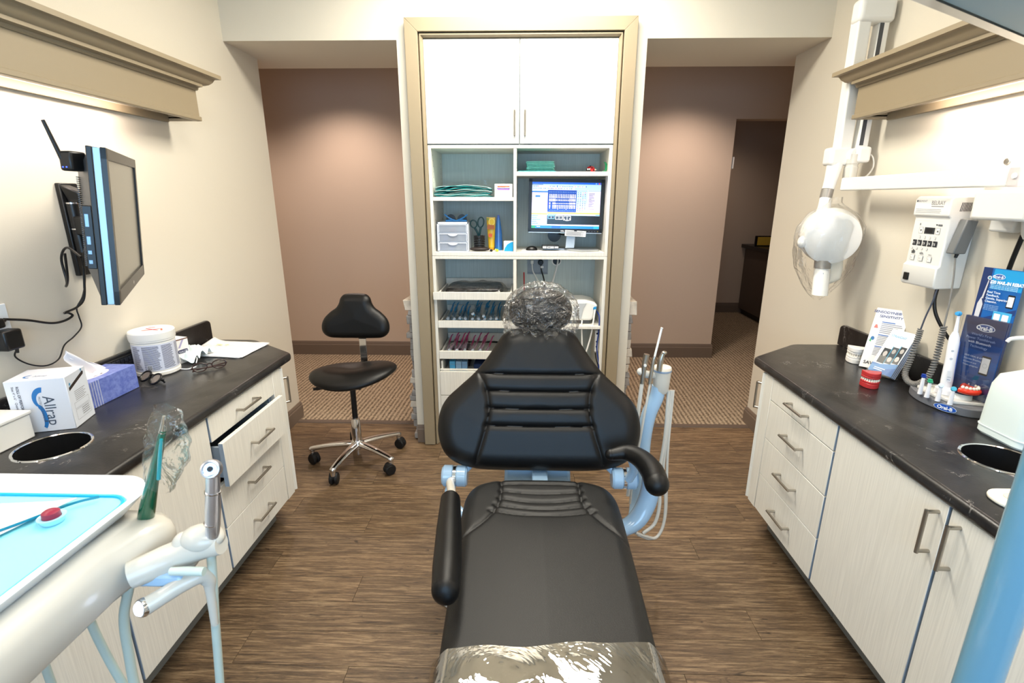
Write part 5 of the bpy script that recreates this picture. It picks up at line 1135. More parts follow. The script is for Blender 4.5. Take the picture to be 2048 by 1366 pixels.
def lower_tower_items():
    # wrapped instrument tray
    t = thing('wrapped_tray', 'long dark instrument tray sealed in clear film on the top pull out tray', 'wrapped tray', (1.42, 3.36, 1.037)); rows = []
    part('tray', MB().box(1.215, 1.60, 3.23, 3.50, 1.037, 1.088).warp(lambda c: Vector((c.x+(.02 if c.z > 1.06 else 0)*(1 if c.x < 1.4 else -1), c.y, c.z+.0*c.x))), mat('black_tray_metal', (24, 23, 24), .3, .4), t, bevel=.012)
    for i in range(40):
        row = []
        for j in range(22):
            u, v = i/39, j/21; x = 1.203+.425*u; y = 3.205+.32*v; prof = (1-abs(2*u-1)**8)*(1-abs(2*v-1)**6)
            row.append((x, y, 1.0385+.066*prof+.012*noise3((x*3, y*3, 1), 7)*prof+.004*noise3((x, y, 5), 40)))
        rows.append(row)
    part('film', MB().grid(rows), FILM, t, label='crinkled clear film', ang=80)
    def pouch(i, x, y, z, tilt, yaw, handle, grp, lab):
        t = thing('instrument_pouch', lab, 'instrument', (x, y, z), grp)
        d = Vector((math.sin(yaw)*.5, .93, math.sin(tilt))).normalized(); p = Vector((x, y, z+.008))
        # clear tube shaped syringe body towards the viewer, coloured handle rising behind
        part('cap', MB().lathe([(0, 0), (.0085, 0), (.0100, .004), (.0100, .016), (.007, .018), (0, .018)], p, d, 14), mat('pearl_cap', (196, 208, 222), .25), t)
        part('barrel', MB().cyl(p+d*.018, p+d*.085, .0065, 12), mat('clear_barrel_'+handle[0], handle[2], .15, trans=.4, ior=1.2), t)
        part('grip', MB().tube([p+d*.085, p+d*.125+Vector((0, 0, .012)), p+d*.14+Vector((.008, .0, .040)), p+d*.145+Vector((.018, 0, .052))], [.006, .0055, .0045, .003], 8, 4), mat(handle[0], handle[1], .4), t)
        nz = d.cross(Vector((1, 0, 0))).normalized(); 
        if nz.z < 0: nz = -nz
        sd = d.cross(nz).normalized(); rows = []
        for a in range(9):
            rows.append([p+d*(-.004+.155*a/8)+sd*(.024*(b_/5-.5)*2*.55)+nz*(.011+.004*math.sin(a*2.1+b_*1.3+i)) for b_ in range(6)])
        part('sleeve', MB().grid(rows), FILM, t)
        part('tip_ball', MB().ball(p+Vector((.011, .004, -.006)), .0052, seg=10), mat('blue_bead', (40, 140, 190), .25), t)
    rnd = random.Random(11)
    B = ('blue_instrument_grip', (32, 110, 148), (150, 190, 214)); M = ('magenta_instrument_grip', (142, 24, 80), (196, 160, 190))
    xs = [1.21+.0205*i for i in range(19)]
    g1 = 'blue handled instruments in clear pouches on the second tray'; g2 = 'magenta handled instruments in clear pouches on the third tray'
    od = ['first', 'second', 'third', 'fourth', 'fifth', 'sixth', 'seventh', 'eighth', 'ninth', 'tenth', 'eleventh', 'twelfth', 'thirteenth', 'fourteenth', 'fifteenth', 'sixteenth', 'seventeenth', 'eighteenth', 'nineteenth']
    for i, x in enumerate(xs): pouch(i, x+rnd.uniform(-.005, .005), 3.225+rnd.uniform(0, .03)+.03*(i % 2), .848+(.018 if i % 2 else 0), .25, rnd.uniform(-.2, .5), B, g1, 'pouched blue handled instrument, %s from the left on the second tray' % od[i])
    pouch(40, 1.40, 3.25, .905, .2, .3, B, g1, 'blue handled instrument lying on top of the row, left of two'); pouch(41, 1.47, 3.26, .888, .2, .3, B, g1, 'blue handled instrument lying on top of the row, right of two')
    for i, x in enumerate([1.215+.026*k for k in range(11)]): pouch(i+60, x+rnd.uniform(-.006, .006), 3.225+rnd.uniform(0, .03), .636+(.018 if i % 2 else 0), .3, rnd.uniform(.0, .6), M, g2, 'pouched magenta handled instrument, %s from the left on the third tray' % od[i])
    for k, (x, c, lb) in enumerate(((1.255, (82, 170, 214), 'leftmost pale blue cassette box in the open tower drawer'), (1.297, (140, 176, 204), 'middle grey blue cassette box in the open tower drawer'), (1.338, (120, 160, 196), 'rightmost blue cassette box in the open tower drawer'))):
        q = thing('cassette_box', lb, 'box', (x, 3.28, .511), 'small cassette boxes in the open drawer'); part('box', MB().box(x-.019, x+.019, 3.25, 3.30, .511, .583), mat('cassette_%d' % k, c, .4), q, bevel=.002); part('lid_line', MB().box(x-.0193, x+.0193, 3.2495, 3.3005, .560, .562), EDGE, q)
    single('dark_organizer', MB().box(1.24, 1.36, 3.36, 3.50, .511, .64), mat('dark_wine_plastic', (46, 26, 36), .4), 'dark block behind the blue cassette boxes in the drawer', 'organizer', (1.30, 3.4, .511), bevel=.004)
    single('foam_pad', MB().box(1.40, 1.64, 3.26, 3.48, .511, .56), mat('navy_foam', (30, 52, 92), .8), 'navy pad in the right half of the open tower drawer', 'pad', (1.5, 3.4, .511), bevel=.004)
    # white scanner with cable and the blue cable, power strip
    t = thing('intraoral_scanner', 'white rounded curing scanner unit right of the headrest', 'scanner', (2.12, 3.35, .8485))
    P = [(1.96, .870), (1.965, .93), (1.99, .985), (2.05, 1.008), (2.14, 1.010), (2.20, .995), (2.228, .972), (2.215, .958), (2.205, .90), (2.19, .872)]
    part('body', MB().prism([(x, 3.26, z) for x, z in P], (0, .20, 0)), WHITEP, t, bevel=.018, seg=4)
    part('foot', MB().box(1.98, 2.18, 3.27, 3.45, .8485, .872), DARKP, t, bevel=.004)
    part('grey_inset', MB().prism([(2.06, 3.256, .90), (2.07, 3.256, .96), (2.10, 3.256, .99), (2.15, 3.256, .99), (2.13, 3.256, .95), (2.12, 3.256, .885)], (0, .006, 0)), mat('light_grey_panel', (186, 190, 194), .35), t, bevel=.002)
    part('connector', MB().cyl((2.205, 3.25, .955), (2.215, 3.30, .962), .011, 14), mat('connector_blue', (40, 140, 200), .4), t)
    part('handpiece_cable', MB().tube([(2.207, 3.245, .952), (2.20, 3.235, .90), (2.19, 3.225, .82), (2.175, 3.22, .74), (2.155, 3.22, .66)], .0055, 10, 6), WHITEP, t)
    part('handpiece_cable', MB().tube([(2.125, 3.25, .875), (2.12, 3.22, .84), (2.125, 3.215, .76), (2.13, 3.215, .68)], .005, 10, 6), WHITEP, t)
    ps = thing('power_strip', 'white power strip screwed to the right tower side below the shelf', 'power strip', (2.236, 3.26, .66))
    pb = part('body', MB().box(2.214, 2.239, 3.235, 3.285, .665, .812), WHITEP, ps, bevel=.002)
    for z in (.79, .735, .70): part('socket', MB().cyl((2.2265, 3.2345, z), (2.2265, 3.236, z), .0065, 14), BLACKP, pb); 
    single('blue_cable', MB().tube([(2.225, 3.30, .93), (2.236, 3.24, .90), (2.232, 3.215, .80), (2.225, 3.21, .70), (2.24, 3.20, .60), (2.243, 3.195, .55)], .0045, 10, 6), mat('navy_cable', (24, 50, 120), .4), 'navy blue cable hanging down the right tower side', 'cable', (2.24, 3.2, .55))
    single('blue_cable', MB().tube([(2.218, 3.22, .662), (2.225, 3.215, .62), (2.237, 3.205, .58), (2.246, 3.193, .54)], .004, 10, 6), BLACKP, 'short black lead below the power strip in the tower', 'cable', (2.24, 3.2, .54))
    # plugs and cords at the recessed outlet
    pl_ = thing('plug', 'white plug in the recessed outlet of the tower back panel', 'plug', (1.795, 3.59, 1.2)); part('body', MB().box(1.785, 1.805, 3.575, 3.603, 1.205, 1.23), WHITEP, pl_, bevel=.004); part('cord', MB().tube([(1.795, 3.58, 1.205), (1.80, 3.57, 1.16), (1.82, 3.57, 1.12), (1.86, 3.57, 1.05)], .0042, 10, 6), WHITEP, pl_)
    pl_ = thing('plug', 'black round plug in the recessed outlet of the tower back panel', 'plug', (1.855, 3.59, 1.2)); part('body', MB().cyl((1.855, 3.57, 1.216), (1.855, 3.603, 1.216), .019, 20), BLACKP, pl_, bevel=.004); part('cord_tag', MB().box(1.856, 1.876, 3.566, 3.570, 1.178, 1.192), WHITEP, pl_); part('cord', MB().tube([(1.856, 3.575, 1.20), (1.862, 3.57, 1.16), (1.88, 3.57, 1.10), (1.89, 3.57, 1.03)], .005, 10, 6), BLACKP, pl_)
    single('white_cable', MB().tube([(1.978, 3.60, 1.235), (1.974, 3.575, 1.205), (1.962, 3.57, 1.15), (1.945, 3.57, 1.09), (1.93, 3.57, 1.02)], .006, 10, 6), WHITEP, 'white cable leaving the round grommet in the tower back panel', 'cable', (1.94, 3.57, 1.03))
    single('red_pen', MB().tube([(1.738, 3.55, 1.15), (1.742, 3.55, 1.0), (1.742, 3.55, .8495)], .0045, 10), mat('pen_red', (190, 24, 36), .35), 'red pen standing upright beside the tower divider', 'pen', (1.742, 3.55, .8495))
lower_tower_items()

# ------------------------------------------------------------ x-ray unit on the right wall
def xray():
    t = thing('xray_machine', 'white wall mounted x-ray unit with folded arm and bagged tube head', 'x-ray unit', (W, 1.9, 1.2))
    part('wall_mount', MB().box(3.385, W-.001, 1.72, 1.93, 1.60, 1.80).box(3.41, W-.001, 1.80, 1.90, 1.54, 1.60), WHITEP, t, bevel=.008)
    part('bracket', MB().prism([(3.25, 1.60, 1.585), (3.43, 1.60, 1.585), (3.43, 1.89, 1.585), (3.25, 1.80, 1.585)], (0, 0, .095)), WHITEP, t, bevel=.010)
    lw = part('lower_boss', MB().lathe([(0, 1.525), (.022, 1.525), (.030, 1.54), (.036, 1.575), (.040, 1.586), (0, 1.586)], (3.385, 1.70, 0), seg=28), WHITEP, t); part('lock_screw', MB().cyl((3.375, 1.662, 1.553), (3.372, 1.655, 1.553), .010, 16), DARKP, lw)
    for x, z in ((3.252, 1.648), (3.258, 1.628), (3.275, 1.65)): part('screw', MB().cyl((x, 1.602, z), (x, 1.597, z), .0045 if x < 3.27 else .009, 12), DARKP if x < 3.27 else WHITEP, t)
    part('top_screw', MB().lathe([(.012, 0), (.010, .004), (0, .005)], (3.384, 1.86, 1.775), (-1, 0, 0), 16), STEEL, t)
    # long horizontal arm along the wall, with end cap
    part('horizontal_arm', MB().obox((3.302, 2.17, 1.720), (.02, 1, 0), (1, -.02, 0), (0, 0, 1), .455, .024, .030), WHITEP, t, bevel=.006, seg=3)
    ec = part('arm_end_cap', MB().obox((3.294, 1.695, 1.720), (.02, 1, 0), (1, -.02, 0), (0, 0, 1), .022, .0255, .0315), mat('pale_pink_grey_cap', (214, 206, 204), .35), t, bevel=.006, seg=3)
    part('cap_screw', MB().cyl((3.268, 1.69, 1.722), (3.264, 1.69, 1.722), .009, 16), WHITEP, ec)
    # elbow post and the two folded scissor beams
    part('elbow', MB().lathe([(0, 1.745), (.030, 1.745), (.031, 1.80), (.028, 1.805), (.028, 1.812), (.031, 1.818), (.031, 1.86), (0, 1.86)], (3.345, 2.66, 0), seg=28), CREAMP, t, ang=25)
    B1a, B1b = Vector((3.305, 2.695, 1.86)), Vector((3.298, 2.70, 2.50)); B2a, B2b = Vector((3.372, 2.665, 1.86)), Vector((3.392, 2.70, 2.47))
    for nm, a, b_, w_, d_ in (('front_beam', B1a, B1b, .030, .034), ('rear_beam', B2a, B2b, .024, .028)):
        ax = (b_-a).normalized(); c = (a+b_)/2
        bm_ = part(nm, MB().obox(c, ax, (1, 0, 0), ax.cross(Vector((1, 0, 0))), (b_-a).length/2, w_, d_), WHITEP, t, bevel=.008, seg=3)
        if nm == 'rear_beam': part('slot', MB().obox(c-Vector((.012, .0285, 0)), ax, (1, 0, 0), ax.cross(Vector((1, 0, 0))), (b_-a).length/2-.04, .009, .001), DARKP, bm_)
    part('top_hinge', MB().box(3.262, 3.43, 2.655, 2.735, 2.43, 2.535), WHITEP, t, bevel=.022, seg=4)
    part('front_cuff', MB().box(3.238, 3.338, 2.655, 2.735, 1.81, 1.895), WHITEP, t, bevel=.014, seg=3)
    part('rear_cuff', MB().box(3.345, 3.412, 2.625, 2.70, 1.82, 1.895), WHITEP, t, bevel=.014, seg=3)
    part('hinge_disc', MB().cyl((3.334, 2.70, 1.853), (3.350, 2.645, 1.853), .036, 28), WHITEP, t, bevel=.003)
    part('loose_cable', MB().tube([(3.40, 2.66, 1.87), (3.425, 2.64, 1.85), (3.432, 2.63, 1.80), (3.41, 2.64, 1.755), (3.37, 2.66, 1.745)], .004, 8, 6), CREAMP, t)
    part('neck', MB().tube([(3.282, 2.69, 1.815), (3.262, 2.67, 1.74), (3.250, 2.66, 1.695)], [.036, .029, .027], 22, 4), WHITEP, t)
    part('neck_ring', MB().tube([(3.250, 2.66, 1.697), (3.243, 2.655, 1.655)], .0275, 24), mat('warm_grey_ring', (150, 146, 140), .35, .4), t)
    part('yoke', MB().tube([(3.243, 2.655, 1.655), (3.235, 2.64, 1.60), (3.22, 2.63, 1.52)], [.026, .030, .04], 20, 4), WHITEP, t)
    # tube head: rounded drum seen face on, flat cheek towards the camera
    hx, hy, hz = 3.252, 2.60, 1.475
    hd = part('tube_head', MB().lathe([(0, -.062), (.112, -.062), (.127, -.050), (.135, -.01), (.133, .04), (.118, .07), (.06, .09), (0, .094)], (hx+.02, hy+.02, hz+.0), (.30, .95, .08), 48), WHITEP, t, ang=50)
    part('cheek_cover', MB().lathe([(0, -.014), (.11, -.014), (.123, -.008), (.126, .004), (.126, .012)], (hx-.012, hy-.062, hz-.008), (.30, .95, .08), 48, ), WHITEP, hd)
    part('side_knob', MB().ball((hx-.130, hy-.02, hz-.03), .022, .022, .030, 20), WHITEP, t)
    cd = Vector((-.10, -.30, -.95)).normalized(); c0 = Vector((hx-.02, hy-.03, hz-.118))
    part('cone_ring', MB().cyl(c0, c0+cd*.04, .037, 32), mat('warm_grey_ring', (150, 146, 140), .35, .4), t)
    cn = part('cone', MB().lathe([(.033, .04), (.035, .06), (.036, .175), (.033, .175), (.032, .06)], c0, cd, 32), WHITEP, t)
    un = Vector((-.1, -.95, .3)).normalized(); sx_ = cd.cross(un).normalized(); 
    text('Do not bend', .016, c0+cd*.070+un*.034-sx_*.004, cd, sx_ if sx_.x < 0 else -sx_, (70, 120, 150), cn, bold=.0002, sx=.8); text('X-RAY', .012, c0+cd*.075+un*.034+Vector((.014, 0, 0)), cd, sx_ if sx_.x < 0 else -sx_, (120, 130, 140), cn)
    part('paper_flap', MB().grid([[(hx+.045+.045*v+.01*math.sin(u*3), hy-.02-.015*u, hz-.10-.13*u+.02*v) for v in np.linspace(-.6, .7, 6)] for u in np.linspace(0, 1, 8)]), mat('cream_paper', (236, 232, 218), .7), t, solid=.0008)
    # clear bag hanging round the head
    rows = []
    for i in range(41):
        f = i/40; row = []; z = hz+.185-.50*f; k = [(0, .028), (.06, .03), (.16, .110), (.28, .150), (.50, .155), (.68, .135), (.84, .090), (.94, .050), (1, .012)]
        rx = float(np.interp(f, [a for a, _ in k], [b_ for _, b_ in k])); ry = rx*.80*(1-.35*f)
        for j in range(61):
            a = 2*math.pi*j/60; w_ = 1+.05*math.sin(a*9+f*5)+.07*noise3((math.cos(a)*1.4, math.sin(a)*1.4, f*3), 2.2)
            row.append((hx+.012-.012*f+rx*w_*math.cos(a), hy+.0+ry*w_*math.sin(a), z+.012*math.sin(a*2)*(f > .3)))
        rows.append(row)
    part('plastic_bag', MB().grid(rows), FILM2, t, label='clear plastic bag over the tube head', ang=80)
    # control box
    y0, y1, xf, z0, z1 = 1.992, 2.172, 3.340, 1.308, 1.662
    c = thing('xray_control', 'white x-ray control box with keypad and small display on right wall', 'control box', (W, 2.08, 1.308))
    P = [(W-.001, z0+.006), (xf+.006, z0+.002), (xf-.002, z0+.012), (xf-.004, z0+.082), (xf+.006, z0+.092), (xf+.006, z0+.272), (xf-.006, z0+.282), (xf-.006, z1-.012), (xf+.004, z1), (W-.001, z1)]
    bd = part('housing', MB().prism([(x, y0, z) for x, z in P], (0, y1-y0, 0)), WHITEP, c, bevel=.005, seg=3)
    ux, uz = Vector((0, -1, 0)), Vector((0, 0, 1)); F = Vector((xf+.0055, y1, z0+.092)); D = (44, 46, 50); wd_ = y1-y0
    # keypad coordinates: x from the far (left) edge, y up
    pr = [(.012, .168, .150, .1685, (190, 190, 190)), (.066, .118, .118, .143, D), (.074, .122, .108, .139, (14, 12, 14)), (.038, .118, .058, .143, (120, 120, 124)), (.039, .119, .057, .142, (236, 234, 230)), (.124, .118, .144, .143, (120, 120, 124)), (.125, .119, .143, .142, (236, 234, 230)), ([(.043, .133), (.053, .133), (.048, .125)], D), ([(.129, .127), (.139, .127), (.134, .135)], D), (.130, .150, .150, .157, (110, 112, 116)), ([(.118, .157), (.128, .157), (.123, .150)], D), (.036, .150, .040, .158, (120, 120, 122))]
    for i in range(5):
        x = .018+.0265*i; pr.append((x, .070, x+.021, .092, D))
    for i in range(4): pr.append((.046+.0265*i, .098, .052+.0265*i, .110, (196, 196, 198))); pr.append((.047+.0265*i, .0995, .051+.0265*i, .1085, (236, 234, 230)))
    for i in range(4): pr.append((.016+.0265*i, .054, .023+.0265*i, .064, (196, 196, 198))); pr.append((.017+.0265*i, .0555, .022+.0265*i, .0628, (236, 234, 230)))
    for i, x in enumerate((.022, .067, .112)): pr += [(x, .010, x+.022, .032, (110, 110, 114)), (x+.0008, .0108, x+.0212, .0312, (238, 236, 232))]; pr += [(x+.002+.006*k, .037, x+.006+.006*k, .037+(.012, .016, .013)[k]*(1 if i == 0 else .6 if i == 1 else .2), D if i == 0 else (130, 130, 134)) for k in range(3)]
    prints('keypad_print', bd, F, ux, uz, pr)
    for i in range(5): text('T%d' % (i+1), .012, F+ux*(.0205+.0265*i)+uz*.076, ux, uz, (236, 236, 236), bd, bold=.0002, eps=.004)
    for s_, x in (('H', .029), ('O', .074), ('Y', .119)): text(s_, .010, F+ux*x+uz*.017, ux, uz, (130, 130, 134), bd, eps=.006)
    F2 = Vector((xf-.0065, y1, z0+.282)); text('BELRAY', .022, F2+ux*.088+uz*.040, ux, uz, (150, 150, 152), bd, sx=.9); text('BELMONT', .010, F2+ux*.020+uz*.050, ux, uz, (110, 112, 118), bd)
    prints('top_print', bd, F2, ux, uz, [(.010, .050, .017, .057, (60, 62, 70)), (.090, .032, .150, .035, (150, 150, 152))]+lines(.012, .150, .024, .006, 3, (190, 190, 192), .2, .4))
    part('power_switch', MB().box(xf-.008, xf+.0, y1-.046, y1-.020, z0+.020, z0+.050), BLACKP, bd, bevel=.002)
    m = MB()
    for i in range(12): m.obox((3.375+.0055*i, y0-.0004, z0+.315), (1, 0, 0), (0, 1, 0), (.12, 0, 1), .0012, .0006, .016)
    part('vent_slot', m, DARKP, bd, kind='stuff')
    sw = part('switch_holder', MB().prism([(3.352, y0-.004, 1.452), (3.40, y0-.004, 1.452), (3.42, y0-.004, 1.575), (3.378, y0-.004, 1.58)], (0, -.035, 0)), mat('mid_grey_plastic', (112, 114, 114), .45), c, bevel=.004)
    GC = mat('grey_cord', (128, 126, 122), .5)
    part('cord_boot', MB().tube([(3.378, 1.965, 1.452), (3.375, 1.965, 1.437)], [.007, .005], 12), BLACKP, sw)
    # hanging grey coiled cord: down from the switch, coiling to the counter and back up under the box
    cc = thing('spiral_cable', 'grey coiled cord hanging in a loop from the x-ray control box', 'cord', (3.35, 1.98, 1.0))
    part('lead', MB().tube([(3.375, 1.965, 1.437), (3.37, 1.945, 1.36), (3.36, 1.925, 1.27), (3.352, 1.915, 1.20), (3.35, 1.912, 1.18)], .0032, 8, 6), GC, cc)
    base = catmull([(3.35, 1.912, 1.182), (3.345, 1.905, 1.12), (3.335, 1.895, 1.05), (3.322, 1.895, .985), (3.308, 1.92, .945), (3.300, 1.955, .94), (3.302, 1.985, .965), (3.318, 1.995, 1.02), (3.335, 2.005, 1.09), (3.345, 2.012, 1.145)], 60)
    pts = []; turns = 62
    for i, p in enumerate(base):
        f = i/(len(base)-1); tg = (base[min(i+1, len(base)-1)]-base[max(i-1, 0)]).normalized(); nx = tg.cross(Vector((.3, 1, .1))).normalized(); ny = tg.cross(nx); a = 2*math.pi*turns*f
        pts.append(p+(nx*math.cos(a)+ny*math.sin(a))*.0090)
    q = MB().tube(pts, .0031, 6); part('coil', q, GC, cc)
    part('lead', MB().tube([(3.345, 2.012, 1.145), (3.35, 2.008, 1.20), (3.355, 1.998, 1.26), (3.36, 1.997, 1.311)], .003, 8, 6), mat('dark_grey_cord', (70, 76, 90), .5), cc)
    ctag('black_cable', [(3.38, 2.02, 1.318), (3.372, 2.01, 1.26), (3.38, 1.99, 1.20), (3.41, 1.94, 1.12), (3.432, 1.86, 1.07), (3.435, 1.78, 1.045)], .0065, BLACKP, 'thick black cable below the x-ray control box running along the wall')
    ctag('black_cable', [(3.40, 1.75, 1.545), (3.41, 1.775, 1.45), (3.425, 1.80, 1.35), (3.43, 1.81, 1.25), (3.435, 1.79, 1.12)], .0075, BLACKP, 'thick black cable dropping from the x-ray wall mount')
    ctag('grey_cable', [(3.41, 1.735, 1.545), (3.425, 1.74, 1.45), (3.432, 1.745, 1.35)], .004, GC, 'thin grey cable dropping beside the black cable at the x-ray mount')
xray()

# ------------------------------------------------------------ things on the right counter
TOOTH = mat('tooth_ivory', (240, 232, 218), .25)
def dentition(t, c, yaw, w, gum, upper=True, lower=True, h=.055, teeth=12, plinth=True):
    """arch shaped dental model standing on the counter, front of the arch along -y locally"""
    M = Matrix.Rotation(yaw, 3, 'Z'); c = Vector(c); wl = lambda x, y, z: c+M @ Vector((x, y, z))
    arch = lambda a, r_: (w*.46*r_*math.sin(a), w*.52-w*.95*r_*math.cos(a)*.8)
    def slab(name, z0, z1, s):
        P = [arch(a, s) for a in np.linspace(-1.45, 1.45, 15)]; P = [(x, min(y, w*.52)) for x, y in P]
        return part(name, MB().prism([wl(x, y, z0) for x, y in P], (0, 0, z1-z0)), gum, t, bevel=.002)
    def row(name, z0, z1):
        g = part('gum_ridge', MB().tube([wl(*arch(a, .86), (z0+z1)/2+(.004 if z0 > h*.45 else -.004)) for a in np.linspace(-1.35, 1.35, 17)], .0065, 10), gum, t)
        for i in range(teeth):
            a = -1.3+2.6*i/(teeth-1); x, y = arch(a, .88); part(name, MB().ball(wl(x, y, (z0+z1)/2), w*.055, w*.050, (z1-z0)*.55, 10), TOOTH, t)
    if lower: slab('lower_base', 0, h*.30, 1.0); row('lower_tooth', h*.32, h*.54)
    if upper: slab('upper_base', h*.74, h, 1.0); row('upper_tooth', h*.50, h*.72)
    if upper and lower: part('rear_hinge', MB().obox(wl(0, w*.46, h*.5), M @ Vector((1, 0, 0)), M @ Vector((0, 1, 0)), (0, 0, 1), w*.22, w*.04, h*.42), gum, t, bevel=.002)
def right_counter():
    CAST = mat('plaster_white', (236, 232, 226), .6)
    t = thing('dental_cast', 'white plaster dental cast near the right wall backsplash', 'dental model', (3.345, 2.31, ZC)); dentition(t, (3.318, 2.318, ZC), R(-35), .092, CAST, h=.074)
    t = thing('denture_model', 'red and ivory typodont model standing in front of the leaflets', 'dental model', (3.172, 1.985, ZC)); dentition(t, (3.176, 1.985, ZC), R(-20), .076, mat('gum_red', (186, 52, 54), .25), h=.066)
    # leaflets in a clear holder
    up = Vector((0, 0, 1))
    def leaflet(t, name, P, u, v, w_, h_, th, m):
        u, v = Vector(u).normalized(), Vector(v).normalized(); n = u.cross(v)
        return part(name, MB().prism([P, P+u*w_, P+u*w_+v*h_, P+v*h_], -n*th), m, t, bevel=.0005, seg=1)
    t = thing('leaflet', 'tall white sensitivity leaflet leaning behind the leaflet holder', 'leaflet', (3.33, 2.25, ZC))
    u = Vector((.66, -.75, 0)).normalized(); v = (Vector((.30, .26, .92))).normalized(); v = (v-u*v.dot(u)).normalized(); P = Vector((3.300, 2.262, ZC+.004))
    leaflet(t, 'card', P, u, v, .125, .285, .002, PAPER)
    text('SENSODYNE\u00ae FOR', .0165, P+u*.063+v*.262, u, v, (40, 60, 130), t, 'CENTER', bold=.0002); text('SENSITIVITY', .0165, P+u*.063+v*.242, u, v, (40, 60, 130), t, 'CENTER', bold=.0002)
    pr = lines(.035, .115, .215, .165, 6, (150, 152, 168))+lines(.035, .115, .155, .110, 6, (150, 152, 168))+lines(.035, .115, .10, .06, 6, (150, 152, 168))
    pr += [(.035, .219, .085, .223, (50, 110, 190)), (.035, .158, .085, .162, (50, 110, 190)), (.035, .103, .085, .107, (50, 110, 190)), ([(.010, .190), (.026, .190), (.020, .206), (.014, .206)], (220, 120, 110)), (circ(.018, .14, .007, .009), (40, 110, 170)), ([(.008, .125), (.016, .122), (.012, .142)], (60, 170, 90))]
    prints('leaflet_print', t, P, u, v, pr); text('SAVE $1.00', .021, P+u*.012+v*.018, u, v, (24, 24, 34), t, bold=.0004)
    h = thing('leaflet_holder', 'clear acrylic holder tilted on the right counter filled with blue leaflets', 'leaflet holder', (3.33, 2.13, ZC))
    u = Vector((.26, -.96, 0)).normalized(); v = Vector((.46, .06, .87)).normalized(); v = (v-u*v.dot(u)).normalized(); n = u.cross(v).normalized(); P = Vector((3.288, 2.172, ZC+.014))
    for k, (w_, hh, nn) in enumerate(((.112, .085, .014), (.118, .10, -.022))): leaflet(h, 'panel', P-u*.004+n*nn-v*.006, u, v, w_, hh, .0018, GLASS)
    part('foot', MB().obox(P+u*.05-v*.006-n*.004, u, v, n, .062, .0012, .019), GLASS, h); part('stand', MB().prism([P-v*.006-n*.022, P-v*.006-n*.022+u*.116, Vector((P.x+.10, P.y-.105, ZC+.001)), Vector((P.x+.075, P.y-.0, ZC+.001))], -n*.0015), GLASS, h)
    L = thing('leaflets', 'thick wad of blue and white leaflets with portraits in the clear holder', 'leaflets', (3.33, 2.13, ZC))
    for k in range(7): lf = leaflet(L, 'leaflet_card', P-n*(.0045*k-.010), u, v, .108, .205-.0*k, .0036, mat('leaflet_edge_blue', (120, 150, 196), .6) if k % 2 else PAPER)
    O = P+n*.0105
    prints('cover_print', L, O, u, v, [(0, 0, .108, .205, (234, 240, 246)), (0, 0, .108, .040, (60, 120, 190)), ([(.0, .030), (.108, .06), (.108, .04), (0, .0)], (90, 150, 210)), (.014, .045, .046, .115, (44, 50, 58)), (.048, .050, .076, .128, (70, 78, 86)), (.078, .058, .104, .138, (40, 44, 52)), (circ(.030, .090, .009, .013), (196, 190, 186)), (circ(.061, .070, .009, .012), (206, 200, 196)), (circ(.060, .108, .008, .011), (176, 170, 166)), (circ(.090, .080, .009, .012), (214, 208, 204)), (circ(.091, .118, .008, .011), (186, 180, 176)), (.046, .044, .048, .13, (60, 180, 220)), (.076, .05, .078, .14, (60, 180, 220)), (.020, .012, .060, .016, (230, 240, 250)), (.020, .020, .070, .024, (230, 240, 250))])
    text('STRAIGHT', .015, O+u*.012+v*.170, u, v, (110, 180, 220), L, eps=.004)
    # toothbrush display
    cx, cy = 3.345, 1.835
    d = thing('display_stand', 'grey half round display stand with white deck on the right counter', 'display stand', (cx, cy, ZC))
    ang0 = R(-14); loop = [(.102*math.cos(a), .150*math.sin(a)) for a in np.linspace(math.pi*.42, math.pi*1.62, 26)]
    Pg = [(cx+.025+x, cy+y) for x, y in loop]+[(3.425, cy-.10), (3.425, cy+.10)]
    part('base', MB().prism([(x, y, ZC) for x, y in Pg], (0, 0, .032)), mat('satin_grey_plastic', (112, 114, 120), .35), d, bevel=.003)
    dk = part('deck', MB().prism([(3.300, 1.91, ZC+.032), (3.285, 1.83, ZC+.032), (3.305, 1.745, ZC+.032), (3.42, 1.715, ZC+.032), (3.42, 1.92, ZC+.032)], (0, 0, .012)), WHITEP, d, bevel=.003)
    # round logo badge on the curved edge
    a = math.pi*1.20; bx_, by_ = cx+.025+.1025*math.cos(a), cy+.1505*math.sin(a); nn = Vector((math.cos(a)*.150, math.sin(a)*.102, 0)).normalized(); uu = Vector((-nn.y, nn.x, 0)); uu = uu if uu.y < 0 else -uu
    Ob = Vector((bx_, by_, ZC+.016))+nn*.001
    bd = prints('logo_badge', d, Ob, uu, up, [(circ(0, 0, .036, .0135, 30), (216, 226, 240)), (circ(0, 0, .0345, .0122, 30), (24, 84, 180))], eps=.002); text('Oral-B', .0175, Ob-up*.0055, uu, up, (240, 244, 250), d, 'CENTER', bold=.0006, eps=.004)
    tb = thing('electric_toothbrush', 'white and blue electric toothbrush standing on the display stand', 'toothbrush', (3.338, 1.83, ZC+.045))
    ax0, ax1 = Vector((3.336, 1.822, ZC+.0455)), Vector((3.342, 1.846, 1.180)); di = (ax1-ax0).normalized(); WT = mat('glossy_white', (240, 240, 244), .15, coat=.5)
    part('charger', MB().lathe([(0, 0), (.030, 0), (.029, .018), (.020, .026), (0, .026)], ax0, (0, 0, 1), 30, 1.2), WT, tb); part('handle', MB().lathe([(0, .020), (.0175, .022), (.0185, .05), (.0165, .13), (.0175, .19), (.0155, .215), (.009, .232), (0, .234)], ax0, di, 28), WT, tb)
    part('neck', MB().lathe([(0, .230), (.008, .230), (.0055, .262), (.0045, .30), (0, .30)], ax0, di, 18), WT, tb)
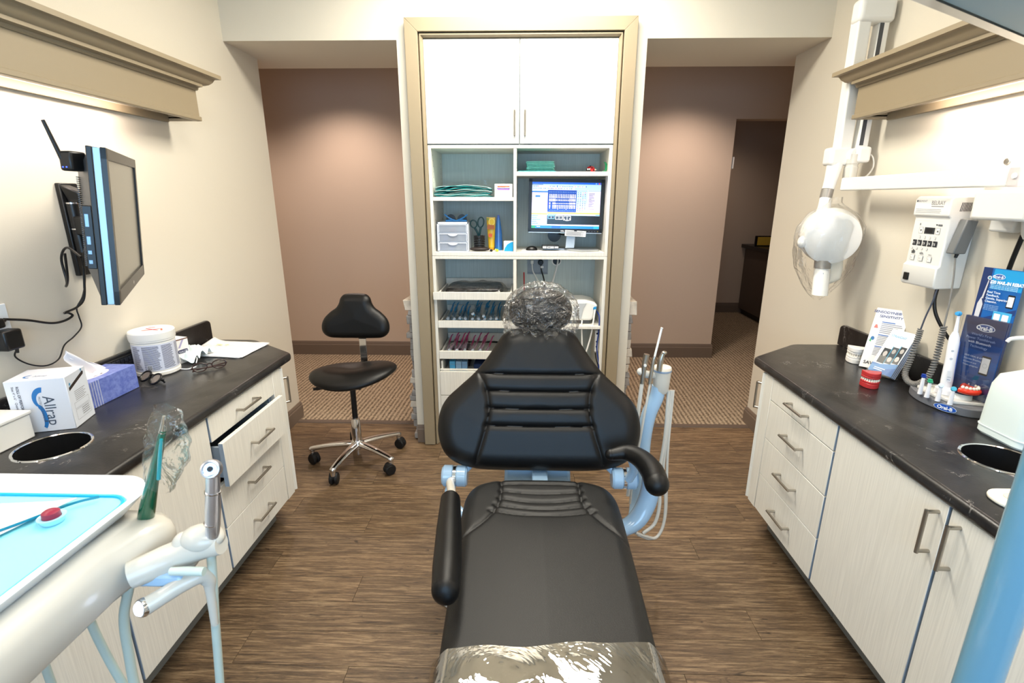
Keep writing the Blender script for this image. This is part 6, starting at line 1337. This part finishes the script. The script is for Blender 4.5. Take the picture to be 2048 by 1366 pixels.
    hh = ax0+di*.302+Vector((-.002, -.004, 0)); part('brush_head', MB().lathe([(0, 0), (.0088, 0), (.0088, .006), (.007, .007), (.0068, .016), (0, .017)], hh, (-.9, -.4, .1), 20), mat('bristle_blue', (60, 160, 220), .5), tb)
    for k, z in enumerate((.165, .135)): part('button', MB().lathe([(.0045, 0), (.004, .0015), (0, .002)], ax0+di*z+Vector((-.010, -.0135, 0)), (-.6, -.8, 0), 16), mat('button_grey', (190, 196, 204), .3), tb)
    part('side_stripe', MB().tube([ax0+di*z+Vector((.0120, -.0125, 0)) for z in (.05, .10, .15, .20)], .0016, 6, 4), mat('stripe_blue', (60, 90, 170), .3), tb)
    prints('handle_print', tb, ax0+di*.05+Vector((-.0145, -.0135, 0)), (.8, -.6, 0), di, [(0, .0, .014, .040, (210, 212, 218)), (.002, .006, .011, .008, (90, 110, 150)), (.002, .016, .012, .018, (150, 156, 170))], eps=.004)
    for k, (x, y, c, ln, hd_) in enumerate(((3.262, 1.842, (20, 60, 160), .070, 'dark blue bristled'), (3.262, 1.808, (50, 180, 130), .062, 'green bristled'), (3.274, 1.772, (210, 224, 236), .060, 'pale bristled'), (3.292, 1.738, (70, 170, 200), .060, 'blue ringed'))):
        b_ = thing('spare_brush', '%s replacement brush head on the display stand%s' % (hd_, (', farthest of four', ', second of four', ', third of four', ', nearest of four')[k]), 'brush head', (x, y, ZC+.032), 'replacement brush heads on the display stand')
        part('stem', MB().lathe([(0, 0), (.0085, 0), (.0075, .02), (.0055, ln-.006), (.005, ln)], (x, y, ZC+.0325), seg=16), WT, b_)
        p = Vector((x, y, ZC+.0325+ln)); part('bristle_disc', MB().lathe([(0, -.004), (.0085, -.004), (.009, .002), (.0075, .003), (.007, .011), (0, .012)], p, (-.55, -.75, .35) if k > 1 else (-.3, -.2, .93), 18), mat('bristle_%d' % c[0], c, .5), b_)
    # red denture on white pedestal
    t = thing('denture', 'bright red lower denture on a white pedestal by the display panel', 'dental model', (3.362, 1.772, ZC+.045))
    part('pedestal', MB().lathe([(0, 0), (.028, 0), (.025, .022), (0, .022)], (3.362, 1.772, ZC+.0445), seg=30), WHITEP, t); part('pedestal_disc', MB().lathe([(0, 0), (.036, 0), (.036, .005), (0, .005)], (3.362, 1.772, ZC+.067), seg=30, sy=1), mat('navy_disc', (24, 26, 50), .3), t)
    RD = mat('denture_red', (226, 56, 34), .22)
    ar = [(3.362+.030*math.cos(a), 1.768+.038*math.sin(a), ZC+.082) for a in np.linspace(-2.9, .9, 20)]
    part('gum_arch', MB().tube(ar, .0105, 14).warp(lambda c: Vector((c.x, c.y, c.z+.25*(c.x-3.36)*0))), RD, t); part('gum_bump', MB().ball(ar[-1], .012, .012, .012), RD, t)
    for i in range(11):
        a = -2.7+3.2*i/10; part('tooth', MB().ball((3.362+.030*math.cos(a), 1.768+.038*math.sin(a), ZC+.095), .0055, .0055, .0065, 10), TOOTH, t)
    # display panel with header card
    s = thing('toothbrush_poster', 'dark blue clear fronted display panel with phone picture behind the toothbrush', 'display panel', (3.38, 1.79, ZC+.045))
    Nn, Fa = Vector((3.400, 1.712, ZC+.046)), Vector((3.368, 1.856, ZC+.046)); u = (Nn-Fa).normalized(); v = Vector((.0, .012, .255)).normalized(); v = (v-u*v.dot(u)).normalized(); w_ = .142; Hh = .296; n = u.cross(v).normalized(); O = Fa+u*.004
    part('card', MB().prism([O, O+u*w_, O+u*w_+v*Hh, O+v*Hh], -n*.012), mat('navy_card', (26, 48, 96), .3, coat=.5), s, bevel=.001, seg=1)
    part('clear_front', MB().prism([O+n*.010-u*.002, O+n*.010+u*(w_+.003), O+n*.010+u*(w_+.003)+v*(Hh+.002), O+n*.010-u*.002+v*(Hh+.002)], n*.0015), GLASS, s)
    G = [(0, y/10*Hh, w_, (y+1)/10*Hh+.0002, tuple(int(a+(b_-a)*k_) for a, b_ in zip((24, 84, 160), (26, 34, 76)))) for y, k_ in ((i, abs(i-4)/5.5) for i in range(10))]
    G += [(circ(.075, .262, .030, .0135, 28), (230, 236, 246)), (circ(.075, .262, .0275, .0112, 28), (30, 70, 140)), (rrect(.088, .118, .095, .165, .004), (16, 18, 26)), (.090, .102, .116, .158, (226, 228, 234)), (circ(.103, .13, .008), (190, 196, 206)), (circ(.103, .13, .0065), (226, 228, 234)), ([(.02, .072), (.09, .058), (.09, .0605), (.02, .0745)], (60, 90, 150))]
    prints('panel_print', s, O, u, v, G); e = .008
    text('Oral-B', .0195, O+u*.075+v*.2555, u, v, (236, 242, 250), s, 'CENTER', bold=.0006, eps=e)
    for k, q in enumerate(("World's First", 'Power Toothbrush', 'with Bluetooth', 'Technology')): text(q, .0125, O+u*.072+v*(.232-.0145*k), u, v, (150, 170, 214) if k != 2 else (226, 232, 244), s, 'CENTER', eps=e)
    for k, q in enumerate(('FREE ORAL-B APP', 'Provides Brushing', 'Guidance and', 'Tracks progress')): text(q, .0082, O+u*.034+v*(.152-.0115*k), u, v, (206, 220, 240), s, eps=e)
    hc = thing('header_card', 'bright blue rebate card with toothbrush picture rising behind the display panel', 'card', (3.40, 1.80, 1.2))
    O2 = O-n*.014+v*(Hh-.004)+u*.008; wd2 = .132; H2 = .180
    part('card', MB().prism([O2-v*.05, O2+u*wd2-v*.05, O2+u*wd2+v*H2, O2+v*H2], -n*.003), mat('mid_blue_card', (20, 96, 170), .3), hc, bevel=.0005, seg=1)
    prints('card_print', hc, O2, u, v, [(0, -.03, wd2, H2, (14, 98, 176)), (0, -.03, .030, H2, (24, 50, 104)), ([(.03, -.03), (wd2, .03), (wd2, .05), (.03, .0)], (30, 60, 120)), (.036, .108, wd2, H2-.002, (26, 160, 222)), (circ(.056, .152, .018, .0095, 26), (236, 242, 250)), (circ(.056, .152, .0162, .0078, 26), (24, 84, 170)), (.066, .0, .124, .034, (70, 180, 230)), (rrect(.070, .090, .004, .026, .002), (236, 238, 242)), (rrect(.096, .116, .004, .026, .002), (236, 238, 242)), (rrect(.098, .120, .050, .096, .003), (18, 22, 34)), (.100, .055, .118, .090, (226, 230, 236)),
                                            ([(.008, -.03), (.022, -.03), (.026, .05), (.016, .075), (.008, .05)], (216, 216, 220)), ([(.0165, .07), (.0225, .07), (.028, .135), (.0245, .137)], (206, 206, 212)), (circ(.027, .145, .007), (236, 238, 242)), (circ(.027, .145, .0045), (90, 150, 180))], eps=.0008)
    text('Oral-B', .0125, O2+u*.056+v*.1478, u, v, (240, 245, 250), hc, 'CENTER', bold=.0004, eps=.008); text('$20 MAIL-IN REBATE', .0152, O2+u*.036+v*.128, u, v, (240, 246, 252), hc, sx=.80, bold=.0007, eps=.008)
    for k in range(3): text('when you buy any of the following', .0062, O2+u*.038+v*(.1215-.0055*k), u, v, (210, 232, 246), hc, eps=.008)
    for k, q in enumerate(('Real Time', 'Feedback,', 'Gentle, Superior', 'Cleaning.')): text(q, .0105, O2+u*.034+v*(.094-.011*k), u, v, (226, 240, 250), hc, eps=.008, bold=.0002)
    for k in range(4): text('with the next generation', .0048, O2+u*.034+v*(.050-.0055*k), u, v, (190, 220, 240), hc, eps=.008)
    # white bottle with pump, white cable coil, plate on the counter
    t = thing('gel_bottle', 'large white plastic jug with pump spout at the right edge', 'bottle', (3.345, 1.52, ZC)); MW = mat('milky_plastic', (226, 238, 236), .4)
    sec = [(0, 0), (0, .002)]; rows = []
    for z, hw in ((0, .078), (.008, .084), (.012, .084), (.11, .082), (.17, .080), (.205, .070), (.225, .046), (.235, .030), (.25, .029)):
        rows.append([(3.352+a*hw*1.0, 1.520+b_*hw*1.05, ZC+z) for a, b_ in [(x, y) for x, y in rrect(-1, 1, -1, 1, .38 if z < .21 else .9, 5)]+[rrect(-1, 1, -1, 1, .38 if z < .21 else .9, 5)[0]]])
    m = MB().grid(rows); m.face(rows[0][:-1]); part('jug', m, MW, t, ang=30)
    part('shelf_line', MB().prism([(3.352+a*.0858, 1.52+b_*.090, ZC+.028) for a, b_ in rrect(-1, 1, -1, 1, .38, 5)], (0, 0, .003)), MW, t)
    part('collar', MB().cyl((3.352, 1.52, ZC+.25), (3.352, 1.52, ZC+.275), .026, 28), WHITEP, t); part('pump', MB().cyl((3.352, 1.52, ZC+.275), (3.352, 1.52, ZC+.315), .007, 14), WHITEP, t)
    part('spout', MB().tube([(3.362, 1.515, ZC+.325), (3.345, 1.525, ZC+.332), (3.30, 1.54, ZC+.338), (3.262, 1.55, ZC+.333), (3.252, 1.553, ZC+.322)], [.013, .011, .007, .006, .005], 12, 6), WHITEP, t)
    cb = [];
    for k in range(140):
        a = k*.32; cb.append((3.407+.014*math.cos(a)*(1+.15*math.sin(k*.11)), 1.685+.026*math.sin(a+.3*math.sin(k*.07)), ZC+.028+.022*math.sin(a*1.03+.6)+.0))
    ctag('coiled_cable', cb, .0027, WHITEP, 'small bundle of white cable between display stand and white jug', n=1)
    t = thing('pump_plate', 'white oval plate with recessed centre near the right counter front edge', 'plate', (3.02, 1.16, ZC)); Pp = [(3.02+x, 1.165+y) for x, y in rrect(-.065, .065, -.050, .050, .045, 6)]
    part('dish', MB().prism([(x, y, ZC) for x, y in Pp], (0, 0, .012)), mat('ivory_plastic', (238, 234, 218), .3), t, bevel=.004); part('slot', MB().prism([(3.02+x, 1.165+y, ZC+.012) for x, y in rrect(-.035, .035, -.022, .022, .018, 5)], (0, 0, .003)), mat('shadow_grey', (206, 200, 188), .4), t, bevel=.001)
right_counter()

# ------------------------------------------------------------ delivery unit in the left foreground
def delivery_unit():
    Z = 1.05
    t = thing('delivery_unit', 'cream dental delivery unit with white tray in the left foreground', 'delivery unit', (.75, .70, .90))
    x0, x1, y0, y1 = .36, .935, .36, .990
    P = rrect(x0, x1, y0, y1, .085, 9)
    def ring(o, z): return [(min(max(x, x0+o), x1-o) if False else (x0+x1)/2+(x-(x0+x1)/2)*(1-2*o/(x1-x0)), (y0+y1)/2+(y-(y0+y1)/2)*(1-2*o/(y1-y0)), z) for x, y in P+P[:1]]
    m = MB().grid([ring(.004, Z-.010), ring(0, Z-.004), ring(.002, Z), ring(.009, Z+.001), ring(.014, Z-.003), ring(.030, Z-.030), ring(.038, Z-.033)]); m.face(ring(.038, Z-.033)[:-1]); m.grid([ring(.004, Z-.010), ring(.026, Z-.036)]); m.face(ring(.026, Z-.036)[:-1]); m.face(ring(.03, Z-.031)[:-1][::-1]) if False else None
    tr = part('tray', m, mat('glossy_white_tray', (232, 240, 248), .15, coat=.6), t)
    # blue inner mat and paper, lying in the tray
    it = part('tray_mat', MB().prism([(x, y, Z-.0325) for x, y in rrect(x0+.040, x1-.040, y0+.040, y1-.040, .05, 7)], (0, 0, .004)), mat('turquoise_mat', (140, 220, 232), .4), t, bevel=.001)
    part('mat_border', MB().tube([(x, y, Z-.0275) for x, y in rrect(x0+.043, x1-.043, y0+.043, y1-.043, .047, 7)]+[(x1-.043, y1-.090, Z-.0275)], .0045, 8), mat('deep_cyan', (0, 170, 214), .3), t)
    pp = thing('paper_slip', 'white paper slip lying on the turquoise tray mat', 'paper', (.62, .80, Z-.02)); part('sheet', MB().prism([(.42, .88, Z-.0215), (.74, .915, Z-.0215), (.78, .93, Z-.0215), (.73, .78, Z-.0215), (.56, .60, Z-.0215), (.42, .60, Z-.0215)], (0, 0, .0008)), PAPER, pp)
    single('tubing', MB().tube([(.50, .62, Z-.018), (.62, .70, Z-.018), (.72, .80, Z-.018), (.79, .90, Z-.018), (.83, .93, Z-.018)], .0028, 8, 6), mat('teal_tubing', (0, 120, 150), .3), 'thin teal tube lying diagonally across the tray', 'tube', (.62, .7, Z-.021))
    cp = thing('prophy_cup', 'small clear cup holding a dark red pellet on the tray', 'cup', (.795, .855, Z-.022)); part('cup', MB().lathe([(.010, 0), (.018, .001), (.024, .014), (.016, .013), (.012, .003), (0, .002)], (.795, .855, Z-.0280), seg=24), mat('pale_blue_cup', (170, 220, 246), .2), cp); part('pellet', MB().lathe([(0, .006), (.012, .006), (.0155, .012), (.0150, .024), (.009, .028), (0, .0285)], (.795, .855, Z-.0280), seg=22), mat('dark_red_pellet', (140, 32, 60), .35), cp)
    # main body under the tray, rounded front towards the holders
    m = MB(); secs = []
    def bsec(y, xr, zt, zb):
        xl = .60; return [(xl, y, zb+.01), (xl, y, zt-.005), (xr-.10, y, zt), (xr-.045, y, zt-.001), (xr-.022, y, zt-.006), (xr-.006, y, zt-.018), (xr, y, zt-.036), (xr, y, (zt+zb)/2), (xr-.003, y, zb+.018), (xr-.014, y, zb+.005), (xr-.035, y, zb), (xl, y, zb), (xl, y, zb+.01)]
    for y, xr, zt, zb in ((.28, .95, 1.006, .885), (.32, .957, 1.012, .882), (.60, .958, 1.014, .888), (.78, .966, 1.014, .894), (.85, .985, 1.010, .900), (.89, .996, 1.004, .905), (.92, .992, .998, .908), (.945, .97, .990, .915), (.958, .93, .978, .925)): secs.append(bsec(y, xr, zt, zb))
    m.grid(secs); m.face(secs[0][:-1]); m.face(secs[-1][:-1]); b_ = part('body', m, CREAMP, t, bevel=.012, seg=3, ang=50)
    part('tray_support', MB().box(.62, x1-.04, y0+.03, y1-.07, 1.0, Z-.0365), BLACKP, t, bevel=.006)
    # holder bar with pods
    part('holder_bar', MB().tube([(.98, .80, .945), (1.03, .83, .955), (1.085, .845, .975), (1.14, .845, .985)], [.026, .030, .028, .020], 20, 7), CREAMP, t)
    part('holder_pod', MB().ball((1.10, .85, .995), .043, .032, .026, 28).ball((1.065, .845, .968), .027, .025, .042, 24), CREAMP, t)
    part('holder_lever', MB().tube([(1.062, .80, .956), (1.09, .80, .957), (1.128, .80, .957)], [.0075, .0085, .0085], 14, 4), mat('pale_mint_plastic', (196, 212, 206), .3), t)
    part('front_light_bar', MB().prism([(.975, .80, .915), (1.09, .80, .915), (1.075, .80, .945), (.985, .80, .945)], (0, .045, 0)), BLUEP, t, bevel=.007)
    # turbine handpiece
    hp = thing('dental_handpiece', 'steel dental handpiece standing upright in its holder', 'handpiece', (1.125, .84, 1.0))
    STL = mat('satin_handpiece_steel', (222, 226, 236), .32, 1)
    part('body', MB().tube([(1.124, .843, .99), (1.131, .842, 1.03), (1.139, .842, 1.075), (1.147, .841, 1.12), (1.151, .841, 1.148)], [.0110, .0135, .0140, .0125, .0120], 24, 8), STL, hp)
    for z0 in (1.035, 1.105): part('ring', MB().tube([(1.122+(z0-.99)*.19, .842, z0), (1.1225+(z0-.99)*.19, .842, z0+.003)], .0145, 24), CHROME, hp)
    hd = part('head', MB().lathe([(0, -.014), (.013, -.013), (.0175, -.006), (.0185, .006), (.0165, .0125), (.0135, .0135), (.0115, .0105), (.0055, .0105), (.0045, .004), (0, .004)], (1.153, .838, 1.158), (.25, -.86, .45), 36), STL, hp, ang=30)
    part('bur_hole', MB().cyl(Vector((1.153, .838, 1.158))+Vector((.25, -.86, .45))*.0108, Vector((1.153, .838, 1.158))+Vector((.25, -.86, .45))*.0112, .0045, 14), BLACKP, hd)
    # curing / light handpiece: curved cream tube with a lit tip
    lp = thing('light_handpiece', 'cream curved light handpiece with glowing white tip pointing left', 'handpiece', (1.05, .82, .90))
    part('body', MB().tube([(1.105, .83, .80), (1.108, .832, .88), (1.108, .833, .908), (1.100, .826, .925), (1.075, .808, .921), (1.045, .788, .908), (1.022, .772, .899)], [.007, .009, .0140, .0160, .0160, .0160, .0175], 22, 8), CREAMP, lp)
    dr = Vector((-.40, -.80, .22)).normalized(); tip = Vector((1.022, .772, .899)); part('collar', MB().lathe([(.0165, -.002), (.0182, .004), (.017, .011), (.012, .012)], tip, dr, 26), CHROME, lp)
    part('lens', MB().lathe([(.0150, .0105), (.0105, .0165), (0, .0185)], tip, dr, 20), mat('lit_lens', (210, 226, 255), .2, emit=5), lp)
    # hoses
    for k, (p, r_, lb) in enumerate((([(1.118, .842, .975), (1.112, .84, .90), (1.10, .84, .80), (1.085, .84, .65), (1.07, .83, .45)], .0085, 'pale hose under the upright handpiece, rightmost of four'), ([(.935, .84, .885), (.905, .84, .80), (.895, .84, .70), (.89, .84, .60), (.90, .84, .45)], .0095, 'cream hose in front of the left cabinets, third from left'), ([(.84, .84, .86), (.83, .84, .80), (.845, .84, .70), (.87, .84, .60), (.90, .85, .45)], .0085, 'pale blue grey hose under the delivery unit, second from left'), ([(.76, .80, .86), (.75, .80, .75), (.755, .80, .60), (.77, .80, .45)], .008, 'pale hose under the delivery unit, leftmost of four'))):
        single('hose', MB().tube(p, r_, 14, 8), mat('pale_green_grey_hose', (186, 202, 196), .35), lb, 'hose', p[-1], 'hoses hanging from the delivery unit')
    # emerald syringe in a clear sleeve
    s = thing('air_water_syringe', 'emerald green syringe handle in a clear plastic sleeve by the tray', 'syringe', (.95, .91, 1.0))
    EM = mat('emerald_plastic', (0, 82, 54), .12, coat=1); path = [(.936, .910, .985), (.954, .906, 1.03), (.978, .903, 1.09), (1.001, .903, 1.15), (1.022, .903, 1.205)]
    part('handle', MB().tube(path, [.0165, .0150, .0115, .009, .0065], 20, 8), EM, s); part('tip', MB().tube([(1.020, .903, 1.20), (1.027, .903, 1.222), (1.03, .903, 1.236)], [.007, .0045, .003], 12, 4), CHROME, s)
    part('ridge', MB().tube([(1.0, .893, 1.10), (1.012, .893, 1.15), (1.022, .894, 1.19)], [.004, .004, .003], 8, 4), mat('teal_gloss', (0, 160, 170), .1, coat=1), s)
    rows = []
    for i in range(36):
        f = i/35; c = Vector((.985+.055*f, .903, 1.075+.175*f)); rows.append([c+Vector((math.cos(a)*(.022+.014*math.sin(f*3.1)+.008*noise3((math.cos(a), f*4, 1), 2))+.018*(math.cos(a) > 0)*math.sin(f*3.0), math.sin(a)*.014, -.012*math.cos(a)+.005*noise3((math.sin(a), f*6, 3), 3))) for a in [2*math.pi*j/28 for j in range(29)]])
    part('sleeve', MB().grid(rows), FILM2, s, label='clear plastic sleeve', ang=80)
    part('support_arm', MB().tube([(.80, .36, .93), (.80, .33, .84), (.82, .20, .72), (.84, .12, .55), (.84, .10, .04)], .032, 18, 6), CREAMP, t); part('floor_plate', MB().lathe([(0, 0), (.17, 0), (.17, .02), (.05, .05), (0, .05)], (.84, .10, 0), seg=32), CREAMP, t)
delivery_unit()

# ------------------------------------------------------------ dental light and its post, right foreground
def dental_light():
    t = thing('light_post', 'blurred cream round post coloured with its blue reflection, standing at the right edge of the picture', 'post', (2.575, .735, 0))
    EN = mat('blue_enamel_with_reflection', (104, 156, 184), .25, coat=.6)  # cream post's blue reflection put into the colour; the light head shares it
    part('tube', MB().cyl((2.575, .735, .02), (2.575, .735, 1.86), .0320, 40), EN, t); part('foot', MB().lathe([(0, 0), (.20, 0), (.20, .012), (.06, .03), (.045, .06), (0, .06)], (2.575, .735, 0), seg=40), CREAMP, t)
    h = thing('dental_light', 'blurred blue grey dental light head with cream rim at the top right corner', 'dental light', (2.62, .95, 1.95))
    a, b_ = Vector((2.316, .914, 1.985)), Vector((3.0, 1.336, 1.985)); ax = (b_-a).normalized(); s = Vector((-ax.y, ax.x, 0)); u = Vector((0, 0, 1)); c = (a+b_)/2-s*.155-ax*.10
    def wl(x, y, z): return c+ax*x+s*y+u*z
    O = [(x, y) for x, y in rrect(-.46, .46, -.155, .155, .12, 8)]
    rows = []
    for k, (sc_, z) in enumerate(((.80, -.035), (.97, -.030), (1.0, -.018), (1.0, -.004))): rows.append([wl(x*(1-(1-sc_)*.4), y*sc_, z) for x, y in O+O[:1]])
    part('rim', MB().grid(rows), CREAMP, h)
    rows = [[wl(x*(1-(1-sc_)*.5), y*sc_, z) for x, y in O+O[:1]] for sc_, z in ((.985, -.003), (.985, .02), (.93, .06), (.75, .095), (.4, .115), (.02, .12))]
    part('housing', MB().grid(rows), EN, h)
    part('reflector', MB().prism([wl(x*.9, y*.78, -.033) for x, y in O], (0, 0, .002)), mat('blue_glass_reflector', (88, 146, 168), .35), h)
    part('swing_arm', MB().tube([(2.575, .735, 1.84), (2.575, .735, 1.95), (2.56, .76, 2.10), (2.57, .90, 2.16), (2.60, .98, 2.10), (2.62, 1.0, 2.07)], .022, 18, 6), EN, h)
dental_light()

# ------------------------------------------------------------ hall details
def hall_details():
    t = thing('thermostat', 'small white thermostat on the dark room side wall in the hall', 'thermostat', (3.57, 5.6, 1.9))
    part('body', MB().box(3.742, 3.775, 5.25, 5.33, 1.93, 2.04), WHITEP, t, bevel=.004)
    f = thing('wall_phone', 'dark narrow holder on the edge of the hall opening', 'wall holder', (3.74, 5.3, 1.4)); part('body', MB().box(3.738, 3.752, 5.25, 5.32, 1.30, 1.55), BLACKP, f, bevel=.004)
    c = thing('hall_cabinet', 'dark cabinet in the unlit room seen past the right opening', 'cabinet', (5.3, 6.9, 0)); part('body', MB().box(4.93, 5.7, 6.55, 7.45, .09, .97), mat('dark_brown_cabinet', (84, 72, 64), .5), c, bevel=.002); part('toe_kick', MB().box(4.98, 5.7, 6.6, 7.45, .004, .09), BLACKP, c); part('top', MB().box(4.88, 5.72, 6.50, 7.48, .97, 1.02), BLACKP, c, bevel=.004)
    n = thing('yellow_sign', 'small yellow framed sheet standing on the dark cabinet', 'sign', (5.05, 6.8, 1.02)); part('frame', MB().box(4.90, 5.26, 7.1, 7.12, 1.021, 1.16), BLACKP, n); part('sheet', MB().box(4.93, 5.24, 7.095, 7.1, 1.035, 1.145), mat('yellow_sheet', (206, 172, 60), .6), n)
hall_details()
